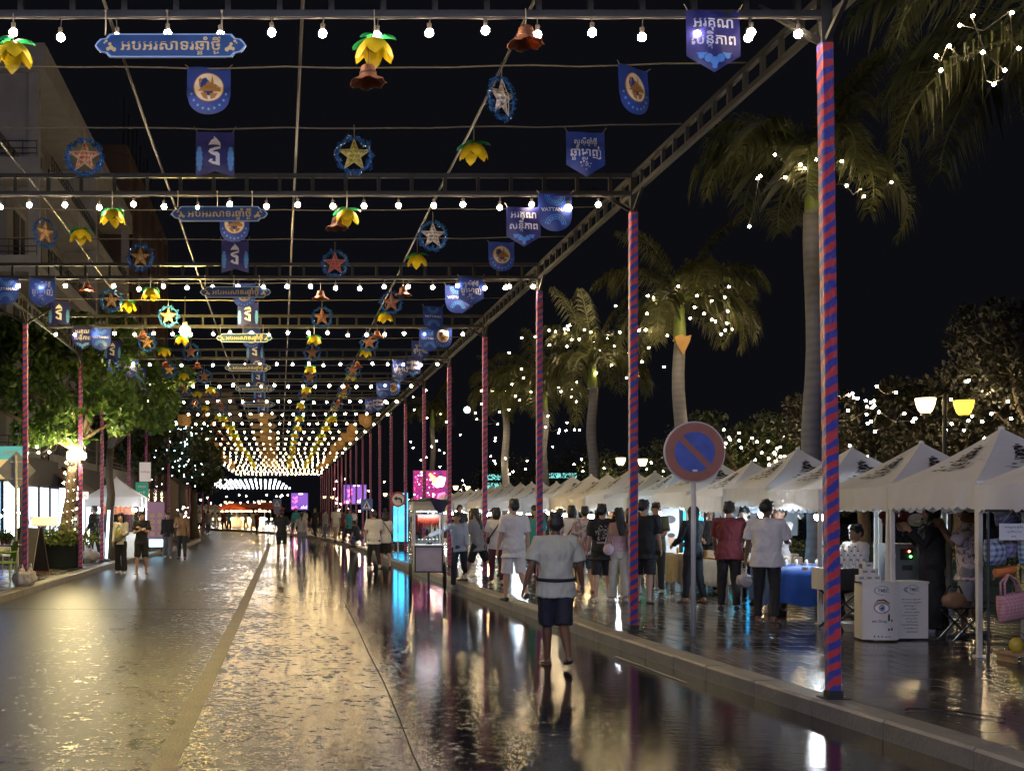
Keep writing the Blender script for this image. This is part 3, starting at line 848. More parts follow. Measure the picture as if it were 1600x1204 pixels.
def hang(kind, x, y, z, where, rz=None, sc=None):
    p = PROTO[kind]; d, g = DESC[kind]
    rz = random.uniform(-.22, .22) if rz is None else rz
    lanes = ['above shop kerb', 'inside shop kerb', 'left of signboards', 'in signboard column', 'past middle pipe', 'by market-side pipe', 'above market kerb']
    b = [-3.6, -2.75, -1.6, 0.2, 1.5, 2.8, 99]
    lab = d + ', ' + lanes[next(i for i, q in enumerate(b) if x < q)] + ', ' + where
    lab = lab.replace(', in signboard column', '') if kind in 'PAB' and -1.6 < x < 0.2 else lab
    if lab in LABELS: lab += ', lower' if LABELS[lab] == 1 else ', lowest'
    LABELS[lab] = LABELS.get(lab, 0) + 1
    ws = lab.split()
    if len(ws) > 16: lab = ' '.join(ws)
    if kind not in USED:
        USED.add(kind); p.location = (x, y, z); p.rotation_euler = (0, 0, rz); p['label'] = lab; p['group'] = g
        if sc: p.scale = (sc,) * 3
        return p
    return dup(p, (x, y, z), rz, lab, g, sc)
def at_beam(k): return beamY(k), 'beam %d' % (k + 1)
HP, HF, HHT, HBN = 5.53, 5.56, 5.66, 5.80
BK = lambda k: 'under %s beam' % nth(k)
W1 = lambda k: 'near rope after %s beam' % nth(k)
W2 = lambda k: 'far rope after %s beam' % nth(k)
yb = beamY
def y1(k): return beamY(k) + DY / 3
def y2(k): return beamY(k) + DY * 2 / 3
OF = -0.06
bay0 = [('P', -.90, 0, 5.535, BK, -.0), ('F', -2.20, 0, 5.57, BK, .5), ('F', .78, 0, 5.60, BK, .2), ('H', .73, 0, 5.29, BK, 0), ('H', 2.03, 0, 5.61, BK, 0), ('C', 3.58, 0, 5.83, BK, .02),
        ('A', -.70, 1, 6.08, W1, 0), ('Swhite', 2.19, 1, 5.77, W1, .75), ('A', 3.50, 1, 6.08, W1, .55), ('Sred', -2.23, 2, 5.74, W2, .1), ('B', -.74, 2, 6.03, W2, 0), ('Syellow', .85, 2, 5.76, W2, .1), ('F', 2.22, 2, 5.90, W2, .3), ('D', 3.50, 2, 6.03, W2, .05)]
bay1 = [('P', -.78, 0, 5.54, BK, 0), ('F', -2.17, 0, 5.60, BK, .1), ('F', .87, 0, 5.60, BK, .2), ('H', .74, 0, 5.41, BK, 0), ('C', 3.16, 0, 5.63, BK, .05), ('E', 3.57, 0, 5.81, BK, 0),
        ('A', -.66, 1, 6.08, W1, 0), ('Sorange', -3.42, 1, 5.74, W1, .85), ('Swhite', 2.23, 1, 5.70, W1, .15), ('F', -2.9, 1, 5.80, W2, .3), ('Sorange', -2.25, 2, 5.78, W2, .1), ('B', -.72, 2, 6.05, W2, 0), ('Srose', .89, 2, 5.68, W2, .1), ('F', 2.22, 2, 5.83, W2, .2), ('A', 3.58, 2, 6.03, W2, .1)]
bay2 = [('P', -.78, 0, 5.55, BK, 0), ('H', -3.40, 0, 5.63, BK, 0), ('F', -2.28, 0, 5.62, BK, 0), ('H', .72, 0, 5.49, BK, 0), ('H', 2.18, 0, 5.55, BK, 0), ('D', 3.38, 0, 5.82, BK, .05), ('E', 3.18, 0.12, 5.72, BK, .1), ('E', -4.83, 0, 5.82, BK, 0), ('D', -4.19, 0, 5.80, BK, .05),
        ('A', -.68, 1, 6.08, W1, 0), ('Sorange', -3.25, 1, 5.74, W1, .1), ('Sdusk', 2.15, 1, 5.70, W1, .15), ('C', 3.5, 1, 6.0, W1, .1), ('F', -3.0, 1.3, 5.82, W2, .2), ('Sorange', -2.32, 2, 5.74, W2, .1), ('B', -.66, 2, 6.03, W2, 0), ('Sdusk', .88, 2, 5.72, W2, 0), ('F', 2.2, 2, 5.82, W2, .4), ('B', -4.6, 2, 6.05, W2, .1), ('E', 3.2, 2, 5.95, W2, .2)]
for k, bay in enumerate((bay0, bay1, bay2)):
    for kd, x, j, z, wf, rz in bay:
        hang(kd, x, beamY(k) + DY * j / 3 + (OF if j == 0 else 0), z, wf(k), rz)
for k in range(3, 7):
    o = k % 2
    items = [('P', -.82, 0, 5.55, BK), ('F' if o else 'H', -2.2, 0, 5.60, BK), ('H', -3.1, 0, 5.62, BK), ('F', .8, 0, 5.60, BK), ('H', 2.15, 0, 5.62, BK),
             ('E' if o else 'D', 3.3, 0, 5.75, BK), ('A' if o else 'C', 3.62, 0, 5.8, BK), ('C' if o else 'E', -4.43, 0, 5.80, BK), ('E' if o else 'D', -4.05, 0, 5.78, BK),
             ('A', -.68, 1, 6.05, W1), ('Sdusk', 2.15, 1, 5.72, W1), ('Sorange', -3.2, 1, 5.72, W1), ('C' if o else 'A', 3.55, 1, 6.02, W1), ('D' if o else 'C', -4.26, 1, 6.02, W1),
             ('B', -.68, 2, 6.03, W2), ('Sdusk', -2.25, 2, 5.74, W2), ('Sdusk', .88, 2, 5.72, W2), ('F', 2.2, 2, 5.82, W2), ('F', -2.9, 2, 5.84, W2), ('B' if o else 'E', -4.3, 2, 6.03, W2), ('D' if o else 'C', 3.6, 2, 6.02, W2)]
    for kd, x, j, z, wf in items:
        hang(kd, x + random.uniform(-.05, .05), beamY(k) + DY * j / 3 + (OF if j == 0 else 0), z, wf(k), random.uniform(-.3, .3) if kd[0] not in 'P' else 0)
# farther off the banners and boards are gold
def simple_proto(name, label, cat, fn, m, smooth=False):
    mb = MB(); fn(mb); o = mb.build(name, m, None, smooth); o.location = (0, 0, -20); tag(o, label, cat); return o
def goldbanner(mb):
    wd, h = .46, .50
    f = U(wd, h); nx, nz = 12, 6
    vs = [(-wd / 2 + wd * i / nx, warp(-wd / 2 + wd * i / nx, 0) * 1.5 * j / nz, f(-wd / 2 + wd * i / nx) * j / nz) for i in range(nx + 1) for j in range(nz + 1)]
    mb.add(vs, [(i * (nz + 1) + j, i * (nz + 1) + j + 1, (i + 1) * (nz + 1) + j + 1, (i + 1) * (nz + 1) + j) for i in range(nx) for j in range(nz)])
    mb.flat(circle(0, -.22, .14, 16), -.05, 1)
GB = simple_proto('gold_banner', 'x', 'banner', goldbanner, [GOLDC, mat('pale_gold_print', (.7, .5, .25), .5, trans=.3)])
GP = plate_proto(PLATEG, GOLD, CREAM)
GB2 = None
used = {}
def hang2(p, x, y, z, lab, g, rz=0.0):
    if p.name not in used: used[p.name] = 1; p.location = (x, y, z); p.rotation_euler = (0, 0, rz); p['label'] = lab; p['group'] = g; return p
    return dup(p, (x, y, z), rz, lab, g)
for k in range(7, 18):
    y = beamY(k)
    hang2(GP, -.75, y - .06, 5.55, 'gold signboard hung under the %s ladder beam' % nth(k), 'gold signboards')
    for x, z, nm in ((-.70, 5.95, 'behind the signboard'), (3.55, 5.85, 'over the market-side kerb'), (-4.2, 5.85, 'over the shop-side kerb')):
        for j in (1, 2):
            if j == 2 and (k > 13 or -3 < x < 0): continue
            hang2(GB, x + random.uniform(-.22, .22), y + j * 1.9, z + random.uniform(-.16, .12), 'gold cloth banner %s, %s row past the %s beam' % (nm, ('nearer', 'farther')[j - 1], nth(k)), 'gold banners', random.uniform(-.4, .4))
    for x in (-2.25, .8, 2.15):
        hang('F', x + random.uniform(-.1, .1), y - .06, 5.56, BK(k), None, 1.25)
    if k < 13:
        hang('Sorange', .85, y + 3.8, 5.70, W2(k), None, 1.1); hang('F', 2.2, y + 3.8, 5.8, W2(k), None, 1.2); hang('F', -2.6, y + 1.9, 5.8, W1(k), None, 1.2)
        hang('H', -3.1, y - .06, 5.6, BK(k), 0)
# ------------------------------------------------------------------ market tents on the right
def canvas_material():
    m, nt, b = _nt('tent_canvas')
    N, L = nt.nodes, nt.links
    tc = N.new('ShaderNodeTexCoord')
    n = N.new('ShaderNodeTexNoise'); n.inputs['Scale'].default_value = 2.2; n.inputs['Detail'].default_value = 5
    L.new(tc.outputs['Object'], n.inputs['Vector'])
    mx = N.new('ShaderNodeMix'); mx.data_type = 'RGBA'
    mx.inputs[6].default_value = (0.80, 0.81, 0.83, 1); mx.inputs[7].default_value = (0.90, 0.91, 0.93, 1)
    oi = N.new('ShaderNodeObjectInfo')
    L.new(M_(nt, 'MULTIPLY', n.outputs['Fac'], M_(nt, 'ADD', 0.5, oi.outputs['Random'])), mx.inputs[0]); L.new(mx.outputs[2], b.inputs['Base Color'])
    b.inputs['Roughness'].default_value = 0.6
    n2 = N.new('ShaderNodeTexNoise'); n2.inputs['Scale'].default_value = 3.5; n2.inputs['Detail'].default_value = 4; n2.inputs['Distortion'].default_value = 1.0
    L.new(tc.outputs['Object'], n2.inputs['Vector'])
    bp = N.new('ShaderNodeBump'); bp.inputs['Strength'].default_value = 0.6; bp.inputs['Distance'].default_value = 0.035
    L.new(n2.outputs['Fac'], bp.inputs['Height']); L.new(bp.outputs['Normal'], b.inputs['Normal'])
    tr = N.new('ShaderNodeBsdfTranslucent'); L.new(mx.outputs[2], tr.inputs['Color'])
    ms = N.new('ShaderNodeMixShader'); ms.inputs[0].default_value = 0.34
    L.new(b.outputs[0], ms.inputs[1]); L.new(tr.outputs[0], ms.inputs[2]); L.new(ms.outputs[0], N['Material Output'].inputs['Surface'])
    return m
CANVAS = canvas_material()
PRINT = mat('black_print', (0.02, 0.02, 0.025), 0.6)
LEGM = mat('white_enamel_tube', (0.62, 0.60, 0.55), 0.4, 0.1, 0.15, 8)
TP, TD = 1.85, 1.70                 # pitch along the street, depth away from it
TX, TY = 7.40, 12.0 - 0.92         # front line, near edge of the first tent
ZE, ZV, ZP = 2.0 - GH, 1.735 - GH, 2.62 - GH
def tent_proto():
    t = thing('market_tent', 'x', 'tent', (0, 0, 0), 0, 'white market tents in a row')
    hx, hy = TD / 2, TP / 2 - 0.012
    mb = MB()
    n = 8
    cs = [(-hx, -hy), (hx, -hy), (hx, hy), (-hx, hy)]
    def pt(a, b, u, v):               # u along the eave, v from eave to peak; slightly concave, seams bulge
        ex, ey = a[0] + (b[0] - a[0]) * u, a[1] + (b[1] - a[1]) * u
        sag = 0.06 * math.sin(math.pi * v) * (0.55 + 0.45 * math.sin(math.pi * u))
        k = 1 - v
        return (ex * k, ey * k, ZE + (ZP - ZE) * v - sag)
    for q in range(4):
        a, b = cs[q], cs[(q + 1) % 4]
        vs = [pt(a, b, i / n, j / n) for j in range(n + 1) for i in range(n + 1)]
        mb.add(vs, [(j * (n + 1) + i, j * (n + 1) + i + 1, (j + 1) * (n + 1) + i + 1, (j + 1) * (n + 1) + i) for j in range(n) for i in range(n)])
    mb.lathe([(.035, ZP - .02), (.03, ZP + .015), (.008, ZP + .025)], 10)
    mb.build('canopy', CANVAS, t)
    for q in range(4):
        a, b = Vector(cs[q]), Vector(cs[(q + 1) % 4]); mb = MB(); m_ = 88; L = (b - a).length
        nn = (b - a).normalized(); out = Vector((nn.y, -nn.x))
        vs = []
        for i in range(m_ + 1):
            p = a.lerp(b, i / m_); s_ = abs(math.sin(math.pi * 11 * i / m_))
            for j in range(4):
                z = ZE - (ZE - ZV) * (j / 3) - (0.035 * s_ if j == 3 else 0)
                wv = .014 * math.sin(i * .21 + q * 2 + .6 * math.sin(i * .09)) * j / 3 + .004 * math.sin(i * .53 + j)
                o = p + out * (.006 + wv); vs.append((o.x, o.y, z))
        mb.add(vs, [(i * 4 + j, i * 4 + j + 1, (i + 1) * 4 + j + 1, (i + 1) * 4 + j) for i in range(m_) for j in range(3)])
        mb.build('valance', CANVAS, t)
    for x, y in cs:
        sx, sy = (1 if x > 0 else -1), (1 if y > 0 else -1)
        mb = MB(); mb.box((x - sx * .03, y - sy * .03, ZE / 2 - .01), (.044, .044, ZE - .02)); mb.box((x - sx * .03, y - sy * .03, .006), (.09, .09, .012)); mb.box((x - sx * .03, y - sy * .03, 1.0), (.052, .052, .05))
        mb.build('leg', LEGM, t)
    # the dark emblem printed on each slope, triangular
    for q in (0, 3):
        a, b = cs[q], cs[(q + 1) % 4]; mb = MB(); rnd = random.Random(5)
        for k in range(80):
            v = rnd.uniform(0.26, 0.70); u = 0.5 + rnd.uniform(-1, 1) * (0.76 - v) * 0.55
            du, dv = rnd.uniform(.008, .026), rnd.uniform(.008, .022)
            if rnd.random() < .5: du *= 1.8; dv *= .5
            k2 = 1 / max(.25, 1 - v)
            vs = [Vector(pt(a, b, u + i * du * k2, v + j * dv)) + Vector((0, 0, .008 + .0004 * k)) for i, j in ((-1, -1), (1, -.6), (.7, 1), (-.6, .8))]
            mb.add(vs, [(0, 1, 2, 3)])
        mb.build('emblem_print', PRINT, t)
    mb = MB()
    for (x0, y0), (x1, y1) in zip(cs, cs[1:] + cs[:1]):
        mb.bar((x0 * .96, y0 * .96, ZE - .06), (x1 * .96, y1 * .96, ZE - .30), .02); mb.bar((x0 * .96, y0 * .96, ZE - .30), (x1 * .96, y1 * .96, ZE - .06), .02)
    mb.build('scissor_frame', LEGM, t)
    return t
TENT = tent_proto()
LAMPM = {c: emis('stall_lamp_' + c, col, s) for c, col, s in (('white', (0.86, 0.93, 1.0), 190), ('blue', (0.45, 0.72, 1.0), 180), ('warm', (1.0, 0.62, 0.26), 210))}
CANW = mat('warm_canvas', (0.70, 0.42, 0.20), 0.6, 0, .15, 2, trans=.4)
NT = 34
def tcent(i): return Vector((TX + TD / 2, TY + TP * (i + 0.5), GH))
for i in range(NT):
    c = tcent(i)
    if i == 0: t = TENT; t.location = c
    else: t = dup(TENT, c, 0)
    t.rotation_euler = (R(random.uniform(-.6, .6)), R(random.uniform(-1.2, 1.2)), R(random.uniform(-1.2, 1.2))); t.scale = (random.uniform(.97, 1.03), 1, random.uniform(.965, 1.03))
    t['label'] = 'white market tent with a scalloped valance, %s in the row from the viewer' % nth(i)
LAMPS = {3: 'white', 5: 'white', 6: 'white', 7: 'blue', 8: 'blue', 9: 'white', 10: 'warm', 11: 'warm', 12: 'white', 13: 'blue'}
def stall_lamp(p, kind, label):
    t = thing('stall_lamp', label, 'lamp', p, 0, 'lamps hung inside the market tents')
    mb = MB(); mb.lathe([(.0, -.06), (.06, -.05), (.085, 0), (.07, .035)], 14, cap=False); mb.build('lit_globe', LAMPM[kind], t, True)
    mb = MB(); mb.lathe([(.10, .03), (.055, .07), (.03, .12)], 12); mb.tube([(0, 0, .12), (0.005, 0, .3)], .006, 5); mb.build('cap', SOCKET, t)
for i in range(3, NT):
    kd = LAMPS.get(i) or random.choice(['white', 'white', 'blue', 'warm', 'white'])
    c = tcent(i) + Vector((random.uniform(-.5, .2), random.uniform(-.2, .2), ZV - .05 - random.uniform(0, .18)))
    stall_lamp(c, kd, {'white': 'cool white', 'blue': 'bluish', 'warm': 'warm yellow'}[kd] + ' lamp hanging inside the %s market tent from the viewer' % nth(i))

# ---- stalls: tables and goods
WOOD = mat('pale_wood', (0.34, 0.22, 0.11), 0.6, 0, .3, 12)
BLUECL = mat('blue_table_cloth', (0.015, 0.085, 0.36), 0.55, 0, .3, 6, .3, 14)
GREENCL = mat('green_table_cloth', (0.03, 0.18, 0.05), 0.6, 0, .3, 6, .3, 14)
BEIGECL = mat('beige_table_cloth', (0.36, 0.30, 0.22), 0.7, 0, .3, 6, .3, 14)
PANELW = mat('white_counter_board', (0.66, 0.62, 0.54), 0.45, 0, .08, 3)
GREYP = mat('grey_metal_box', (0.24, 0.26, 0.26), 0.4, .3)
CARD = mat('brown_card', (0.30, 0.19, 0.10), 0.7)
BOTTLE = mat('amber_glass', (0.22, 0.12, 0.03), 0.15)
def table(loc, sx, sy, h, label, topm=WHITE, cloth=None, rz=0):
    t = thing('stall_table', label, 'table', loc, rz, 'tables of the market stalls')
    mb = MB(); mb.box((0, 0, h - .015), (sx, sy, .03)); mb.build('tabletop', topm, t)
    for a in (-1, 1):
        for b in (-1, 1):
            mb = MB(); mb.tube([(a * (sx / 2 - .05), b * (sy / 2 - .05), h - .03), (a * (sx / 2 - .05), b * (sy / 2 - .05), 0)], .016, 8); mb.build('leg', LEGM, t)
    if cloth:
        o = cloth_skirt(loc, sx, sy, h, cloth, rz)
        tag(o, {'blue_table_cloth': 'blue cloth hanging round ', 'green_table_cloth': 'green cloth hanging round ', 'beige_table_cloth': 'beige cloth hanging round '}[cloth.name] + 'the ' + label.split(',')[0], 'tablecloth', 'cloths over the stall tables')
    return t
def cloth_skirt(loc, sx, sy, h, m, rz):
    mb = MB(); x, y = sx / 2 + .012, sy / 2 + .012
    ring = []
    for (x0, y0), (x1, y1) in (((-x, -y), (x, -y)), ((x, -y), (x, y)), ((x, y), (-x, y)), ((-x, y), (-x, -y))):
        k = max(4, int(math.hypot(x1 - x0, y1 - y0) / .04))
        ring += [(x0 + (x1 - x0) * i / k, y0 + (y1 - y0) * i / k) for i in range(k)]
    n = len(ring); vs = [(a, b, h + .004) for a, b in ring]
    for j in range(1, 5):
        for i, (a, b) in enumerate(ring):
            d = 1 + .035 * (j / 4) * (1 + math.sin(i * 1.1)) ; vs.append((a * d, b * d, h - .55 * j / 4 + .03 * math.sin(i * .37) * (j == 4)))
    mb.add(vs, [tuple(range(n))] + [(j * n + i, (j + 1) * n + i, (j + 1) * n + (i + 1) % n, j * n + (i + 1) % n) for j in range(4) for i in range(n)])
    o = mb.build('tablecloth', m, None, True); o.location = loc; o.rotation_euler = (0, 0, rz)
    return o
def bottle(loc, label, group, m, s=1.0):
    t = thing('bottle', label, 'bottle', loc, 0, group)
    mb = MB(); mb.lathe([(.030, 0), (.032, .01), (.032, .11), (.024, .135), (.011, .15), (.011, .165)], 12); mb.build('flask', m, t, True)
    mb = MB(); mb.lathe([(.014, .163), (.014, .19), (.012, .193)], 10); mb.build('cap', BLACK if m is not BOTTLE else WHITE, t)
    t.scale = (s,) * 3
    return t
def carton(loc, d, label, group, m, rz=0):
    t = thing('carton', label, 'box', loc, rz, group)
    mb = MB(); mb.box((0, 0, d[2] / 2), d); mb.build('box_body', m, t)
    mb = MB(); mb.box((0, -d[1] / 2 - .002, d[2] * .55), (d[0] * .6, .003, d[2] * .35)); mb.build('printed_face', mat('grey_print', (.25, .25, .27), .5), t)
    return t
Yt = lambda i: TY + TP * (i + .5)
# stall in the second tent: two printed counters with eye-drop cartons on top
def counter(loc, rz, width, label, eye):
    wd = .5
    t = thing('promotion_counter', label, 'counter', loc, rz, 'printed promotion counters')
    h = .80
    mb = MB(); n = 10
    arc = [((-wd / 2) + wd * i / n, -.16 - .07 * math.sin(math.pi * i / n) * eye) for i in range(n + 1)]
    f = lambda x: -.16 - .07 * math.sin(math.pi * (x + wd / 2) / wd) * eye
    vs = [(x, y, z) for z in (0.02, h - .03) for x, y in arc]
    mb.add(vs, [(i, i + 1, n + 2 + i, n + 1 + i) for i in range(n)])
    mb.add([(-wd / 2, .16, .02), (wd / 2, .16, .02), (wd / 2, .16, h - .03), (-wd / 2, .16, h - .03), (-wd / 2, -.16, .02), (wd / 2, -.16, .02), (wd / 2, -.16, h - .03), (-wd / 2, -.16, h - .03)], [(1, 0, 3, 2), (0, 4, 7, 3), (5, 1, 2, 6)])
    mb.build('front_panel', PANELW, t, False)
    mb = MB(); mb.add([(x * 1.03, y - .012, z) for z in (h - .03, h) for x, y in arc] + [(wd / 2 * 1.03, .17, h - .03), (-wd / 2 * 1.03, .17, h - .03), (wd / 2 * 1.03, .17, h), (-wd / 2 * 1.03, .17, h)],
           [tuple(range(n + 1, 2 * n + 2)) + (2 * n + 4, 2 * n + 5), tuple(range(n, -1, -1)) + (2 * n + 3, 2 * n + 2)] + [(i, i + 1, n + 2 + i, n + 1 + i) for i in range(n)])
    mb.build('counter_top', PANELW, t)
    yy = lambda x, z: f(x) - .004 + .0
    def W(mbx, pts, mi, d=0.0):
        mbx.add([(x, f(x) - .004 - d, z) for x, z in pts], [tuple(range(len(pts)))], mi)
    mb = MB(); put_text(mb, 'TMEC', .02, .69, .16, 0, 0, .02, warp=lambda x, z: f(x) - .005)
    p = circle(.0, .69, .105, 20, .062, .5, 5.2)
    for i in range(19): mb.add([(x * k, f(x * k) - .0045, .69 + (z - .69) * k) for (x, z), k in ((p[i], 1), (p[i + 1], 1), (p[i + 1], .9), (p[i], .9))], [(0, 1, 2, 3)], 0)
    if not eye:
        for q in (0, .02): W(mb, [(-.155 + q, .69), (-.12 + q, .725), (-.112 + q, .722), (-.142 + q, .69), (-.112 + q, .658), (-.12 + q, .655)], 0)
    mb.build('logo_print', mat('grey_blue_print', (.06, .085, .12), .5), t)
    mb = MB()
    if eye:
        W(mb, circle(0, .46, .115, 28, .085), 0, .000); W(mb, circle(0, .455, .095, 28, .052), 1, .001); W(mb, circle(0, .455, .045, 20, .047), 2, .002); W(mb, circle(0, .455, .02, 14), 3, .003); W(mb, circle(-.012, .468, .008, 8), 4, .0035)
        W(mb, [(-.11, .50), (-.06, .545), (.02, .555), (.11, .51), (.115, .52), (.03, .575), (-.06, .565)], 3, .001)
        put_text(mb, 'em Drop', -.03, .27, .20, 0, 3, .01, warp=lambda x, z: f(x) - .005)
        for x, z, w_, h_ in ((.10, .28, .03, .10), (.145, .27, .022, .035), (.10, .15, .03, .03), (.145, .15, .025, .04), (-.10, .06, .02, .02), (-.05, .06, .02, .02), (.0, .06, .02, .02), (.06, .06, .03, .012), (.11, .06, .03, .012)):
            W(mb, [(x - w_ / 2, z), (x + w_ / 2, z), (x + w_ / 2, z + h_ * .7), (x + w_ * .2, z + h_), (x - w_ * .2, z + h_), (x - w_ / 2, z + h_ * .7)], 3)
        mb.build('eye_picture', [mat('skin_print', (.42, .24, .15), .5), WHT, mat('iris_print', (.22, .30, .40), .5), PRINT, WHT], t)
    else:
        rows = ['ទឹកសន្លាក់', 'ការពារភ្នែក', 'ភ្នែកស្ងួត', 'រមាស់ភ្នែក', 'ក្រហមភ្នែក', 'អស់កម្លាំងភ្នែក', 'ភ្នែកស្រវាំង', 'ថែទាំភ្នែក', 'សុខភាពល្អ', 'លក់ដុំនិងរាយ', 'ទំនាក់ទំនង']
        for k, s in enumerate(rows):
            put_text(mb, s, -.03 + .02 * math.sin(k * 2.1), .555 - k * .044, .22 + .05 * math.sin(k * 1.7) if k > 1 else .30, 0, 0, .015, height=.026, warp=lambda x, z: f(x) - .005)
        mb.build('lettering', PRINT, t)
    t.scale = (width / .5, 1, .875)
    return t
cY1, cY2 = 14.55, 14.55
eX = PX(1384, 14.6)
counter((PX(1370, 14.6), 14.62, GH), R(-10), .40, 'curved white counter with a large eye printed on it', 1)
counter((PX(1418, 14.7), 14.75, GH), R(2), .38, 'flat white counter printed with a list of dark Khmer lines', 0)
cc = Vector((PX(1360, 14.6), 14.62, GH + .70))
gname = 'small white cartons stacked on the eye counter'
k = 0
for row, n_ in enumerate((3, 2, 1)):
    for q in range(n_):
        carton(cc + Vector((-.10 + .095 * q + .045 * row, .03, .076 * row)), (.09, .07, .075), 'small white carton on the eye counter, %s row up, %s from the left' % (nth(row), nth(q)), gname, PANELW)
mb = MB(); mb.box((0, 0, .55), (.42, .40, 1.10)); 
t = thing('control_cabinet', 'grey metal cabinet with red and green indicator lamps behind the counters', 'cabinet', (PX(1408, 16.6), 16.6, GH))
mb.build('casing', GREYP, t)
mb = MB(); mb.box((-.03, -.203, .96), (.17, .006, .15)); mb.build('display_window', BLACK, t)
mb = MB(); mb.lathe([(.0, 0), (.014, .0), (.014, .008)], 12, M=Matrix.Rotation(R(90), 4, 'X')); o = mb.build('indicator', emis('red_led', (1, .15, .08), 14), t, loc=(.0, -.212, 1.0))
mb = MB(); mb.lathe([(.0, 0), (.014, .0), (.014, .008)], 12, M=Matrix.Rotation(R(90), 4, 'X')); o = mb.build('indicator', emis('green_led', (.1, 1, .15), 14), t, loc=(.02, -.212, .93))
mb = MB(); mb.box((-.02, -.203, .78), (.14, .006, .07)); mb.build('vent_grille', mat('dark_grille', (.06, .06, .065), .5), t)
t = thing('standing_board', 'plain white standing display panel beside the grey control cabinet', 'panel', (PX(1462, 16.7), 16.7, GH), R(6))
mb = MB(); mb.box((0, 0, .62), (.46, .03, 1.1)); mb.build('board', mat('bluish_white_board', (.45, .45, .62), .5), t)
mb = MB(); mb.box((-.17, 0, .04), (.04, .3, .06)); mb.build('foot', LEGM, t); mb = MB(); mb.box((.17, 0, .04), (.04, .3, .06)); mb.build('foot', LEGM, t)
# third tent: bottles on a dark display stand, vendor behind
t = thing('display_case', 'dark folding display case under rows of small bottles left of the eye counter', 'display case', (PX(1322, 15.9), 15.9, GH))
mb = MB(); mb.box((0, 0, .66), (.62, .42, .28)); mb.build('case_body', BLACK, t)
mb = MB(); mb.box((-.335, 0, .66), (.05, .42, .28)); mb.build('end_panel', PANELW, t)
for a in (-1, 1):
    for b in (-1, 1):
        mb = MB(); mb.bar((a * .28, b * .17, .52), (-a * .28, b * .17, 0.01), .022); mb.build('crossed_leg', STEEL, t)
g = 'small bottles in stepped rows on the dark display case'
for r_ in range(4):
    for q in range(6):
        bottle((PX(1322, 15.9) - .24 + .085 * q, 15.8 + .08 * r_, GH + .80 + .055 * r_), 'small pale bottle on the display case, %s row from the front, %s from left' % (nth(r_), nth(q)), g, WHITE, .62)
    mb = MB()
t = thing('plastic_basin', 'white plastic basin on the ground under the dark display case', 'basin', (PX(1337, 15.6), 15.62, GH))
mb = MB(); mb.lathe([(.13, 0), (.17, .10), (.185, .11), (.17, .105), (.125, .01)], 20, cap=False); mb.lathe([(0, .008), (.125, .01)], 20, cap=False); mb.build('bowl', PANELW, t, True)
mb = MB(); mb.lathe([(.186, .108), (.195, .112), (.186, .118), (.176, .112)], 20, cap=False); mb.build('rim', PANELW, t, True)
# blue-cloth stall
table((PX(1243, 17.9), 17.9, GH), 1.0, .75, .74, 'blue-draped stall table beside the man in a white shirt', WHITE, BLUECL)
for q in range(14):
    bottle((PX(1243, 17.9) - .42 + .075 * q, 17.62 + .14 * (q % 2), GH + .745), 'small white bottle, %s from the left on the blue-draped stall table' % nth(q), 'white bottles on the blue-draped table', WHITE, .6)
for q in range(2):
    t = thing('price_card', ('left' if q == 0 else 'right') + ' white price card on the front edge of the blue-draped table', 'price card', (PX(1258 + 14 * q, 17.45), 17.46, GH + .68), 0, 'price cards on the blue-draped table')
    mb = MB(); mb.box((0, 0, .03), (.09, .004, .06)); mb.build('card', WHITE, t); mb = MB(); mb.box((0, -.004, .035), (.06, .002, .012)); mb.build('printed_line', PRINT, t)
# accessory tables further on
def goods_table(i, label, cloth, n, kinds, xoff=0.0):
    y = Yt(i); x = TX + .55 + xoff
    table((x, y, GH), .8, 1.3, .72, label, WOOD, cloth)
    for q in range(n):
        px, py = x - .32 + .64 * ((q * .37) % 1), y - .6 + 1.2 * q / n
        kd = kinds[q % len(kinds)]
        lb = '%s item from the near end of the %s' % (nth(q), label.split(',')[0])
        if kd == 'b': bottle((px, py, GH + .724), 'amber bottle, ' + lb, 'amber bottles on the ' + label.split(',')[0], BOTTLE, random.uniform(.7, 1.1))
        elif kd == 'c': carton((px, py, GH + .724), (random.uniform(.08, .16), .1, random.uniform(.05, .14)), 'brown carton, ' + lb, 'brown cartons on the ' + label.split(',')[0], CARD, random.uniform(-.4, .4))
        else:
            t = thing('trinket_tray', 'trinket tray, ' + lb, 'tray', (px, py, GH + .724), random.uniform(-.2, .2), 'trinket trays on the ' + label.split(',')[0])
            mb = MB(); mb.box((0, 0, .012), (.2, .15, .024)); mb.build('tray', WOOD, t)
            mb = MB(); rr = random.Random(q)
            for z in range(22): mb.ell((rr.uniform(-.085, .085), rr.uniform(-.06, .06), .034), rr.uniform(.008, .018), 6, 4)
            o = mb.build('trinkets', mat('pale_trinket', (.6, .5, .38), .35, .2), t, True); o['kind'] = 'stuff'
goods_table(4, 'trinket table behind maroon man, pale wood top', None, 12, ['t', 'b', 'c'])
goods_table(5, 'trinket table before blue screen, pale wood top', None, 12, ['t', 't', 'c'])
goods_table(6, 'trinket table behind the no-parking post, beige cloth', BEIGECL, 14, ['c', 't', 'b'])
goods_table(8, 'goods table in the ninth tent, green cloth', GREENCL, 9, ['c', 'b'])
goods_table(10, 'goods table in the eleventh tent, green cloth', GREENCL, 9, ['c', 't'])
goods_table(12, 'goods table in the thirteenth tent, beige cloth', BEIGECL, 8, ['c', 'b'])
for i in (14, 16, 18, 20, 22): table((TX + .6, Yt(i), GH), .8, 1.3, .74, 'plain stall table inside the %s tent' % nth(i), WHITE, None)
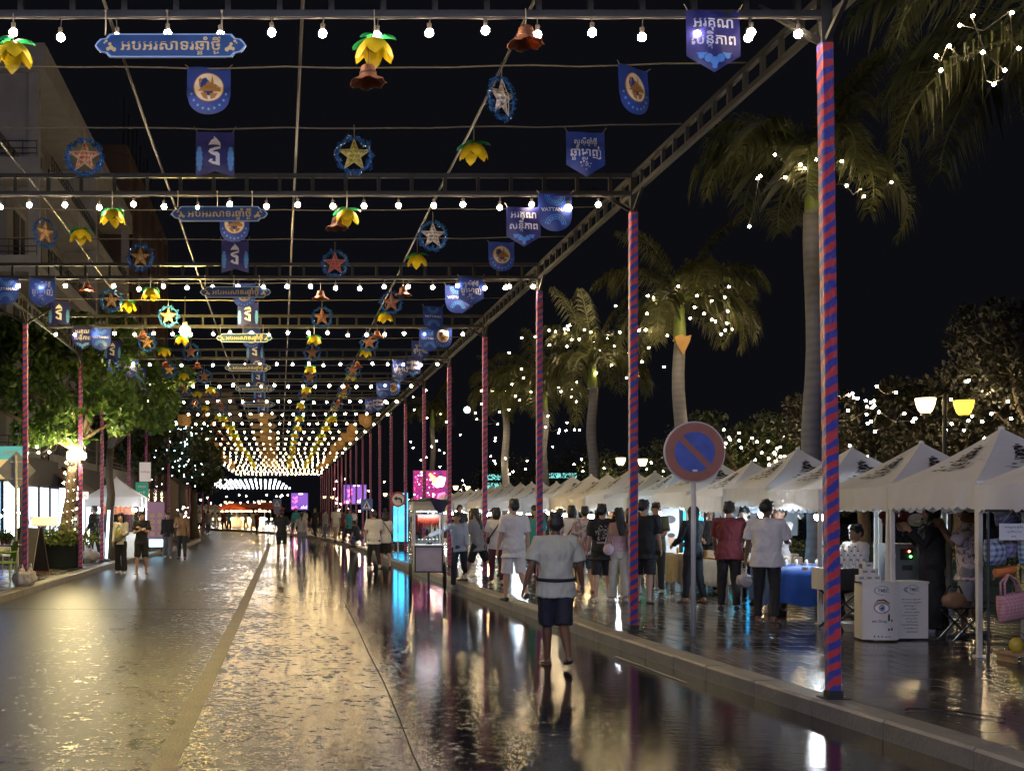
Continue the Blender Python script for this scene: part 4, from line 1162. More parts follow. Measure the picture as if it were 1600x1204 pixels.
# blue illuminated screens at the back of the stalls
t = thing('light_screen', 'wide cyan and blue illuminated backdrop screen behind the trinket stall', 'screen', (9.1, 25.4, GH), 0)
mb = MB(); mb.box((0, 0, 1.15), (1.5, .06, 1.5)); mb.build('frame', BLACK, t)
for x0, wd in ((-.42, .52), (.12, .44), (.56, .34)):
    mb = MB(); mb.box((x0, -.034, 1.15), (wd, .008, 1.42)); mb.build('lit_panel', screen_material('blue_backdrop', [(.01, .10, .75), (.0, .45, .95), (.05, .75, .9), (.3, .2, .9)], 2.6, 2.2), t)
mb = MB(); mb.box((-.6, 0, .2), (.05, .3, .4)); mb.build('foot', BLACK, t); mb = MB(); mb.box((.6, 0, .2), (.05, .3, .4)); mb.build('foot', BLACK, t)
t = thing('light_screen', 'narrow upright cyan screen standing at the kerb beyond the food cart', 'screen', (PX(626, 47), 47, GH), 0)
mb = MB(); mb.box((0, 0, 1.25), (.62, .08, 2.0)); mb.build('frame', BLACK, t)
mb = MB(); mb.box((0, -.044, 1.27), (.54, .008, 1.86)); mb.build('lit_panel', screen_material('cyan_backdrop', [(.02, .25, .95), (.03, .55, 1.0), (.1, .75, 1.0)], 3.2, 1.8), t)
mb = MB(); mb.box((0, 0, .12), (.5, .4, .24)); mb.build('foot', BLACK, t)
# hanging goods in the first tent: bags, shirts and the price sheet
bx = lambda px, y: PX(px, y)
def bag(loc, wd, h, m, label, rz=0, tilt=0.0, straps=True):
    t = thing('hanging_bag', label, 'bag', loc, rz, 'woven bags hanging in the nearest stall')
    mb = MB(); n = 8
    vs = []
    for j in range(n + 1):
        v = j / n; d = .02 + .06 * math.sin(math.pi * (.15 + .8 * v)); ww = wd / 2 * (.88 + .12 * v)
        for i in range(16):
            a = 2 * math.pi * i / 16; c_, s_ = math.cos(a), math.sin(a)
            vs.append((ww * (abs(c_) ** .5) * (1 if c_ > 0 else -1), d * s_, -h * v))
    fs = [(j * 16 + i, j * 16 + (i + 1) % 16, (j + 1) * 16 + (i + 1) % 16, (j + 1) * 16 + i) for j in range(n) for i in range(16)] + [tuple(n * 16 + i for i in range(16))]
    mb.add(vs, fs); mb.build('bag_body', m, t, True)
    if straps:
        for y in (-.03, .03):
            mb = MB(); mb.tube([(-wd * .25, y, -.02), (-wd * .2, y, .12), (0, y * .3, .19), (wd * .2, y, .12), (wd * .25, y, -.02)], .012, 6); mb.build('strap', m, t, True)
    t.rotation_euler = (0, tilt, rz)
    return t
yN = 12.3
bag((bx(1566, yN), yN - .15, PH(925, yN)), .36, .27, plaid('pink_weave', (.42, .17, .18), (.55, .30, .30), 60), 'pink woven tote bag hanging lowest in the nearest stall', .1, R(-10))
bag((bx(1598, yN), yN - .02, PH(910, yN)), .20, .30, plaid('yellow_check', (.55, .48, .05), (.2, .18, .1), 50), 'yellow checked bag hanging beside the pink tote', -.2, R(-14))
bag((bx(1575, yN), yN + .05, PH(886, yN)), .26, .09, mat('orange_cloth', (.55, .16, .04), .6), 'orange cloth pouch hanging above the pink tote', .1, R(-8), False)
bag((bx(1562, yN), yN + .1, PH(842, yN)), .22, .26, plaid('blue_check', (.42, .46, .52), (.04, .09, .22), 34), 'blue checked cloth bag hanging under the price sheet', .1, R(-5), False)
bag((bx(1585, yN), yN + .12, PH(838, yN)), .16, .22, plaid('violet_stripe', (.30, .28, .40), (.10, .09, .2), 34), 'violet striped cloth bag hanging right of the blue checked bag', 0, 0, False)
bag((bx(1606, yN), yN + .05, PH(835, yN)), .16, .30, plaid('teal_check', (.45, .5, .52), (.03, .12, .25), 40), 'blue and white checked bag at the right edge of the nearest stall', 0, R(-6), False)
bag((bx(1590, yN), yN + .2, PH(797, yN)), .26, .14, plaid('navy_check', (.10, .11, .16), (.03, .04, .09), 40), 'dark checked cloth hanging above the price sheet', 0, R(-12), False)
t = thing('price_sheet', 'white card with Khmer lines hung among the bags', 'sign', (bx(1572, yN), yN - .12, PH(830, yN)), R(8))
mb = MB(); mb.box((0, 0, 0), (.30, .012, .165)); mb.build('card', WHITE, t)
mb = MB(); put_text(mb, 'កាបូបខ្មែរ', 0, .045, .20, -.008, 0, .012, height=.026); put_text(mb, 'តម្លៃពិសេស', 0, .0, .17, -.008, 0, .012, height=.022); put_text(mb, '៥០០០', 0, -.045, .05, -.008, 0, .01); mb.build('lettering', PRINT, t)
mb = MB(); mb.tube([(-.13, 0, .08), (0, 0, .22), (.13, 0, .08)], .004, 4); mb.build('hanging_cord', CORD, t)
t = thing('clothes_rail', 'steel rail carrying the bags of the nearest stall', 'rail', (bx(1580, yN), yN + .02, GH))
mb = MB(); mb.tube([(-.25, 0, 1.55), (.75, 0, 1.55)], .014, 8); mb.build('crossbar', STEEL, t)
for x in (-.22, .72): mb = MB(); mb.tube([(x, 0, 0), (x, 0, 1.55)], .014, 8); mb.build('post', STEEL, t)
t = thing('yellow_bag', 'small yellow bag with a cord lying on a low board by the nearest tent leg', 'bag', (bx(1588, 12.5), 12.5, GH + .1))
mb = MB(); mb.ell((0, 0, .07), (.07, .06, .08), 14, 8); mb.build('bag_body', mat('yellow_cloth', (.5, .36, .03), .5), t, True); mb = MB(); mb.tube([(0, 0, .13), (.05, 0, .2), (.1, 0, .16)], .006, 5); mb.build('strap', BLACK, t)
t = thing('low_board', 'low wooden board on short feet under the hanging bags', 'board', (bx(1612, 12.5), 12.5, GH))
mb = MB(); mb.box((0, 0, .085), (.6, .35, .02)); mb.build('board_top', WOOD, t)
for x in (-.25, .25): mb = MB(); mb.box((x, 0, .037), (.04, .3, .075)); mb.build('foot', WOOD, t)
# folding stool and a bag on it, between the first two tents
t = thing('folding_chair', 'dark folding camp chair behind the post beside the woman in black', 'chair', (bx(1503, 14.5), 14.5, GH))
mb = MB(); mb.box((0, 0, .40), (.40, .36, .02)); mb.build('seat', BLACK, t)
for b in (-.16, .16):
    for a in (-1, 1): mb = MB(); mb.bar((a * .19, b, .40), (-a * .19, b, .01), .02); mb.build('crossed_leg', STEEL, t)
t = thing('shoulder_bag', 'tan and black shoulder bag resting by the folding chair', 'bag', (bx(1487, 14.3), 14.25, GH + .42))
mb = MB(); mb.ell((0, 0, .08), (.15, .07, .10), 14, 8); mb.build('bag_body', mat('tan_leather', (.27, .15, .075), .5), t, True); mb = MB(); mb.tube([(-.12, 0, .12), (-.05, 0, .25), (.06, 0, .24), (.12, 0, .1)], .012, 6); mb.build('strap', BLACK, t)
# shirts and caps hung at the back of farther tents, a small portrait poster
for q in range(10):
    i = 5 + q // 2; x = TX + 1.3 + .3 * (q % 2); y = Yt(i) - .5 + .7 * (q % 2)
    t = thing('hanging_shirt', ('%s shirt hung under the roof of the %s tent, %s of two' % (('white', 'dark', 'grey', 'red')[q % 4], nth(i), ('nearer', 'farther')[q % 2])), 'shirt', (x, y, GH + 1.62), random.uniform(-.3, .3), 'clothes hung inside the tents')
    mm = (mat('white_cotton', (.6, .58, .55), .8), mat('black_cotton', (.03, .03, .035), .8), mat('grey_cotton', (.25, .25, .27), .8), mat('red_cotton', (.4, .05, .05), .8))[q % 4]
    mb = MB(); mb.prism([(-.14, -.5), (.14, -.5), (.15, -.12), (.22, -.22), (.28, -.16), (.14, 0), (.05, .02), (-.05, .02), (-.14, 0), (-.28, -.16), (-.22, -.22), (-.15, -.12)], -.025, .025); mb.build('shirt_body', mm, t)
    mb = MB(); mb.tube([(-.12, 0, .0), (0, 0, .04), (.12, 0, 0)], .007, 5); mb.tube([(0, 0, .04), (0, 0, .1)], .005, 5); mb.build('hanger', STEEL, t)
t = thing('portrait_poster', 'upright poster with a smiling portrait beside the trinket table', 'poster', (PX(1047, 23.9), 23.9, GH + .62))
mb = MB(); mb.box((0, 0, .5), (.34, .02, .95)); mb.build('sheet', mat('grey_blue_sheet', (.35, .38, .42), .5), t)
mb = MB(); mb.flat(circle(.02, .36, .07, 16, .09), -.012, 0); mb.flat(circle(.02, .44, .075, 16, .045), -.013, 1); mb.flat([(-.12, .03), (.16, .03), (.12, .24), (-.08, .24)], -.0125, 2); mb.flat(circle(0, .75, .11, 12, .08), -.012, 1); mb.build('portrait', [mat('skin_print2', (.4, .25, .17), .6), PRINT, mat('shirt_print', (.55, .58, .6), .6)], t)
# caps and plush toys hanging in the second tent
t = thing('white_cap', 'white cap with a black disc hanging in the second tent', 'cap', (bx(1432, 16.2), 16.2, PH(812, 16.2)), R(20))
mb = MB(); mb.ell((0, 0, 0), (.11, .11, .085), 14, 8); mb.build('crown', WHITE, t, True); mb = MB(); mb.prism(circle(0, -.03, .15, 18, .03), -.18, -.06); mb.build('peak', WHITE, t); mb = MB(); mb.lathe([(0, 0), (.035, 0), (.035, .01)], 14, (-.02, -.115, .0), 0, Matrix.Rotation(R(90), 4, 'X')); mb.build('badge', BLACK, t)
t = thing('hanging_bundle', 'dark red cloth bundle hanging under the second tent roof', 'bundle', (bx(1402, 16.4), 16.4, PH(812, 16.4)))
mb = MB()
for q in range(9): mb.ell((random.uniform(-.16, .16), random.uniform(-.06, .06), random.uniform(-.05, .07)), (random.uniform(.06, .1), .06, random.uniform(.05, .08)), 10, 6)
mb.build('cloth_folds', mat('dark_red_cloth', (.16, .02, .025), .7), t, True)
mb = MB(); mb.tube([(0, 0, .1), (0, 0, .22)], .01, 5); mb.build('cord', CORD, t)

# clipped hedge behind the stalls and the low wall of the riverside park
HEDGE = leafmat('hedge_leaf', (.035, .06, .015), (.08, .11, .025), .25)
def leaf_cloud(mb, pts, size, rnd, droop=0.4):
    for p in pts:
        d = Vector((rnd.gauss(0, 1), rnd.gauss(0, 1), rnd.gauss(0, 1) - droop)).normalized(); u = d.orthogonal().normalized(); u = (u * math.cos(rnd.random() * 6) + d.cross(u) * math.sin(rnd.random() * 6))
        L = size * rnd.uniform(.6, 1.3); ww = L * .32; p = Vector(p); nrm = d.cross(u)
        mb.add([p - d * L * .5, p + u * ww + nrm * ww * .3, p + d * L * .5, p - u * ww + nrm * ww * .3], [(0, 1, 2, 3)])
rnd = random.Random(3)
mb = MB(); leaf_cloud(mb, [(rnd.uniform(-.35, .35), rnd.uniform(-9, 15), .75 + rnd.uniform(-.55, .12)) for _ in range(7000)], .10, rnd)
t = thing('hedge', 'low clipped green hedge running behind the market tents', 'hedge', (12.2, 24, GH))
o = mb.build('foliage', HEDGE, t)
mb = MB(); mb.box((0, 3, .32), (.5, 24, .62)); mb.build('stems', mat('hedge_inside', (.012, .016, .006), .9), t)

t = thing('black_cable', 'thick black cable lying curved on the pavement edge near the first striped pole', 'cable', (PX(1440, 9.6), 9.3, GH))
mb = MB(); mb.tube([(-.22, .12, .012), (-.16, .17, .014), (-.02, .15, .013), (.14, .02, .012), (.24, -.16, .012), (.30, -.30, .012)], .007, 8); mb.build('cable', BLACK, t, True)
# ------------------------------------------------------------------ signs
def rotx(mbf): pass
SIGNRED = mat('faded_red_sign', (0.36, 0.15, 0.11), 0.4, 0, .25, 9)
SIGNBLUE = mat('sign_blue', (0.09, 0.14, 0.48), 0.35, 0, .5, 5)
SIGNBACK = mat('bare_sign_aluminium', (0.33, 0.33, 0.32), 0.55, .1, .3, 5)
GALV = mat('galvanised_post', (0.56, 0.56, 0.55), 0.45, .1, .2, 6)
def disc(mb, r, y0, y1, n=48, mi=0, cz=0.0, cx=0.0): return mb.prism(circle(cx, cz, r, n), y0, y1, mi)
ys = 13.2
sx = PX(1085, ys); sc = PH(706, ys); sr = 47.5 * ys / F
t = thing('no_parking_sign', 'round no-parking sign, red ring and slash over blue, on a grey post', 'sign', (sx, PX(0, 1) * 0 + 15.0, GH))
ys = 15.0; sx = PX(1085, ys); sc = PH(706, ys) - GH; sr = 48 * ys / F
t.location = (sx, ys, GH)
mb = MB(); disc(mb, sr, -.012, .012, 56, 0, sc); mb.build('rim_plate', mat('sign_white_rim', (.55, .52, .50), .4), t)
mb = MB(); disc(mb, sr * .955, -.016, -.0125, 56, 0, sc); mb.build('red_ring', SIGNRED, t)
mb = MB()
ri = sr * .655
for s_ in (0, 1):
    a0 = R(135 + 8.5) + s_ * math.pi; a1 = R(315 - 8.5) + s_ * math.pi
    pts = [(ri * math.cos(a0 + (a1 - a0) * i / 24), sc + ri * math.sin(a0 + (a1 - a0) * i / 24)) for i in range(25)]
    mb.prism(pts, -.020, -.0165)
mb.build('blue_field', SIGNBLUE, t)
mb = MB(); mb.box((0.0, -.022, sc - sr * .60), (.058, .003, .026)); mb.build('sticker', WHITE, t)
mb = MB(); mb.tube([(0, .035, 0), (0, .035, sc + sr * .4)], .030, 14); mb.build('post', GALV, t, True)
for q in (-.1, .12): mb = MB(); mb.box((0, .03, sc + q), (.12, .05, .03)); mb.build('clamp', GALV, t)
# left: bare back of a diamond sign
yl = 27.5; c = P(25, 735, yl)
t = thing('diamond_sign', 'grey back of a diamond-shaped road sign on a post by the white bags', 'sign', (c.x, yl, GH))
h = c.z - GH; r = 29 * yl / F * 1.05
mb = MB(); mb.prism([(0, h - r), (r, h), (0, h + r), (-r, h)], .04, .052); mb.build('sign_plate', SIGNBACK, t)
mb = MB(); mb.tube([(0, 0, 0), (0, 0, h + r * .8)], .035, 12); mb.build('post', GALV, t, True)
for q in (-.18, .2): mb = MB(); mb.box((0, .02, h + q), (.26, .035, .04)); mb.build('bracket', GALV, t)
# far signs on the right
yt = 45; c = P(622, 780, yt)
t = thing('no_left_turn_sign', 'round white no-left-turn sign with a red ring beyond the food cart', 'sign', (c.x, yt, GH)); h = c.z - GH; r = 12 * yt / F
mb = MB(); disc(mb, r, -.01, .01, 32, 0, h); mb.build('red_ring', mat('red_sign_paint', (.5, .05, .04), .4), t)
mb = MB(); disc(mb, r * .76, -.014, -.0105, 32, 0, h); mb.build('white_field', WHITE, t)
mb = MB(); mb.flat([(.10, h - .14), (.15, h - .14), (.15, h - .0), (.06, h + .07), (-.05, h + .07), (-.05, h + .13), (-.16, h + .035), (-.05, h - .05), (-.05, h + .01), (.04, h + .01), (.10, h - .04)], -.016); mb.build('arrow', PRINT, t)
mb = MB(); mb.bar((-r * .6, -.018, h + r * .6), (r * .6, -.018, h - r * .6), .035, .004); mb.build('slash', MATS['red_sign_paint'], t)
mb = MB(); mb.tube([(0, .03, 0), (0, .03, h)], .03, 8); mb.build('post', GALV, t)
yt = 58; c = P(573, 788, yt)
def cross_sign(px, py, yt, sz, label):
    c = P(px, py, yt); t = thing('crossing_sign', label, 'sign', (c.x, yt, GH)); h = c.z - GH; s = sz * yt / F
    mb = MB(); mb.box((0, 0, h), (2 * s, .02, 2 * s)); mb.build('blue_plate', SIGNBLUE, t)
    mb = MB(); mb.flat([(-s * .75, h - s * .7), (s * .75, h - s * .7), (0, h + s * .75)], -.012); mb.build('white_triangle', WHITE, t)
    mb = MB(); mb.flat(circle(0, h + s * .25, s * .12, 10), -.015); mb.flat([(-s * .12, h + s * .1), (s * .12, h + s * .1), (s * .3, h - s * .6), (s * .15, h - s * .6), (0, h - s * .2), (-s * .2, h - s * .6), (-s * .35, h - s * .6)][::-1], -.015); mb.build('walker_print', PRINT, t)
    mb = MB(); mb.tube([(0, .03, 0), (0, .03, h)], .03, 8); mb.build('post', GALV, t)
cross_sign(573, 788, 58, 9, 'blue pedestrian-crossing sign between the far striped poles, nearer one')
cross_sign(433, 786, 78, 6.5, 'blue pedestrian-crossing sign above a small round sign at the far bend')
yt = 78; c = P(433.5, 795, yt)
t = thing('round_far_sign', 'small round red and blue sign under the farther crossing sign', 'sign', (c.x + .02, yt - .12, GH)); h = c.z - GH - .12
mb = MB(); disc(mb, .27, -.01, .01, 24, 0, h); mb.build('red_ring', SIGNRED, t); mb = MB(); disc(mb, .19, -.014, -.0105, 24, 0, h); mb.build('blue_field', SIGNBLUE, t); mb = MB(); mb.tube([(0, .02, 0), (0, .02, h)], .02, 8); mb.build('post', GALV, t)
# LED billboards above the tents
def billboard(x0, y0, x1, y1, Y, cols, st, label, sc_=3.0, extra=None):
    a, b = P(x0, y1, Y), P(x1, y0, Y); cx = (a.x + b.x) / 2; wd = b.x - a.x; hh = b.z - a.z
    t = thing('led_billboard', label, 'billboard', (cx, Y, GH), R(-8)); z = (a.z + b.z) / 2 - GH
    mb = MB(); mb.box((0, .1, z), (wd * 1.04, .16, hh * 1.04)); mb.build('casing', BLACK, t)
    mb = MB(); mb.box((0, .012, z), (wd, .01, hh)); mb.build('lit_screen', screen_material('led_%d' % Y, cols, st, sc_), t)
    mb = MB()
    for s_ in (-1, 1): mb.box((s_ * wd * .35, .1, (z - hh / 2) / 2), (.12, .12, z - hh / 2))
    mb.build('stand', STEEL, t)
    if extra: extra(t, wd, hh, z)
def ex1(t, wd, hh, z):
    mb = MB(); rr = random.Random(2)
    mb.flat([(.05 * wd, z + .1 * hh), (.28 * wd, z + .34 * hh), (.47 * wd, z + .28 * hh), (.40 * wd, z + .02 * hh), (.2 * wd, z - .02 * hh)], -.002, 0)
    mb.flat([(.18 * wd, z - .42 * hh), (.46 * wd, z - .38 * hh), (.44 * wd, z - .15 * hh), (.24 * wd, z - .2 * hh)], -.002, 1)
    mb.flat([(.2 * wd, z + .28 * hh), (.0 * wd, z + .44 * hh), (-.05 * wd, z + .38 * hh), (.1 * wd, z + .1 * hh)], -.003, 2)
    for k in range(60): mb.flat(circle(rr.uniform(-.48, .15) * wd, z + rr.uniform(-.47, .47) * hh, rr.uniform(.01, .03) * wd, 6), -.004 - .0001 * k, k % 2)
    mb.build('lit_picture', [emis('led_white', (1, .75, .8), 4), emis('led_pink', (1, .1, .3), 3.0), emis('led_orange', (1, .3, .08), 3)], t)
billboard(646, 735, 698, 786, 60, [(.02, .10, .55), (.30, .02, .20), (.75, .03, .25), (.25, .02, .22)], .65, 'bright pink and blue LED billboard above the tents, nearest of three', 5.0, ex1)
def ex2(t, wd, hh, z):
    mb = MB(); rr = random.Random(4)
    for k in range(16): mb.flat(circle(rr.uniform(-.48, -.15) * wd, z + rr.uniform(-.45, .4) * hh, rr.uniform(.03, .07) * wd, 7), -.004 - .0001 * k, 0)
    mb.flat([(-.06 * wd, z + .42 * hh), (.2 * wd, z + .42 * hh), (.2 * wd, z + .47 * hh), (-.06 * wd, z + .47 * hh)], -.004, 1)
    for q in range(4): mb.flat([(.1 + .09 * q) * wd * 1 and ((.08 + .1 * q) * wd, z - .42 * hh), ((.13 + .1 * q) * wd, z - .42 * hh), ((.15 + .1 * q) * wd, z - (.28 - .06 * (q % 2)) * hh)], -.004, 1)
    mb.build('lit_picture', [emis('led_rose', (1, .08, .35), 3.5), emis('led_white2', (1, .9, 1), 4)], t)
billboard(537, 757, 572, 787, 92, [(.16, .08, .55), (.3, .10, .6), (.22, .12, .65)], 0.8, 'violet LED billboard above the tents with pink speckles, middle of three', .8, ex2)
billboard(455, 770, 481, 796, 122, [(.14, .08, .5), (.28, .10, .55), (.2, .12, .6)], 0.8, 'small violet LED billboard at the far bend, farthest of three', .8, ex2)

# ------------------------------------------------------------------ twin street lamps in the riverside park
def street_lamp(px1, px2, py, Y, label, on=(1, 1), dz=0.0):
    x = PX((px1 + px2) / 2, Y); hz = PH(py, Y) - GH; ax = (PX(px2, Y) - PX(px1, Y)) / 2
    t = thing('street_lamp', label, 'street lamp', (x, Y, GH), 0, 'twin street lamps in the riverside park')
    mb = MB(); mb.lathe([(.13, 0), (.12, .25), (.07, .4), (.05, 1.2), (.045, hz - .1), (.06, hz), (.05, hz + .12), (.02, hz + .2), (0, hz + .24)], 14); mb.build('post', STEEL, t, True)
    for s_ in (-1, 1):
        k = 0 if s_ < 0 else 1
        mb = MB(); mb.tube([(0, 0, hz - .25), (s_ * ax * .5, 0, hz - .42), (s_ * ax, 0, hz - .36), (s_ * ax, 0, hz - .22)], .025, 8); mb.build('arm', STEEL, t, True)
        mb = MB(); r = .215; mb.lathe([(r * .45, -.21), (r * .68, -.15), (r * .9, -.02), (r, .10), (r * .97, .115), (0, .12)], 18)
        o = mb.build('lamp_shade', emis('street_globe', (1, .76, .36), 3.2) if on[k] else emis('dim_yellow_globe', (1, .62, .06), 1.6), t, False, (s_ * ax, 0, hz + (0 if s_ < 0 else -.05)))
        mb = MB(); mb.lathe([(.10, 0), (.10, .05), (.05, .08)], 12, (s_ * ax, 0, hz - .28)); mb.build('collar', STEEL, t)
street_lamp(1446, 1506, 630, 27, 'twin street lamp with one white and one dim yellow shade, nearest in the park', (1, 0))
street_lamp(970, 1004, 719, 55, 'twin street lamp between the second striped pole and a palm, both shades lit', (1, 1))
street_lamp(712, 731, 761, 100, 'small twin street lamp beside the nearest LED billboard', (1, 1))
street_lamp(602, 614, 772, 130, 'tiny twin street lamp left of the nearest LED billboard', (1, 1))
street_lamp(507, 519, 776, 160, 'tiny twin street lamp just left of the violet LED billboard', (1, 1))
street_lamp(404, 413, 783, 190, 'tiny twin street lamp above the far bend', (1, 1))
street_lamp(352, 359, 784, 200, 'tiny twin street lamp at the left of the far bend', (1, 1))
# bare yellow lamp hung below the frame on the shop side
Y = 24.6; c = P(289, 517, Y)
t = thing('hanging_lamp', 'large bright yellow lamp hung below the frame, larger than the string bulbs', 'lamp', c)
mb = MB(); mb.ell((0, 0, 0), .105, 20, 14); mb.build('lit_globe', emis('large_yellow_lamp', (1, .72, .20), 1400), t, True)
mb = MB(); mb.lathe([(.05, .09), (.05, .17), (.02, .19)], 12); mb.tube([(0, 0, .19), (0, 0, HB - c.z + .2)], .008, 5); mb.build('cap', SOCKET, t)

# ------------------------------------------------------------------ palms with fairy bulbs
PALMLEAF = leafmat('palm_leaflet', (.034, .044, .017), (.105, .105, .040), .3)
RACHIS = mat('palm_rachis', (.10, .115, .035), .5)
def ringed_bark():
    m, nt, b = _nt('ringed_palm_bark'); N, L = nt.nodes, nt.links
    tc = N.new('ShaderNodeTexCoord'); wv = N.new('ShaderNodeTexWave'); wv.bands_direction = 'Z'; wv.inputs['Scale'].default_value = 1.9; wv.inputs['Distortion'].default_value = 2.2; wv.inputs['Detail'].default_value = 3; wv.inputs['Detail Scale'].default_value = 2.5
    L.new(tc.outputs['Object'], wv.inputs['Vector'])
    n = N.new('ShaderNodeTexNoise'); n.inputs['Scale'].default_value = 3.0; n.inputs['Detail'].default_value = 7
    L.new(tc.outputs['Object'], n.inputs['Vector'])
    f = M_(nt, 'ADD', M_(nt, 'MULTIPLY', wv.outputs['Fac'], .22), M_(nt, 'MULTIPLY', n.outputs['Fac'], .85))
    mx = N.new('ShaderNodeMix'); mx.data_type = 'RGBA'; mx.inputs[6].default_value = (.10, .10, .12, 1); mx.inputs[7].default_value = (.22, .22, .25, 1)
    L.new(f, mx.inputs[0]); L.new(mx.outputs[2], b.inputs['Base Color']); b.inputs['Roughness'].default_value = .85
    bp = N.new('ShaderNodeBump'); bp.inputs['Strength'].default_value = .8; bp.inputs['Distance'].default_value = .03
    L.new(f, bp.inputs['Height']); L.new(bp.outputs['Normal'], b.inputs['Normal']); return m
TRUNK = ringed_bark()
SHAFT = mat('green_crownshaft', (.13, .18, .035), .4, 0, .25, 4)
HUSK = mat('dry_sheath', (.35, .20, .07), .7)
def frond(mb, base, az, el, L, droop, rnd):
    n = 26; pts = []; p = Vector(base); ang = el
    for i in range(n + 1):
        pts.append(p.copy()); st = L / n
        p = p + Vector((math.cos(az) * math.cos(ang), math.sin(az) * math.cos(ang), math.sin(ang))) * st
        ang -= droop * (0.35 + 1.3 * i / n) / n
    mb.tube(pts, [.028 * (1 - .85 * i / n) + .003 for i in range(n + 1)], 5, 1)
    side = Vector((-math.sin(az), math.cos(az), 0))
    for i in range(3, n + 1):
        for s_ in (-1, 1):
            for q in range(3):
                u = min(1, (i + q / 3) / n)
                if u > 1: continue
                k = min(n - 1, int(u * n)); b = pts[k].lerp(pts[k + 1], u * n - k) if k < n else pts[n]
                tdir = (pts[min(n, k + 1)] - pts[max(0, k - 1)]).normalized()
                ll = L * .27 * (math.sin(math.pi * min(1, .16 + .80 * u)) ** .6) * rnd.uniform(.8, 1.15)
                up = rnd.uniform(-.25, .55)
                d = (side * s_ * .80 + tdir * .55 + Vector((0, 0, up))).normalized()
                wv = .019
                m = b + d * ll * .5 + Vector((0, 0, -.05 * ll)); e = b + d * ll * .9 + Vector((0, 0, -.62 * ll))
                nn = tdir * wv
                mb.add([b - nn * .5, b + nn * .5, m + nn, e, m - nn], [(0, 1, 2, 3, 4)], 0)
def palm(x, Y, htop, label, seed, L=2.5, nf=15, husk=False, rt=.17):
    rnd = random.Random(seed)
    t = thing('palm_tree', label, 'palm tree', (x, Y, GH), 0, 'royal palms behind the market tents')
    zc = htop; zs = zc - 1.15
    mb = MB(); mb.tube([(.05 * math.sin(i * .9 + seed), .03 * math.cos(i * 1.3), zs * i / 14) for i in range(15)], [rt * (1.25 if i == 0 else 1.0 + .10 * math.sin(math.pi * i / 14) - .12 * i / 14) for i in range(15)], 16); mb.build('trunk', TRUNK, t, True)
    mb = MB(); mb.lathe([(rt * .95, zs - .03), (rt * .98, zs + .1), (rt * .8, zs + .7), (rt * .55, zc), (.05, zc + .2)], 16); mb.build('crownshaft', SHAFT, t, True)
    mb = MB(); mb.lathe([(rt * 1.05, zs - .02), (rt * 1.10, zs + .015), (rt * .97, zs + .05)], 16, cap=False); mb.build('leaf_scar_ring', HUSK if husk else TRUNK, t)
    if husk:
        mb = MB(); mb.prism([(-.16, zs - .1), (.03, zs - .42), (.2, zs - .05), (.24, zs + .12), (.1, zs + .08), (-.02, zs + .14), (-.2, zs + .08)], -rt - .06, -rt - .01); mb.build('dry_sheath', HUSK, t)
    mb = MB()
    for k in range(nf):
        az = k * 2.39996 + rnd.uniform(-.2, .2); el = R(rnd.choice([66, 44, 30, 18, 10, 3])) if k > 2 else R(72 - 14 * k)
        frond(mb, (0, 0, zc - .02), az, el, L * rnd.uniform(.85, 1.12), rnd.uniform(1.7, 2.6) if el < 1.1 else rnd.uniform(.5, 1.0), rnd)
    mb.build('crown', [PALMLEAF, RACHIS], t)
    return t
FAIRY = emis('fairy_bulb', (1.0, .74, .40), 190)
fairy_me = ico(.042, 2); fairy_me.materials.append(FAIRY)
def fairy(pts, label, r=.042, m=None, group='fairy lights in the trees and palms', parts=True):
    r *= .50
    c = sum((Vector(p) for p in pts), Vector()) / len(pts)
    t = thing('fairy_lights', label, 'fairy lights', c, 0, group)
    mb = MB(); ps = [Vector(p) - c for p in pts]
    for a, b in zip(ps, ps[1:]):
        if (a - b).length < 1.1: mb.tube([a + Vector((0, .04, .03)), (a + b) / 2 + Vector((0, .05, -.12)), b + Vector((0, .04, .03))], .006, 4)
    mb.build('cord', SOCKET, t)
    if parts and len(ps) <= 60:
        for p in ps:
            o = link('bulb', fairy_me, t, p)
            if r != .042: o.scale = (r / .042,) * 3
            if m: o.material_slots[0].link = 'OBJECT'; o.material_slots[0].material = m
    else:
        o = link('bulbs', lump(ps, r, m or FAIRY), t); o['kind'] = 'stuff'
PALMX = 10.6
def px_pts(lst, Y, jit=.35, seed=0, more=0):
    rr = random.Random(seed); out = []
    for a, b in lst:
        y = Y + rr.uniform(-jit, jit) - .4; out.append(P(a, b, y))
    for k in range(more):
        a, b = lst[rr.randrange(len(lst))]; y = Y + rr.uniform(-1.2, 1.2); out.append(P(a + rr.gauss(0, 22), b + abs(rr.gauss(0, 26)), y))
    return out
palm(10.2, 15.2, 7.5, 'nearest palm, only its drooping fronds showing at the top right', 11, 3.2, 20)
palm(PX(1271, 24), 24, 8.55, 'palm directly behind the first striped pole, green shaft lit by bulbs', 12, 2.6, 20)
palm(PX(1062, 33), 33, 7.3, 'palm with a torn orange sheath right of the second striped pole', 13, 2.6, 22, True)
palm(PX(926, 42), 42, 6.9, 'palm between the second and third striped poles, taller of the pair', 14, 2.7, 22)
palm(PX(850, 51), 51, 6.9, 'shorter bushy palm close right of the third striped pole', 15, 2.9, 22)
palm(PX(790, 60), 60, 7.6, 'palm between the third and fourth striped poles', 16, 2.5, 18)
palm(PX(682, 78), 80, 8.2, 'slender palm behind the nearest LED billboard', 17, 2.3, 12)
fairy(px_pts([(1463, 88), (1483, 72), (1536, 82), (1553, 132), (1592, 76), (1581, 20), (1500, 40), (1470, 110), (1570, 110), (1520, 25)], 14.9, .5, 9), 'fairy bulbs in the nearest palm at the top right', .040)
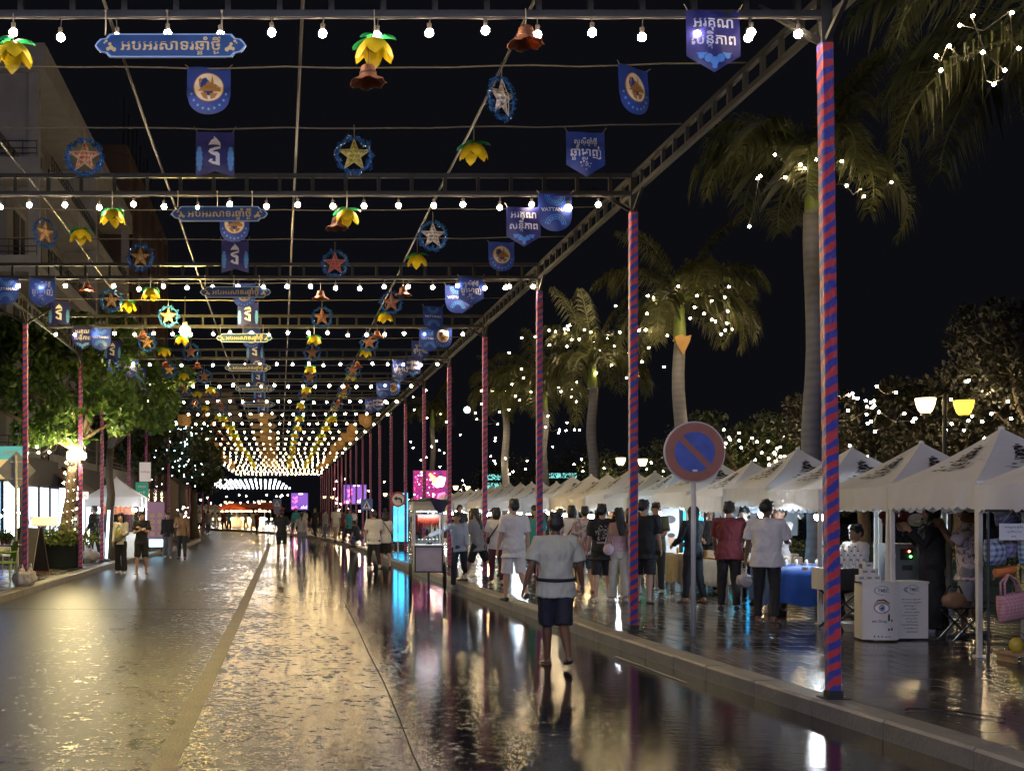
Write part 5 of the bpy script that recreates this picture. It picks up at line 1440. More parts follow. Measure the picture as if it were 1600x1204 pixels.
fairy(px_pts([(1211, 242), (1275, 249), (1315, 252), (1184, 279), (1227, 277), (1251, 257), (1257, 263), (1323, 290), (1347, 296), (1350, 307), (1393, 285), (1171, 354), (1188, 275)], 23.0, .5), 'fairy bulbs in the palm behind the first striped pole', .046)
fairy(px_pts([(1012, 462), (1021, 465), (1060, 447), (1089, 462), (1139, 448), (1137, 486), (1078, 497), (1118, 502), (1127, 522), (1011, 490), (999, 516), (1009, 515), (1003, 565), (1100, 490), (1112, 470), (1085, 480)], 32, .6, 1, 10), 'fairy bulbs in the palm with the torn sheath', .050)
fairy(px_pts([(858, 516), (868, 518), (887, 509), (882, 514), (913, 515), (836, 526), (949, 528), (890, 508), (960, 540), (905, 530)], 41, .6, 2, 16), 'fairy bulbs in the taller palm between second and third poles', .055)
fairy(px_pts([(815, 576), (883, 578), (818, 590), (800, 600), (893, 620), (830, 612), (873, 605), (795, 640), (901, 597), (856, 650), (886, 660), (812, 625)], 50, .6, 3, 16), 'fairy bulbs in the shorter bushy palm', .058)
fairy(px_pts([(760, 640), (778, 662), (745, 655), (790, 612), (752, 610)], 59, .6, 4, 8), 'few fairy bulbs in the palm between third and fourth poles', .06)

# ------------------------------------------------------------------ broad-leaved trees
def crown_pts(blobs, n, rnd):
    out = []; tot = sum(b[3] ** 2 * (b[4] if len(b) > 4 else 1) for b in blobs)
    for b in blobs:
        k = int(n * b[3] ** 2 * (b[4] if len(b) > 4 else 1) / tot)
        for _ in range(k):
            d = Vector((rnd.gauss(0, 1), rnd.gauss(0, 1), rnd.gauss(0, 1))).normalized() * b[3] * (rnd.random() ** .38)
            q = Vector(b[:3]) + Vector((d.x, d.y, d.z * .72))
            if noise.noise(q * 1.5) > -.08: out.append(q)
    return out
BARK = mat('tree_bark', (.10, .075, .05), .85, 0, .35, 8, .6, 24)
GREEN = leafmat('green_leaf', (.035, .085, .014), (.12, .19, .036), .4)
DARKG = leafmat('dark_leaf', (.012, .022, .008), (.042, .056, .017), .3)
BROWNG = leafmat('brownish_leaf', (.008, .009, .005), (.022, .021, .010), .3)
def tree(loc, trunk, blobs, n, size, m, label, seed, group, limbs=7, lean=0.0):
    rnd = random.Random(seed)
    t = thing('tree', label, 'tree', loc, 0, group)
    h, r = trunk
    mb = MB(); top = Vector((lean, 0, h))
    mb.tube([(lean * (i / 7) ** 1.5 + .03 * math.sin(i * 2.0), .03 * math.cos(i * 1.7), h * i / 7) for i in range(8)], [r * (1.35 if i == 0 else 1.0 - .35 * i / 7) for i in range(8)], 12)
    for k in range(limbs):
        b = blobs[k % len(blobs)]; e = Vector(b[:3]) + Vector((rnd.uniform(-.5, .5), rnd.uniform(-.5, .5), rnd.uniform(-.3, .3))) * b[3]
        mdl = top.lerp(e, .5) + Vector((rnd.uniform(-.2, .2), rnd.uniform(-.2, .2), -.1))
        mb.tube([top - Vector((0, 0, .1)), mdl, e], [r * .55, r * .3, r * .08], 7)
        for q in range(4):
            w_ = mdl.lerp(e, rnd.uniform(.2, 1)); mb.tube([w_, w_ + Vector((rnd.uniform(-1, 1), rnd.uniform(-1, 1), rnd.uniform(-.5, .7))) * b[3] * .6], [r * .12, r * .03], 5)
    mb.build('trunk', BARK, t, True)
    mb = MB(); leaf_cloud(mb, crown_pts(blobs, n, rnd), size, rnd, .9); mb.build('crown', m, t)
    return t
gT = 'street trees along the shops'
Y = 33.0; bx0 = PX(100, Y)
tree((bx0, Y, GH), (3.3, .19), [(-.3, 0, 6.0, 1.55), (.9, .2, 5.2, 1.25), (-1.2, .1, 5.0, 1.2), (.3, -.3, 4.1, 1.1), (-.6, -.6, 3.65, .75), (1.55, -.1, 4.15, .85), (1.2, .3, 6.2, 1.1), (-2.2, .4, 6.3, 1.2), (-2.9, .0, 5.3, 1.0)], 9500, .24, GREEN,
     'leafy tree in the round planter, its trunk wound with tiny lights', 21, gT, 9, .35)
tree((PX(172, 38.5), 38.5, GH), (3.6, .16), [(0, 0, 5.4, 1.5), (1.2, 0, 4.8, 1.2), (.6, -.4, 6.4, 1.3), (1.7, .2, 5.9, 1.0)], 5500, .24, GREEN, 'slim-trunked tree behind the white tent on the shop side', 22, gT, 7)
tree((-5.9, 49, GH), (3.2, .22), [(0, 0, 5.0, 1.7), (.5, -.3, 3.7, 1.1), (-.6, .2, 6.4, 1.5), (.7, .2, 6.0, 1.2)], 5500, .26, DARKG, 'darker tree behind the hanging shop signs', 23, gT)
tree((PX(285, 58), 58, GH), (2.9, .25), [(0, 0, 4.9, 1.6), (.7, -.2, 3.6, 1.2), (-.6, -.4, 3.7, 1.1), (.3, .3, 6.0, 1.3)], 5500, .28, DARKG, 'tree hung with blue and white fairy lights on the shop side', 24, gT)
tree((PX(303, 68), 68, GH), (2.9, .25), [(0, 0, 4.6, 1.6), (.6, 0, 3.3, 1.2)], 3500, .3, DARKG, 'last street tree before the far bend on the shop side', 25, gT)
# planter and the lights wound round the trunk
t = thing('planter', 'round dark planter with low shrubs round the lit tree trunk', 'planter', (PX(90, 32.9), 32.9, GH))
mb = MB(); mb.lathe([(.62, 0), (.66, .06), (.68, .60), (.72, .62), (.72, .66), (.64, .66), (.63, .58)], 28, cap=False); mb.build('pot', mat('dark_green_planter', (.018, .028, .026), .45), t, True)
mb = MB(); mb.lathe([(0, .56), (.635, .56)], 20, cap=False); mb.build('soil', gm, t)
mb = MB(); rr = random.Random(8)
leaf_cloud(mb, [(rr.gauss(0, .42) + .12, rr.gauss(0, .42), .62 + abs(rr.gauss(0, .22))) for _ in range(1500)], .12, rr, -.2); mb.build('shrub', leafmat('shrub_leaf', (.05, .10, .015), (.20, .22, .04), .35), t)
pts = []
for i in range(95):
    z = .75 + 2.6 * i / 95; a = i * .62; lx = .35 * (z / 3.3) ** 1.5
    pts.append(Vector((bx0 + lx + .235 * math.cos(a), Y + .235 * math.sin(a) , GH + z)))
fairy(pts, 'tiny warm lights wound round the leaning tree trunk in the planter', .020, emis('tiny_warm_light', (1, .70, .30), 90), 'fairy lights in the trees and palms', False)
t = thing('tree_floodlight', 'bright floodlight among the lower leaves of the planter tree', 'floodlight', (PX(112, 32.6), 32.6, PH(712, 32.6)))
mb = MB(); mb.ell((0, 0, 0), (.13, .10, .15), 12, 8); mb.build('lit_lens', emis('flood_lens', (1, .82, .42), 380), t, True); mb = MB(); mb.lathe([(.09, -.14), (.1, -.24), (.05, -.28)], 12); mb.build('housing', SOCKET, t)
t = thing('tree_floodlight', 'smaller floodlight on top of the short ribbon pole by the planter tree', 'floodlight', (PX(130, 32.0), 31.9, PH(712, 31.9)))
mb = MB(); mb.ell((0, 0, 0), (.10, .08, .10), 12, 8); mb.build('lit_lens', MATS['flood_lens'], t, True); mb = MB(); mb.lathe([(.07, -.09), (.08, -.18), (.04, -.2)], 12); mb.build('housing', SOCKET, t)
fairy([P(a, b, 33 + c) for a, b, c in ((58, 698, -.6), (60, 707, -.2), (77, 706, .2), (92, 690, .3), (43, 708, 0), (24, 709, -.5), (8, 709, -.8), (28, 800, -.3), (7, 796, .2), (2, 806, -.1), (30, 801, .1))], 'white bulbs strung over the shop terrace at the far left', .065, emis('terrace_bulb', (1, .86, .68), 45), 'fairy lights in the trees and palms')
rr = random.Random(31)
fairy([P(rr.gauss(278, 22), rr.uniform(655, 760), 56.2 + rr.uniform(-.4, .4)) for _ in range(58)], 'blue and white fairy lights spread through the tree on the shop side', .032, emis('blue_fairy', (.55, .85, 1.0), 28))
fairy([P(rr.gauss(288, 3), rr.uniform(790, 835), 55.8) for _ in range(26)], 'white lights wound round the trunk of the blue-lit tree', .04, emis('white_fairy', (1, .95, .85), 30))
# dark park trees on the right
gP = 'park trees behind the market tents'
def park_tree(px, Y, h, w_, n, m, label, seed):
    x = PX(px, Y); rnd = random.Random(seed)
    blobs = [(rnd.uniform(-.7, .7) * w_, rnd.uniform(-.4, .4) * w_, h * rnd.uniform(.45, .95), w_ * rnd.uniform(.35, .55)) for _ in range(9)]
    tree((x, Y, GH), (h * .4, .2), blobs, int(n * 2.2), .155, m, label, seed, gP, 9)
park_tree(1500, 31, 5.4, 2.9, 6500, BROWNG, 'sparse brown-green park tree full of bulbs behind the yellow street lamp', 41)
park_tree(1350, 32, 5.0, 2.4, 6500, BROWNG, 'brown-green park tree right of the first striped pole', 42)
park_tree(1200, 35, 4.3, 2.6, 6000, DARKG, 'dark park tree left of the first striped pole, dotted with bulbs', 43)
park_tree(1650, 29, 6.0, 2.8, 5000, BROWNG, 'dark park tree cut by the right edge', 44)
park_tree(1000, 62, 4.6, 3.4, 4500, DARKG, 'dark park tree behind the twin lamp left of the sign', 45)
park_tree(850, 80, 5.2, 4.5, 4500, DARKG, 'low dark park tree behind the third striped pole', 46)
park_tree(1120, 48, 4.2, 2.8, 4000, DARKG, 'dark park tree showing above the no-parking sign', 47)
fairy(px_pts([(1370, 603), (1400, 613), (1305, 612), (1326, 617), (1332, 614), (1334, 621), (1340, 622), (1325, 641), (1354, 647), (1366, 634), (1366, 626), (1413, 646), (1367, 674), (1514, 594), (1535, 612), (1546, 614), (1575, 627), (1549, 646), (1580, 654), (1513, 657), (1519, 650), (1487, 662), (1478, 671), (1538, 685), (1307, 696), (1328, 696), (1355, 713), (1486, 624)], 29.2, .8, 5, 18), 'fairy bulbs in the park trees round the yellow street lamp', .056)
fairy(px_pts([(1131, 671), (1139, 683), (1155, 676), (1134, 692), (1155, 688), (1158, 699), (1175, 684), (1183, 690), (1200, 689), (1225, 681), (1214, 700), (1219, 698), (1190, 707), (1211, 709), (1236, 711), (1252, 693), (1268, 707), (1202, 726), (1212, 720), (1201, 716)], 33, .8, 6, 14), 'fairy bulbs in the park tree left of the first striped pole', .052)
rr = random.Random(77)
fairy([P(rr.uniform(770, 1050), rr.uniform(715, 770), 60 + rr.uniform(-3, 3)) for _ in range(46)], 'distant fairy bulbs above the middle tents', .075)
fairy([P(rr.uniform(520, 780), rr.uniform(748, 800), 95 + rr.uniform(-6, 6)) for _ in range(55)], 'distant fairy bulbs between the far striped poles', .09)
fairy([P(rr.uniform(310, 470), rr.uniform(772, 800), 150 + rr.uniform(-6, 6)) for _ in range(50)], 'distant fairy bulbs over the far bend', .12)
fairy([P(rr.uniform(640, 700), rr.uniform(600, 730), 76 + rr.uniform(-3, 3)) for _ in range(16)], 'sparse fairy bulbs in the slender far palm', .07)
# buildings across the water
def tower(px, Y, w_, h, label, lit, seed):
    t = thing('distant_building', label, 'building', (PX(px, Y), Y, 0), 0, 'distant buildings in the dark')
    mb = MB(); mb.box((0, 0, h / 2), (w_, w_, h)); mb.build('wall', mat('dark_facade', (.02, .02, .024), .8), t)
    rr = random.Random(seed)
    for z in lit:
        mb = MB(); mb.box((0, -w_ / 2 - .05, z), (w_ * .85, .1, 1.2)); mb.build('lit_window', emis('teal_window', (.25, .8, .75), .8), t)
tower(767, 260, 4.2, 11, 'distant dark tower with teal lit floors behind the fourth striped pole', (3.2, 5.0, 6.8, 8.6), 1)
tower(870, 300, 9, 10.4, 'distant low dark block with a lit roof line', (10.0,), 2)
# ------------------------------------------------------------------ buildings and shops on the left
PLASTER = mat('stained_plaster', (.26, .25, .245), .85, 0, .35, 1.2, .3, 10)
PLASTD = mat('brown_render', (.13, .085, .075), .9, 0, .25, .8)
DGLASS = mat('dark_window', (.012, .012, .014), .12)
RAIL = mat('dark_railing', (.05, .05, .05), .5, .4)
xf = -9.1
t = thing('apartment_building', 'pale stained apartment building with projecting balconies at the upper left', 'building', (xf, 40.5, 0))
L0, fh, nf = 21.0, 3.15, 5
CONC = mat('grey_concrete', (.37, .36, .355), .85, 0, .3, 1.5, .3, 10)
mb = MB(); mb.box((-6, L0 / 2, fh * nf / 2), (12, L0, fh * nf)); mb.build('wall', PLASTER, t)
mb = MB(); mb.box((-5.2, L0 / 2 - .6, fh * nf + .2), (13.6, L0 + 2.2, .4)); mb.box((-5.2, -1.6, fh * nf + .62), (13.6, .22, .45)); mb.box((1.5, L0 / 2 - .6, fh * nf + .62), (.22, L0 + 1.75, .45)); mb.build('roof_slab', CONC, t)
for y in (L0 * .45, L0 * .95):
    mb = MB(); mb.add([(-.5, y, fh * nf + .42), (1.2, y, fh * nf + .42), (.9, y, fh * nf + 2.1), (-.5, y + .2, fh * nf + .42), (1.2, y + .2, fh * nf + .42), (.9, y + .2, fh * nf + 2.1)], [(0, 1, 2), (5, 4, 3), (0, 3, 4, 1), (1, 4, 5, 2), (2, 5, 3, 0)]); mb.build('roof_fin', CONC, t)
def railing(mb, a, b, z):
    a, b = Vector(a), Vector(b); n = max(2, int((b - a).length / .45))
    for q in (.95, .72, .55): mb.bar(a + Vector((0, 0, q)), b + Vector((0, 0, q)), .03)
    for q in range(n + 1): p = a.lerp(b, q / n); mb.bar(p + Vector((0, 0, .3)), p + Vector((0, 0, .98)), .022)
for f in range(1, nf):
    z = fh * f
    fr = MB(); fr.box((-5.25, -.75, z), (13.3, 1.5, .22)); fr.box((-5.25, -1.44, z + .27), (13.3, .12, .32)); b = fr.build('balcony', CONC, t)
    mb = MB(); railing(mb, (-11.8, -1.44, z), (1.3, -1.44, z), z); mb.build('railing', RAIL, b)
    for q in range(4):
        w_ = MB(); w_.box((-1.6 - 2.7 * q, -.004, z + 1.38), (1.7, .06, 2.2)); o = w_.build('window', DGLASS, t)
        w_ = MB(); w_.box((-1.6 - 2.7 * q, -.03, z + 2.55), (1.9, .10, .12)); w_.box((-1.6 - 2.7 * q, -.045, z + 1.38), (.06, .03, 2.2)); w_.build('frame', CONC, o)
    for s_ in range(2):
        y0 = .3 + s_ * 10.4
        fr = MB(); fr.box((.75, y0 + 4.9, z), (1.5, 9.8, .22)); fr.box((1.44, y0 + 4.9, z + .27), (.12, 9.8, .32)); b = fr.build('balcony', CONC, t)
        mb = MB(); railing(mb, (1.44, y0 + .1, z), (1.44, y0 + 9.7, z), z); mb.build('railing', RAIL, b)
        for q in range(3):
            w_ = MB(); w_.box((.004, y0 + 1.6 + 3.1 * q, z + 1.38), (.06, 1.7, 2.2)); o = w_.build('window', DGLASS, t)
            w_ = MB(); w_.box((.03, y0 + 1.6 + 3.1 * q, z + 2.55), (.10, 1.9, .12)); w_.box((.045, y0 + 1.6 + 3.1 * q, z + 1.38), (.03, .06, 2.2)); w_.build('frame', CONC, o)
for x, y in ((-2.9, -1.3), (-5.6, -1.3), (1.2, -1.3), (1.3, 10.2), (1.3, L0 - .2), (-8.3, -1.3)):
    mb = MB(); mb.box((x, y, fh * nf / 2 + .05), (.34, .30, fh * nf - .1)); mb.build('pillar', CONC, t)
for y in (-1.25, 10.0):
    mb = MB(); mb.add([(1.2, y - .08, fh * 4 - .1), (1.2, y - .08, fh * 5), (-1.4, y - .08, fh * 5), (1.2, y + .08, fh * 4 - .1), (1.2, y + .08, fh * 5), (-1.4, y + .08, fh * 5)], [(0, 1, 2), (5, 4, 3), (0, 3, 4, 1), (1, 4, 5, 2), (2, 5, 3, 0)]); mb.build('slanting_brace', CONC, t)
mb = MB(); rr = random.Random(4)
for q in range(13): a = R(25 + 10 * q); mb.bar((-3.6, -1.55, fh * 4 + .6), (-3.6 + 1.5 * math.cos(a), -1.9, fh * 4 + .6 + 1.0 * math.sin(a)), .03)
mb.build('railing_spikes', RAIL, t)
for f, x in ((2, -3.0), (3, -5.4), (4, -1.0)):
    mb = MB(); mb.box((x, -.35, fh * f + 2.75), (.9, .5, .6)); b = mb.build('air_conditioner', mat('ac_casing', (.35, .35, .34), .6), t)
    mb = MB(); mb.lathe([(0, 0), (.22, 0), (.22, .02)], 16, (x, -.61, fh * f + 2.75), 0, Matrix.Rotation(R(90), 4, 'X')); mb.build('fan_grille', RAIL, b)
# stair tower and lower wing, seen just behind
t = thing('apartment_building', 'dark brown apartment block behind the pale one, with vertical fins', 'building', (-8.0, 62.5, 0))
mb = MB(); mb.box((-5, 11, 10), (10, 22, 20)); mb.build('wall', PLASTD, t)
for q in range(5):
    for f in range(5):
        mb = MB(); mb.box((.0, 2.4 + 4.3 * q, 3 + 3.2 * f), (.08, 1.8, 1.5)); o = mb.build('window', DGLASS, t)
for q in range(6): mb = MB(); mb.box((.12, .3 + 4.3 * q, 11.5), (.25, .25, 17)); mb.build('fin', PLASTD, t)
mb = MB(); mb.box((-5, 11, 20.2), (10.4, 22.4, .4)); mb.build('roof', PLASTD, t)
for q in range(9):
    tt = thing('roof_rod', 'thin bare steel rod rising behind the brown block, %s of nine' % nth(q), 'rod', (-8.3, 64.5 + 1.9 * q, 20.4), 0, 'bare steel rods on the brown roof')
    mb = MB(); mb.tube([(0, 0, 0), (.05, 0, 3.2 - .3 * (q % 3))], .045, 5); mb.build('rod', RAIL, tt); mb = MB(); mb.lathe([(.1, 0), (.1, .12), (.05, .16)], 8); mb.build('foot', RAIL, tt)
t = thing('shophouse', 'dark low shophouse row beyond the brown block toward the bend', 'building', (-8.2, 86, 0))
mb = MB(); mb.box((-4, 14, 5), (8, 28, 10)); mb.build('wall', PLASTD, t); mb = MB(); mb.box((.2, 14, 10.1), (9, 28.4, .3)); mb.build('roof', PLASTD, t)
for q in range(6): mb = MB(); mb.box((.0, 2.4 + 4.4 * q, 6.6), (.08, 1.6, 1.6)); mb.build('window', DGLASS, t)
# ground-floor shops: dark fronts, one brightly lit
SHOPW = emis('shop_white_panel', (.82, .92, 1.0), 3.6)
t = thing('lit_shop', 'brightly lit white shop front behind the planter tree', 'shop', (-7.0, 42.6, GH))
mb = MB(); mb.box((-.7, 3, 1.55), (1.2, 6.6, 3.0)); mb.build('dark_wall', mat('dark_shop_wall', (.05, .045, .045), .7), t)
for q, (y, hh) in enumerate(((.9, 2.0), (2.2, 2.1), (3.5, 2.0), (4.8, 2.0))):
    mb = MB(); mb.box((-.08, y, .25 + hh / 2), (.06, 1.05, hh)); o = mb.build('window', RAIL, t); mb = MB(); mb.box((-.045, y, .25 + hh / 2), (.02, .93, hh - .12)); mb.build('lit_pane', SHOPW, o)
for x in (-.42, -1.0): mb = MB(); mb.box((x, -.34, 1.3), (.52, .06, 2.1)); o = mb.build('window', RAIL, t); mb = MB(); mb.box((x, -.375, 1.3), (.46, .02, 2.0)); mb.build('lit_pane', SHOPW, o)
t = thing('shop_awning', 'corrugated brown awning above the lit shop front', 'awning', (-7.2, 40.6, GH + 2.2))
mb = MB(); n = 40
vs = [(x, -1.6 + 3.6 * i / n, z + .03 * (i % 2)) for i in range(n + 1) for x, z in ((-.4, .75), (.75, .0), (.75, -.3))]
mb.add(vs, [(i * 3 + j, i * 3 + j + 1, (i + 1) * 3 + j + 1, (i + 1) * 3 + j) for i in range(n) for j in range(2)]); mb.build('canopy', mat('brown_awning', (.22, .14, .11), .6, 0, .2, 4, trans=.2), t)
mb = MB()
for y in (-1.5, 1.9): mb.bar((-.3, y, .2), (.73, y, -.05), .03)
mb.build('bracket', STEEL, t)
t = thing('cafe_shop', 'dark cafe front with blue and white glowing windows at the far left edge', 'shop', (-7.15, 34.6, GH))
mb = MB(); mb.box((-.7, 2.5, 1.55), (1.2, 5.4, 3.1)); mb.build('dark_wall', MATS['dark_shop_wall'], t)
for x, m_ in ((-.95, emis('blue_sign', (.08, .25, 1.0), 3.5)), (-.42, SHOPW)): mb = MB(); mb.box((x, -.23, 1.55), (.48, .06, 1.7)); o = mb.build('window', RAIL, t); mb = MB(); mb.box((x, -.265, 1.55), (.42, .02, 1.6)); mb.build('lit_pane', m_, o)
for q, (y, m_) in enumerate(((.9, emis('dim_window', (.5, .6, .8), 1.2)), (2.6, SHOPW), (4.3, MATS['dim_window']))):
    mb = MB(); mb.box((-.08, y, 1.35), (.06, 1.4, 1.9)); o = mb.build('window', RAIL, t); mb = MB(); mb.box((-.045, y, 1.35), (.02, 1.25, 1.75)); mb.build('lit_pane', m_, o)
def signbox(x0, y0, x1, y1, Y, label, cols, lines, rz=0, name='shop_sign', dep=.12):
    a, b = P(x0, y1, Y), P(x1, y0, Y); wd, hh = b.x - a.x, b.z - a.z
    t = thing(name, label, 'sign', ((a.x + b.x) / 2, Y, (a.z + b.z) / 2), rz)
    mb = MB(); mb.box((0, 0, 0), (wd, dep, hh)); mb.build('sign_box', cols[0], t)
    for (z0, z1, m_) in cols[1]: mb = MB(); mb.box((0, -dep / 2 - .004, (z0 + z1) / 2 * hh), (wd * .98, .006, (z1 - z0) * hh)); mb.build('sign_panel', m_, t)
    if lines:
        mb = MB()
        for s, z, wf, hf in lines: put_text(mb, s, 0, z * hh, wd * wf, -dep / 2 - .010, 0, .02, height=hh * hf)
        mb.build('lettering', cols[2], t)
    return t
signbox(-6, 697, 42, 748, 30.5, 'teal and yellow shop signboard above the diamond sign', (RAIL, [(.1, .5, emis('teal_sign', (.10, .42, .40), .5)), (-.5, .1, emis('straw_sign', (.75, .55, .22), .45))], WHITE), [('ហាងកាហ្វេ', .28, .6, .2)])
signbox(218, 722, 236, 752, 44, 'white hanging shop sign above the green one', (RAIL, [(-.5, .5, emis('pinkish_white_sign', (.55, .48, .48), .35))], SIGNRED), [('ភោជនីយដ្ឋាន', .0, .8, .16)])
signbox(212, 753, 232, 778, 43.8, 'green hanging shop sign with white Khmer lines', (RAIL, [(-.5, .5, emis('green_sign', (.02, .20, .13), .4))], WHT), [('កាហ្វេ', .2, .6, .18), ('តែ', -.15, .5, .18)])
signbox(112, 768, 139, 779, 36.2, 'white lit shop name board under the brown awning', (RAIL, [(-.5, .5, emis('white_board_lit', (.9, .85, .78), .8))], PRINT), [('ហាងអាហារ', 0, .8, .5)])
t = thing('tube_light', 'upright white fluorescent tube beside the white tent on the shop side', 'lamp', (PX(220.5, 40), 40, GH))
mb = MB(); mb.tube([(0, 0, .9), (0, 0, PH(777, 40) - GH)], .055, 10); mb.build('lit_tube', emis('tube_white', (.95, .97, 1.0), 16), t, True); mb = MB(); mb.tube([(0, .02, 0), (0, .02, .9)], .03, 8); mb.lathe([(.14, 0), (.14, .03), (.04, .05)], 12); mb.build('stand', STEEL, t)
t = thing('tube_light', 'slanting bluish fluorescent tube before the white tent on the shop side', 'lamp', (PX(166, 36.6), 36.6, GH))
mb = MB(); mb.tube([(0, 0, .1), (.08, 0, 1.55)], .035, 8); mb.build('lit_tube', emis('tube_blue', (.55, .78, 1.0), 6), t, True); mb = MB(); mb.lathe([(.12, 0), (.12, .05), (.05, .1)], 12); mb.build('stand', STEEL, t)
# white tent and its counter on the shop side
t = dup(TENT, (PX(182, 39.6), 39.6, GH), R(90), 'white tent on the shop side behind two striped poles', 'white tents on the shop side', (1.0, 1.0, 1.06))
for ch in list(t.children):
    if ch.name.startswith('emblem'): bpy.data.objects.remove(ch)
t = thing('food_counter', 'food counter with an orange menu board inside the shop-side tent', 'counter', (PX(182, 40), 40.1, GH))
mb = MB(); mb.box((0, 0, .42), (1.5, .6, .84)); mb.build('counter_body', WHITE, t); mb = MB(); mb.box((0, 0, .86), (1.6, .7, .04)); mb.build('counter_top', STEEL, t)
mb = MB(); mb.box((0, .3, 1.62), (1.1, .05, .42)); mb.build('menu_board', emis('orange_menu', (.55, .16, .05), .5), t); mb = MB(); put_text(mb, 'នំប៉័ង', 0, 1.62, .8, .27, 0, .02); mb.build('lettering', SIGNRED, t)
for x in (-.5, .5): mb = MB(); mb.box((x, .3, 1.15), (.04, .04, .6)); mb.build('post', STEEL, t)
stall_lamp((PX(210, 39.2), 39.2, PH(796, 39.2)), 'white', 'cool white lamp under the front corner of the shop-side tent')
t = thing('menu_display', 'purple picture menu panel of round dishes between two striped poles', 'menu', (PX(244, 45.5), 45.5, GH))
mb = MB(); mb.box((0, 0, 1.0), (.62, .05, 1.7)); mb.build('sheet', emis('purple_menu', (.20, .10, .16), .35), t)
mb = MB()
for q in range(8): mb.flat(circle(-.14 + .28 * (q % 2), 1.35 - .23 * (q // 2), .10, 14), -.03 - .0005 * q)
mb.build('dish_pictures', mat('dish_print', (.45, .30, .18), .5), t)
mb = MB(); mb.flat([(-.26, .18), (.26, .18), (.26, .45), (-.26, .45)], -.031); mb.build('lit_price_field', emis('price_field', (.4, .8, 1.0), 2.5), t)
for x in (-.2, .2): mb = MB(); mb.box((x, .1, .08), (.05, .3, .16)); mb.build('foot', STEEL, t)
# pavement things at far left
t = thing('sandwich_board', 'dark sandwich board with pale side standing behind the first shop-side pole', 'signboard', (PX(50, 29.2), 29.2, GH), R(-35))
for s_ in (-1, 1):
    mb = MB(); a = s_ * .26
    mb.add([(-.3, a, 0.08), (.3, a, 0.08), (.3, a * .15, 1.12), (-.3, a * .15, 1.12), (-.3, a + s_ * .025, 0.08), (.3, a + s_ * .025, 0.08), (.3, a * .15 + s_ * .025, 1.12), (-.3, a * .15 + s_ * .025, 1.12)],
           [(0, 1, 2, 3), (7, 6, 5, 4), (0, 4, 5, 1), (1, 5, 6, 2), (2, 6, 7, 3), (3, 7, 4, 0)]); mb.build('board', mat('blackboard', (.06, .05, .045), .6) if s_ > 0 else mat('pale_menu_side', (.30, .28, .22), .6), t)
for s_ in (-1, 1):
    for x in (-.28, .28): mb = MB(); mb.bar((x, s_ * .30, 0), (x, s_ * .27, .12), .03); mb.build('leg', WOOD, t)
t = thing('menu_stand', 'wooden stand with a slanting pale menu in front of the planter', 'menu stand', (PX(66, 30.4), 30.4, GH), R(10))
mb = MB(); mb.box((0, 0, .62), (.09, .09, 1.2)); mb.build('post', mat('red_wood', (.22, .07, .04), .5), t); mb = MB(); mb.box((0, 0, .02), (.45, .4, .04)); mb.build('foot', MATS['red_wood'], t)
mb = MB(); mb.box((.05, -.08, 1.27), (.62, .42, .03), 0, (R(28), 0, R(8))); mb.build('slanting_top', emis('lit_menu', (.8, .65, .42), .5), t)
t = thing('wooden_easel', 'small wooden easel leaning right of the planter', 'easel', (PX(116, 33.4), 33.3, GH))
for a, b in (((-.22, 0, 0), (.0, 0, .95)), ((.22, 0, 0), (0, 0, .95)), ((0, .3, 0), (0, 0, .95))): mb = MB(); mb.bar(a, b, .04); mb.build('leg', WOOD, t)
mb = MB(); mb.box((0, -.03, .5), (.34, .02, .42)); mb.build('board', BLACK, t)
def cafe_chair(loc, rz, m, label):
    t = thing('cafe_chair', label, 'chair', loc, rz, 'chairs on the shop terrace')
    mb = MB(); mb.box((0, 0, .45), (.42, .42, .035)); mb.build('seat', m, t)
    mb = MB(); n = 10; vs = []
    for i in range(n + 1):
        x = -.2 + .4 * i / n; d = .05 * math.cos(x * 7)
        for z, k in ((.52, .20), (.70, .22), (.90, .25)): vs.append((x, k + d * .6, z - (.05 * (2 * x / .4) ** 2 if z > .8 else 0)))
    mb.add(vs, [(i * 3 + j, i * 3 + j + 1, (i + 1) * 3 + j + 1, (i + 1) * 3 + j) for i in range(n) for j in range(2)])
    mb.build('backrest', m, t, True)
    for a in (-1, 1):
        for b in (-1, 1): mb = MB(); mb.tube([(a * .17, b * .17, .44), (a * .21, b * .21, 0)], .016, 8); mb.build('leg', m, t)
        mb = MB(); mb.tube([(a * .2, -.18, .45), (a * .23, -.15, .66), (a * .22, .2, .68)], .015, 8); mb.build('armrest', m, t)
    return t
LIME = mat('lime_plastic', (.25, .42, .06), .4)
cafe_chair((PX(4, 25.6), 25.7, GH), R(-60), LIME, 'lime green plastic chair at the left edge of the pavement')
cafe_chair((PX(8, 29.5), 29.6, GH), R(40), WHITE, 'white chair at the terrace table, farther left one')
cafe_chair((PX(30, 31.0), 31.0, GH), R(10), WHITE, 'white chair at the terrace table, nearer the lit shop')
table((PX(10, 28.6), 28.6, GH), .8, .8, .74, 'dark terrace table with plants at the far left', mat('dark_tabletop', (.05, .04, .035), .4))
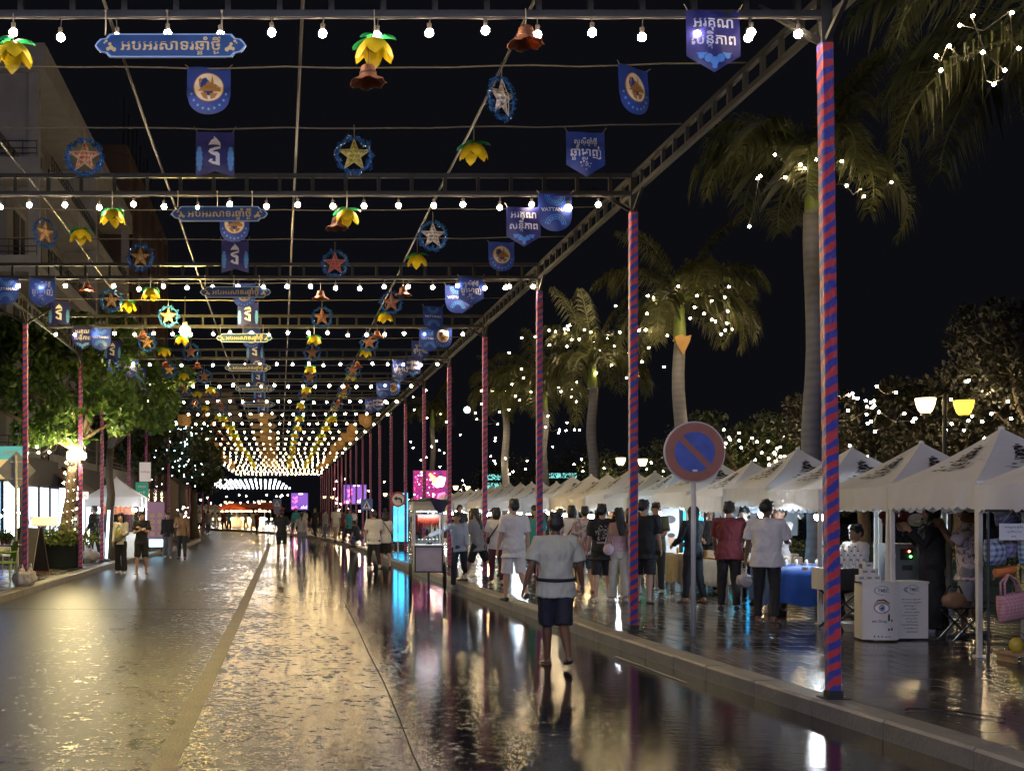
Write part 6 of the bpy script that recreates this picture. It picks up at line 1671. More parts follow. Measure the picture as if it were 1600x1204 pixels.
for q, px in enumerate((6, 14)):
    t = thing('potted_plant', ('left' if q == 0 else 'right') + ' small potted plant on the dark terrace table', 'plant', (PX(px, 28.6), 28.55, GH + .745), 0, 'plants on the terrace table')
    mb = MB(); mb.lathe([(.06, 0), (.085, .12), (.09, .125), (.075, .12)], 14, cap=False); mb.lathe([(0, .0), (.06, 0)], 14, cap=False); mb.build('pot', mat('dark_pot', (.1, .07, .05), .6), t, True)
    mb = MB(); rr = random.Random(q); leaf_cloud(mb, [(rr.gauss(0, .08), rr.gauss(0, .08), .12 + abs(rr.gauss(0, .1))) for _ in range(120)], .09, rr, -.4); mb.build('leaves', GREEN, t)
PLASTIC = mat('crumpled_white_plastic', (.55, .50, .48), .25, 0, .15, 6, .8, 16, trans=.2)
def plastic_bag(loc, s, label, seed, group=None, handles=True):
    t = thing('plastic_bag', label, 'bag', loc, 0, group); rr = random.Random(seed)
    bm = bmesh.new(); bmesh.ops.create_icosphere(bm, subdivisions=4, radius=1.0)
    for v in bm.verts:
        p = v.co.copy(); k = 1 + .22 * noise.noise(p * 1.8 + Vector((seed, 0, 0))) + .10 * noise.noise(p * 5 + Vector((0, seed, 0))) + .05 * noise.noise(p * 11)
        v.co = Vector((p.x * k * s[0], p.y * k * s[1], max(-.9, p.z) * k * s[2] + s[2] * .9))
        if p.z > .55: v.co.x *= .55 ; v.co.y *= .55
    me = bpy.data.meshes.new('bag_body'); bm.to_mesh(me); bm.free(); me.materials.append(PLASTIC)
    me.polygons.foreach_set('use_smooth', [True] * len(me.polygons)); link('bag_body', me, t)
    if handles:
        mb = MB(); mb.tube([(-s[0] * .3, 0, s[2] * 1.7), (-s[0] * .15, .01, s[2] * 2.25), (s[0] * .1, 0, s[2] * 2.3), (s[0] * .25, 0, s[2] * 1.7)], (.016), 6, flat=.4); mb.build('handle', PLASTIC, t, True)
    return t
plastic_bag((PX(33, 24.9), 24.9, GH), (.20, .17, .19), 'larger crumpled white plastic bag at the foot of the first shop-side pole', 3, 'white plastic bags at the pole foot')
plastic_bag((PX(47, 25.0), 25.0, GH), (.13, .12, .20), 'smaller crumpled white plastic bag right of the larger one', 5, 'white plastic bags at the pole foot')
plastic_bag((PX(140, 36.4), 36.4, GH), (.30, .22, .22), 'white bundled plastic bag on the pavement before the shop-side tent', 8, None)
# far end: umbrellas and more stalls closing the street
def umbrella(px, Y, m, label, r=1.5, zs=.78):
    t = thing('market_umbrella', label, 'umbrella', (PX(px, Y), Y, GH), 0, 'market umbrellas at the far bend'); t.scale = (1, 1, zs)
    mb = MB(); mb.lathe([(r, 2.05), (r * .98, 2.2), (r * .5, 2.6), (.03, 2.85)], 12, cap=False); mb.build('canopy', m, t); mb = MB(); mb.tube([(0, 0, 0), (0, 0, 2.85)], .03, 8); mb.build('pole', LEGM, t)
RED = mat('red_canvas', (.40, .07, .03), .6, trans=.25)
for q in range(6): umbrella(362 + 7.5 * q, 112 + q * 1.2, RED, 'orange-red market umbrella lit from below at the far bend, %s from the left' % nth(q), 1.3)
for q in range(2): umbrella(414 + 9 * q, 104 + q, RED, 'dark red market umbrella right of the bright ones, %s from the left' % nth(q), 1.25)
for q in range(9):
    px = 308 + 7 * q; Y = 120 + q * .8
    t = dup(TENT, (PX(px, Y), Y, GH), R(90), 'pale tent closing the street at the far bend, %s from the left' % nth(q), 'white tents at the far bend', (1.1, 1.1, .85))
for q in range(14):
    px = 316 + 9.0 * q; Y = 110 + rr.uniform(-1, 2)
    stall_lamp((PX(px, Y), Y, PH(810, Y)), 'warm' if 4 < q < 10 else random.choice(['white', 'warm']), 'glowing stall lamp at the far bend, %s from the left' % nth(q))
t = thing('food_stall', 'brightly lit low food stall under the orange-red umbrellas', 'stall', (PX(381, 111), 111.2, GH))
mb = MB(); mb.box((0, 0, .45), (3.8, .8, .9)); mb.build('counter', WHITE, t); mb = MB(); mb.box((0, 0, 1.42), (4.2, .3, .10)); mb.build('lit_strip', emis('warm_strip', (1, .68, .34), 9), t)
for x in (-1.9, 1.9): mb = MB(); mb.box((x, 0, 1.2), (.08, .08, 1.0)); mb.build('post', LEGM, t)
# ------------------------------------------------------------------ people
SKIN = {'light': mat('light_skin', (.50, .30, .21), .5, 0, .08, 10), 'mid': mat('tan_skin', (.34, .19, .115), .5, 0, .08, 10), 'dark': mat('brown_skin', (.17, .085, .048), .5, 0, .08, 10)}
HAIR = mat('black_hair', (.012, .010, .009), .42, 0, .3, 40, .3, 120)
GREYHAIR = mat('greying_hair', (.016, .014, .013), .5, 0, .3, 40, .3, 120)
def clothm(name, col, var=.1): return mat('cloth_' + name, col, .8, 0, var, 9, .25, 26)
CL = {n: clothm(n, c) for n, c in dict(white=(.66, .64, .62), cream=(.60, .56, .47), sage=(.47, .47, .38), black=(.014, .014, .016), navy=(.018, .020, .032), denim=(.05, .09, .17), grey=(.26, .25, .25),
      maroon=(.13, .018, .028), plum=(.10, .022, .05), beige=(.45, .38, .28), olive=(.07, .075, .045), teal=(.03, .22, .25), brown=(.20, .11, .05), slate=(.13, .135, .16), yellow=(.5, .45, .16), pink=(.55, .35, .40), paleblue=(.42, .48, .58)).items()}
def patterned(name, base, cols, scale):
    if name in MATS: return MATS[name]
    m, nt, b = _nt(name); N, L = nt.nodes, nt.links
    tc = N.new('ShaderNodeTexCoord'); n = N.new('ShaderNodeTexNoise'); n.inputs['Scale'].default_value = scale; n.inputs['Detail'].default_value = 3; n.inputs['Distortion'].default_value = 1.2
    L.new(tc.outputs['Object'], n.inputs['Vector']); cr = N.new('ShaderNodeValToRGB'); e = cr.color_ramp.elements; cr.color_ramp.interpolation = 'CONSTANT'
    e[0].position = 0; e[0].color = (*base, 1); e[1].position = .50; e[1].color = (*cols[0], 1)
    for i, c in enumerate(cols[1:]): k = e.new(.55 + .06 * i); k.color = (*c, 1)
    L.new(n.outputs['Fac'], cr.inputs[0]); L.new(cr.outputs[0], b.inputs['Base Color']); b.inputs['Roughness'].default_value = .8
    MATS[name] = m; return m
CL['floral'] = patterned('cloth_floral', (.55, .45, .45), [(.12, .14, .20), (.40, .25, .16), (.5, .2, .2)], 7)
CL['tiedye'] = patterned('cloth_tiedye', (.55, .48, .50), [(.14, .10, .12), (.5, .4, .42)], 6)
SOLE = mat('dark_sole', (.03, .028, .027), .6)
SHOEW = mat('white_shoe', (.6, .6, .58), .5)
SANDAL = mat('brown_sandal', (.06, .04, .03), .6)
def remesh(mb, vox, name, m, smooth=2, crumple=0.0, seed=0):
    me = mb.mesh(name, m); o = bpy.data.objects.new('tmp', me); WORK.collection.objects.link(o)
    r = o.modifiers.new('r', 'REMESH'); r.mode = 'VOXEL'; r.voxel_size = vox; r.use_smooth_shade = True
    s_ = o.modifiers.new('s', 'SMOOTH'); s_.factor = .5; s_.iterations = smooth
    dg = work_dg()
    out = bpy.data.meshes.new_from_object(o.evaluated_get(dg)); out.name = name
    bpy.data.objects.remove(o); bpy.data.meshes.remove(me)
    if crumple:
        off_ = Vector((seed * 3.1, 0, 0))
        n_ = len(out.vertices); co = [0.0] * (3 * n_); no = [0.0] * (3 * n_)
        out.vertices.foreach_get('co', co); out.vertices.foreach_get('normal', no)
        for i in range(0, 3 * n_, 3):
            x, y, z = co[i], co[i + 1], co[i + 2]
            d = crumple * (.38 + noise.noise(Vector((x * 7, y * 7, z * 5)) + off_) + .6 * noise.noise(Vector((x * 22, y * 22, z * 13)) + off_))
            co[i] += no[i] * d; co[i + 1] += no[i + 1] * d; co[i + 2] += no[i + 2] * d
        out.vertices.foreach_set('co', co); out.update()
    if not out.materials: out.materials.append(m)
    out.polygons.foreach_set('use_smooth', [True] * len(out.polygons))
    return out
def lerpv(a, b, t): return Vector(a).lerp(Vector(b), t)
PEOPLE = []
def person(px, py, Y, label, height=1.66, face=0.0, z0=None, skin='mid', build=1.0, hair='short', hairm=None, top='tee', topc='white', bot='trousers', botc='black', shoe='dark',
           lean=0.0, leanside=0.0, hd=(0, 0), LA=None, RA=None, LL=None, RL=None, detail=1, extras=(), group=None, x=None, sit=0.0, bend=0.0):
    # face: 0 looks away from the viewer (+Y), 180 looks at the viewer; angles in degrees
    # arms: (forward swing, outward, elbow bend, inward twist); legs: (forward swing, outward, knee bend)
    ground = (GH if z0 is None else z0)
    X = PX(px, Y) if x is None else x
    s = height / 1.70
    LA = LA or (6, 8, 14, 0); RA = RA or (-6, 8, 14, 0); LL = LL or (6, 2, 4); RL = RL or (-6, 2, 8)
    t = thing('person', label, 'person', (X, Y, ground), R(face), group)
    vox = {0: .022, 1: .0115, 2: .0075}[detail]
    fw = Vector((0, 1, 0)); up = Vector((0, 0, 1))
    # torso frame: pelvis then leaning spine
    hip = Vector((0, 0, .90 - sit))
    Lm = Euler((-R(lean), R(leanside), 0)).to_matrix()
    Bm = Euler((-R(lean + bend), R(leanside), 0)).to_matrix()
    def sp(v): v = Vector(v) - Vector((0, 0, .90)); return hip + Lm @ v
    def sp2(v):
        base = sp((0, 0, 1.12)); return base + Bm @ (Vector(v) - Vector((0, 0, 1.12)))
    shz, shw = 1.405, .172 * build
    S_ = {-1: sp2((-shw, 0, shz)), 1: sp2((shw, 0, shz))}
    arms = {}
    for sd, A in ((-1, LA), (1, RA)):
        f, o_, e, tw = A
        M1 = Bm.to_3x3() if False else Matrix.Identity(3)
        d1 = Euler((R(f), 0, 0)).to_matrix() @ Vector((0, 0, -1)); d1 = (Euler((0, -sd * R(o_), 0)).to_matrix() @ d1).normalized()
        el = S_[sd] + d1 * .285
        ax = Vector((1, 0, 0)); d2 = Matrix.Rotation(R(e), 3, ax) @ d1; d2 = (Matrix.Rotation(sd * R(tw), 3, 'Z') @ d2).normalized()
        wr = el + d2 * .245
        arms[sd] = (S_[sd], el, wr, d1, d2)
    legs = {}
    for sd, A in ((-1, LL), (1, RL)):
        f, o_, k = A
        h0 = hip + Vector((sd * .088 * (.5 + .5 * build), 0, -.02))
        d1 = Euler((R(f), 0, 0)).to_matrix() @ Vector((0, 0, -1)); d1 = (Euler((0, -sd * R(o_), 0)).to_matrix() @ d1).normalized()
        kn = h0 + d1 * .41
        d2 = Matrix.Rotation(-R(k), 3, 'X') @ d1
        an = kn + d2 * .40
        legs[sd] = (h0, kn, an, d1, d2)
    # plant the lower foot on the ground
    low = min(legs[q][2].z for q in (-1, 1)) - .075
    # ---- body volume
    b = MB()
    k = build
    def loft(mb, secs, f=sp2):
        mb.tube([f((0, y, z)) for z, rx, ry, y in secs], [(rx, ry) for z, rx, ry, y in secs], 16, up=(1, 0, 0))
    def spz(v): return sp(v) if v[2] < 1.12 else sp2(v)
    torso = [(.82, .135 * k, .095 * k, 0), (.90, .160 * k, .112 * k, -.008), (.98, .150 * k, .105 * k, -.004), (1.08, .132 * k, .098 * k * (1 + .25 * (k > 1.1)), .006), (1.20, .145 * k, .108 * k, .004), (1.32, .165 * k, .105 * k, -.004), (1.40, .150 * k, .085, -.010), (1.45, .075, .062, -.012)]
    b.tube([spz((0, y, z)) for z, rx, ry, y in torso], [(rx, ry) for z, rx, ry, y in torso], 18, up=(1, 0, 0))
    nk = sp2((0, -.008, 1.43)); hm = Euler((R(hd[0]), 0, R(hd[1]))).to_matrix()
    hc0 = sp2((0, .012, 1.585))
    def H(v): return hc0 + hm @ Vector(v)
    b.tube([nk - Vector((0, 0, .03)), nk + Vector((0, .004, .05)), H((0, -.005, -.07))], [.062, .054, .056], 12)
    b.ell(H((0, -.012, .022)), (.076, .096, .100), 18, 12, rot=(R(hd[0]), 0, R(hd[1])))
    b.tube([H((0, .03, .02)), H((0, .042, -.05)), H((0, .052, -.098))], [(.066, .055), (.058, .048), (.032, .030)], 12, up=(1, 0, 0))
    if detail >= 1:
        b.tube([H((0, .082, .015)), H((0, .108, -.028)), H((0, .092, -.036))], [(.010, .008), (.017, .012), (.014, .006)], 8, up=(1, 0, 0))
        b.tube([H((-.028, .085, -.062)), H((0, .093, -.062)), H((.028, .085, -.062))], [.007, .011, .007], 8)
        b.tube([H((-.05, .075, .034)), H((0, .090, .036)), H((.05, .075, .034))], [.010, .012, .010], 8)
        for sd in (-1, 1): b.tube([H((sd * .072, -.015, .028)), H((sd * .086, -.018, .005)), H((sd * .074, -.008, -.03))], [(.010, .020), (.012, .022), (.008, .010)], 8, up=(0, 1, 0))
    shoulder_r = .058 * (.6 + .4 * k)
    for sd in (-1, 1):
        a0, el, wr, d1, d2 = arms[sd]; ka = .55 + .45 * k
        b.tube([sp2((sd * .06, -.01, 1.40)), a0 + Vector((0, 0, .0)), lerpv(a0, el, .35), lerpv(a0, el, .8), el, lerpv(el, wr, .3), lerpv(el, wr, .8), wr], [.065, shoulder_r, .050 * ka, .038 * ka, .036 * ka, .037 * ka, .027, .024], 12)
        # hand
        pn = d2.cross(Vector((0, 1, 0)) if abs(d2.y) < .8 else Vector((1, 0, 0))).normalized()     # across the palm thickness
        pn = Vector((sd, 0, 0)) - d2 * d2.dot(Vector((sd, 0, 0)))
        if pn.length < .2: pn = Vector((0, 0, 1)) - d2 * d2.z
        pn.normalize(); wd = d2.cross(pn).normalized()
        if wd.y < 0: wd = -wd
        pc = wr + d2 * .05
        b.tube([wr, wr + d2 * .035, wr + d2 * .075, wr + d2 * .092], [(.024, .017), (.037, .016), (.040, .014), (.036, .011)], 10, up=wd)
        if detail >= 1:
            for i, (o_, ln) in enumerate(((.030, .070), (.010, .080), (-.010, .074), (-.029, .056))):
                p0 = wr + d2 * .082 + wd * o_; c1 = (d2 - pn * .28).normalized(); c2 = (d2 - pn * .85).normalized()
                b.tube([p0, p0 + c1 * ln * .45, p0 + c1 * ln * .45 + c2 * ln * .32, p0 + c1 * ln * .45 + c2 * ln * .55], [.0098, .0092, .0085, .006], 7)
            p0 = wr + d2 * .028 + wd * .026; th = (d2 * .72 + wd * .62 - pn * .25).normalized()
            b.tube([p0 - wd * .01, p0 + th * .035, p0 + th * .035 + (d2 * .95 - pn * .2) * .032], [.014, .0115, .008], 7)
    feet = {}
    for sd in (-1, 1):
        h0, kn, an, d1, d2 = legs[sd]; kl = .6 + .4 * k
        b.tube([h0 + Vector((0, 0, .05)), lerpv(h0, kn, .12), lerpv(h0, kn, .6), kn, lerpv(kn, an, .28), lerpv(kn, an, .75), an, an - up * .03], [.086 * kl, .088 * kl, .066 * kl, .052 * kl, .056 * kl, .036 * kl, .033, .035], 14)
        fd = Matrix.Rotation(R(A_ := 0), 3, 'X') @ fw
        pitch = max(-50, min(50, (legs[sd][2].z - .075 - low) * 160))
        fd = Euler((-R(pitch), 0, 0)).to_matrix() @ Vector((sd * .12, 1, 0)).normalized()
        dn = Euler((-R(pitch), 0, 0)).to_matrix() @ Vector((0, 0, -1))
        hl = an + dn * .045 - fd * .045
        feet[sd] = (an, hl, fd, dn)
        b.tube([hl - fd * .012, hl + fd * .03, hl + fd * .10 + dn * .006, hl + fd * .165 + dn * .014, hl + fd * .205 + dn * .016], [(.026, .028), (.034, .036), (.040, .026), (.043, .017), (.026, .012)], 12, up=Vector((1, 0, 0)))
    body = remesh(b, vox, 'body', SKIN[skin], 3 if detail else 1)
    o = link('body', body, t)
    parts = [o]
    # ---- clothing
    def garment(name, mb, m, cr=.017, vx=None): parts.append(link(name, remesh(mb, vx or vox * 1.15, name, m, 2, cr if detail else 0, len(PEOPLE)), t))
    ez = .018 + .010 * (top in ('shirt', 'tee', 'loose')) + .03 * (top == 'robe')
    if top:
        c = MB(); hem = {'tee': .80, 'shirt': .80, 'loose': .74, 'tank': .96, 'tucked': .93, 'robe': .10, 'polo': .83, 'strapless': .93}.get(top, .82)
        flr = {'loose': 1.12, 'robe': 1.25, 'strapless': 1.06}.get(top, 1.05)
        secs = [(z, rx + ez, ry + ez, y) for z, rx, ry, y in torso if z > hem + .02 and z < (1.30 if top == 'strapless' else 1.43)]
        if top == 'robe':
            secs = [(.06, .235 * k, .20 * k, 0), (.40, .205 * k, .165 * k, 0), (.75, .19 * k, .14 * k, 0)] + [q for q in secs if q[0] > .8]
        else:
            secs = [(hem, (.160 * k + ez) * flr, (.112 * k + ez) * flr, 0)] + secs
        if top != 'strapless': secs += [(1.448, .085, .072, -.012)]
        c.tube([spz((0, y, z)) if top != 'robe' or z > .8 else hip + Vector((0, y, z - .90)) for z, rx, ry, y in secs], [(rx, ry) for z, rx, ry, y in secs], 20, up=(1, 0, 0))
        sl = {'tee': .78, 'shirt': .80, 'loose': .86, 'tank': 0, 'strapless': 0, 'robe': 2.0, 'long': 2.0, 'tucked': .72, 'polo': .70}.get(top, .75)
        for sd in (-1, 1):
            a0, el, wr, d1, d2 = arms[sd]
            if sl:
                pts = [sp2((sd * .05, -.01, 1.395)), a0 + Vector((0, 0, -.003)), lerpv(a0, el, min(1, sl) * .5), lerpv(a0, el, min(1, sl))]; rr_ = [.075, .074, .072 * (.6 + .4 * k), .074 * (.6 + .4 * k)]
                if sl > 1: pts += [lerpv(el, wr, .5), lerpv(el, wr, .95)]; rr_ = [.075, .074, .064, .056, .050, .042]
                c.tube(pts, rr_, 14)
        if top in ('shirt', 'polo', 'tucked'): c.tube([sp2((.062 * math.cos(a), .062 * math.sin(a) - .008, 1.452 + .012 * (math.sin(a) < 0))) for a in [i * math.pi / 8 for i in range(17)]], .014, 6)
        garment('shirt' if top != 'robe' else 'robe', c, CL[topc])
    if bot:
        c = MB(); e2 = .016
        secs = [(.80, .145 * k + e2, .105 * k + e2, 0), (.90, .162 * k + e2, .114 * k + e2, -.006), (.985, .150 * k + e2, .108 * k + e2, -.004)]
        c.tube([sp((0, y, z)) for z, rx, ry, y in secs], [(rx, ry) for z, rx, ry, y in secs], 18, up=(1, 0, 0))
        for sd in (-1, 1):
            h0, kn, an, d1, d2 = legs[sd]; kl = .6 + .4 * k
            if bot == 'shorts': pts = [h0 + Vector((0, 0, .03)), lerpv(h0, kn, .3), lerpv(h0, kn, .7), lerpv(h0, kn, 1.0)]; rr_ = [.098, .100, .092, .090]
            elif bot == 'miniskirt': pts = [h0, lerpv(h0, kn, .6)]; rr_ = [.1, .1]
            elif bot == 'wide': pts = [h0 + Vector((0, 0, .03)), lerpv(h0, kn, .4), kn, lerpv(kn, an, .6), an - d2 * .02]; rr_ = [.098, .092, .080, .086, .092]
            else: pts = [h0 + Vector((0, 0, .03)), lerpv(h0, kn, .4), kn, lerpv(kn, an, .5), lerpv(kn, an, .97)]; rr_ = [.096, .086, .068, .058, .050]
            c.tube(pts, [q * kl for q in rr_], 14)
        garment('shorts' if bot in ('shorts', 'miniskirt') else 'trousers', c, CL[botc], .010)
    # shoes
    if shoe:
        for sd in (-1, 1):
            an, hl, fd, dn = feet[sd]; c = MB()
            if shoe in ('sandal', 'thong'):
                c.tube([hl - fd * .03 + dn * .030, hl + fd * .06 + dn * .028, hl + fd * .16 + dn * .028, hl + fd * .225 + dn * .028], [(.034, .012), (.040, .012), (.050, .012), (.030, .010)], 12, up=Vector((1, 0, 0)))
                c.tube([hl + fd * .10 + Vector((-.045, 0, 0)) + dn * .012, hl + fd * .12 - dn * .034, hl + fd * .10 + Vector((.045, 0, 0)) + dn * .012], [(.006, .016)] * 3, 8)
                parts.append(c.build('sandal', SANDAL, t, True))
            else:
                c.tube([hl - fd * .030, hl + fd * .01, hl + fd * .09 + dn * .004, hl + fd * .175 + dn * .010, hl + fd * .23 + dn * .014], [(.030, .038), (.041, .046), (.045, .036), (.047, .028), (.026, .018)], 12, up=Vector((1, 0, 0)))
                parts.append(link('shoe', remesh(c, max(vox, .009), 'shoe', SHOEW if shoe == 'white' else SOLE, 1), t))
    # hair
    hm_ = hairm or HAIR; rot = (R(hd[0]), 0, R(hd[1])); c = MB()
    if hair in ('short', 'long', 'bob', 'pony', 'bun'):
        c.ell(H((0, -.024, .045)), (.088, .100, .098), 18, 12, rot=rot)
        c.tube([H((0, -.075, .06)), H((0, -.088, .0)), H((0, -.066, -.055))], [(.076, .05), (.074, .045), (.05, .025)], 12, up=(1, 0, 0))
        for i in range(14 if detail else 0):
            a = i * 2.4; c.ell(H((.05 * math.cos(a), -.02 + .07 * math.sin(a), .115 + .012 * math.sin(i * 3.3))), (.03, .03, .022), 8, 6)
        c.tube([H((-.06, .045, .085)), H((0, .062, .100)), H((.06, .045, .085))], [.020, .026, .020], 8)
        if hair == 'long': c.tube([H((0, -.07, .05)), H((0, -.095, -.08)), sp2((0, -.125, 1.38)), sp2((.01, -.135, 1.22))], [(.082, .05), (.085, .045), (.085, .035), (.05, .02)], 14, up=(1, 0, 0)); [c.tube([H((sd * .07, .0, .06)), H((sd * .088, .01, -.05)), sp2((sd * .085, .035, 1.36))], [.03, .028, .02], 8) for sd in (-1, 1)]
        if hair == 'bob': c.tube([H((0, -.05, .05)), H((0, -.06, -.04)), H((0, -.05, -.12))], [(.095, .075), (.10, .075), (.085, .055)], 14, up=(1, 0, 0))
        if hair == 'pony': c.tube([H((0, -.11, .06)), H((0, -.16, .0)), H((0, -.15, -.12)), H((0, -.13, -.2))], [.028, .034, .028, .012], 10)
        if hair == 'bun': c.ell(H((0, -.12, .07)), (.045, .045, .045), 12, 8)
        # keep the face clear
        parts.append(link('hair', remesh(c, max(vox, .010), 'hair', hm_, 1, .004 if detail else 0, 3), t))
    elif hair == 'cap':
        c.ell(H((0, -.018, .05)), (.088, .104, .092), 18, 12, rot=rot); c.tube([H((0, .07, .065)), H((0, .16, .05))], [(.075, .012), (.06, .006)], 12, up=(1, 0, 0))
        parts.append(link('cap', remesh(c, max(vox, .010), 'cap', CL['white'], 1), t))
    elif hair == 'scarf':
        c.ell(H((0, -.022, .035)), (.098, .108, .112), 18, 12, rot=rot); c.tube([H((0, -.04, .0)), H((0, -.03, -.1)), sp2((0, -.01, 1.40)), sp2((0, 0, 1.30))], [(.098, .09), (.09, .08), (.15, .10), (.19, .125)], 16, up=(1, 0, 0))
        parts.append(link('headscarf', remesh(c, max(vox, .010), 'headscarf', CL['black'], 2, .004), t))
    if detail >= 1:
        for sd in (-1, 1):
            e_ = MB(); e_.ell(H((sd * .031, .0775, .018)), (.0135, .010, .008), 10, 6, rot=rot); parts.append(e_.build('eye', mat('eye_white', (.55, .53, .5), .3), t, True))
            e_ = MB(); e_.ell(H((sd * .031, .0850, .018)), (.0066, .004, .0068), 8, 6, rot=rot); parts.append(e_.build('iris', mat('dark_iris', (.012, .008, .006), .2), t, True))
            e_ = MB(); e_.tube([H((sd * .014, .089, .040)), H((sd * .032, .088, .045)), H((sd * .050, .074, .040))], [.0035, .0045, .003], 6); parts.append(e_.build('eyebrow', HAIR, t, True))
        e_ = MB(); e_.tube([H((-.022, .092, -.0625)), H((0, .1015, -.062)), H((.022, .092, -.0625))], [.003, .0055, .003], 6); parts.append(e_.build('lips', mat('lips', (.32, .12, .10), .5), t, True))
    ctx = dict(sp2=sp2, spz=spz, H=H, arms=arms, legs=legs, k=k, hip=hip, t=t, parts=parts, torso=torso)
    for e in extras: e(ctx)
    # scale and set on the ground
    for p in parts: p.location = Vector((0, 0, -low * s)); p.scale = (s, s, s)
    PEOPLE.append(t)
    ctx['s'] = s; ctx['low'] = low
    return t, ctx
def worldpt(t, ctx, v):
    v = Vector(v); p = Vector((v.x, v.y, v.z - ctx['low'])) * ctx['s']
    return t.location + Matrix.Rotation(t.rotation_euler.z, 3, 'Z') @ p
# things worn or carried
def belt(ctx):
    mb = MB(); k = ctx['k']; z = .99
    mb.tube([ctx['spz'](((.150 * k + .052) * math.cos(a), (.105 * k + .052) * math.sin(a), z + .012 * math.sin(a))) for a in [i * math.pi / 12 for i in range(25)]], [(.006, .019)] * 25, 8)
    mb.ell(ctx['spz']((0.0, .165 * k, z - .01)), (.11, .05, .06), 12, 8)
    ctx['parts'].append(mb.build('waist_pouch', CL['black'], ctx['t'], True))
def cross_strap(side=1):
    def f(ctx):
        mb = MB(); k = ctx['k']; pts = []
        for i in range(15):
            u = i / 14; x = side * (.10 - .28 * u); z = 1.45 - .42 * u; pts.append(ctx['spz']((x, -(.128 + .025 * math.sin(math.pi * u)) * (.5 + .5 * k), z)))
        mb.tube(pts, [(.004, .016)] * 15, 6, up=(0, 1, 0)); 
        mb.ell(ctx['spz']((-side * .20 * k, .02, .98)), (.045, .10, .085), 10, 8)
        ctx['parts'].append(mb.build('cross_body_bag', CL['black'], ctx['t'], True))
    return f
def back_print(ctx):
    mb = MB(); rr = random.Random(9)
    for (x0, z0, w_, h_, n) in ((0, 1.30, .09, .08, 34), (0, 1.22, .15, .10, 60), (0, 1.12, .10, .05, 26)):
        for i in range(n):
            x, z = x0 + rr.uniform(-w_, w_), z0 + rr.uniform(-h_, h_) * .6; r = rr.uniform(.004, .014)
            y = -(.142 + .014 * (z < 1.34)) ; vs = [ctx['spz']((x + r * math.cos(a) * rr.uniform(.5, 1.3), y - .006, z + r * math.sin(a))) for a in [q * 1.2566 for q in range(5)]]
            mb.add(vs, [(4, 3, 2, 1, 0)]); mb.add(vs, [(0, 1, 2, 3, 4)])
    for z in (1.05, 1.03): mb.add([ctx['spz']((x, -.150, z + q)) for x, q in ((-.12, 0), (.12, 0), (.12, .008), (-.12, .008))], [(0, 1, 2, 3)])
    ctx['parts'].append(mb.build('back_print', CL['cream'], ctx['t']))
# --- the man in the middle and the people on the right-hand pavement
person(868, 0, 13.3, 'stocky man seen from behind on the road, pale shirt, dark knee-length shorts, black waist pouch', 1.66, 3, 0.0, 'dark', 1.14, 'short', GREYHAIR, 'shirt', 'sage', 'shorts', 'navy', 'sandal',
       LA=(-4, 17, 12, 10), RA=(4, 17, 14, 12), LL=(13, -3, 6), RL=(-10, -3, 30), detail=2, extras=(belt,), hd=(-4, -6))
person(803, 0, 20.8, 'tall man from behind in a long white tee and white shorts on the market pavement', 1.72, 8, None, 'light', 1.04, 'short', None, 'loose', 'white', 'shorts', 'white', 'dark', LA=(4, 8, 10, 0), RA=(-6, 9, 16, 0), LL=(8, 2, 4), RL=(-10, 2, 26), detail=2)
person(776, 0, 25.5, 'woman from behind in white tee and plum trousers with a dark cross-body strap', 1.58, -6, None, 'light', .92, 'bob', None, 'tee', 'white', 'trousers', 'plum', 'sandal', extras=(cross_strap(1),), LL=(8, 2, 4), RL=(-6, 2, 10))
person(747, 0, 26.5, 'person striding in a loose grey top and bare legs beside the fourth striped pole', 1.62, 55, None, 'light', .95, 'long', None, 'loose', 'grey', 'shorts', 'black', 'dark', LL=(22, 2, 4), RL=(-26, 2, 34), lean=8, LA=(20, 8, 30, 10), RA=(-15, 8, 20, 0))
person(893, 0, 24.3, 'dark-haired woman from behind in white tee with black cross strap and black trousers', 1.62, 4, None, 'light', 1.0, 'bob', None, 'tee', 'white', 'trousers', 'black', 'white', extras=(cross_strap(1),))
person(914, 0, 23.2, 'person from behind in a patterned floral tee over blue denim shorts', 1.60, 2, None, 'light', .98, 'short', None, 'loose', 'floral', 'shorts', 'denim', 'sandal', hd=(0, -8))
person(941, 0, 20.7, 'young man from behind in a black tee with cream back print and white shoes', 1.63, -6, None, 'light', 1.02, 'short', None, 'loose', 'black', 'shorts', 'black', 'white', extras=(back_print,), LL=(-6, 3, 8), RL=(4, 3, 4), detail=2, hd=(-2, -25), LA=(2, 8, 16, 6), RA=(8, 8, 30, 10))
t, ctx = person(967, 0, 20.6, 'long-haired woman from behind in a strapless pale top and cream trousers, pink bag beside her', 1.57, 4, None, 'light', .88, 'long', None, 'strapless', 'pink', 'wide', 'cream', 'white', LA=(-10, 8, 30, 8), RA=(6, 6, 40, 10), detail=2)
pb = worldpt(t, ctx, ctx['arms'][-1][1] + Vector((-.04, -.07, -.10)))
b_ = thing('hand_bag', 'small pale pink shoulder bag hanging from the long-haired woman', 'bag', pb)
mb = MB(); mb.ell((0, 0, -.06), (.095, .05, .10), 16, 10); mb.build('bag_body', mat('pink_bag', (.60, .45, .50), .45), b_, True); mb = MB(); mb.tube([(-.07, 0, .0), (-.03, .03, .14), (.03, .06, .20), (.07, 0, .02)], .010, 6); mb.build('strap', MATS['pink_bag'], b_, True)
person(984, 0, 21.3, 'woman from behind in black top and white trousers, half hidden by the second striped pole', 1.56, 0, None, 'light', .9, 'bob', None, 'tee', 'black', 'wide', 'white', 'white')
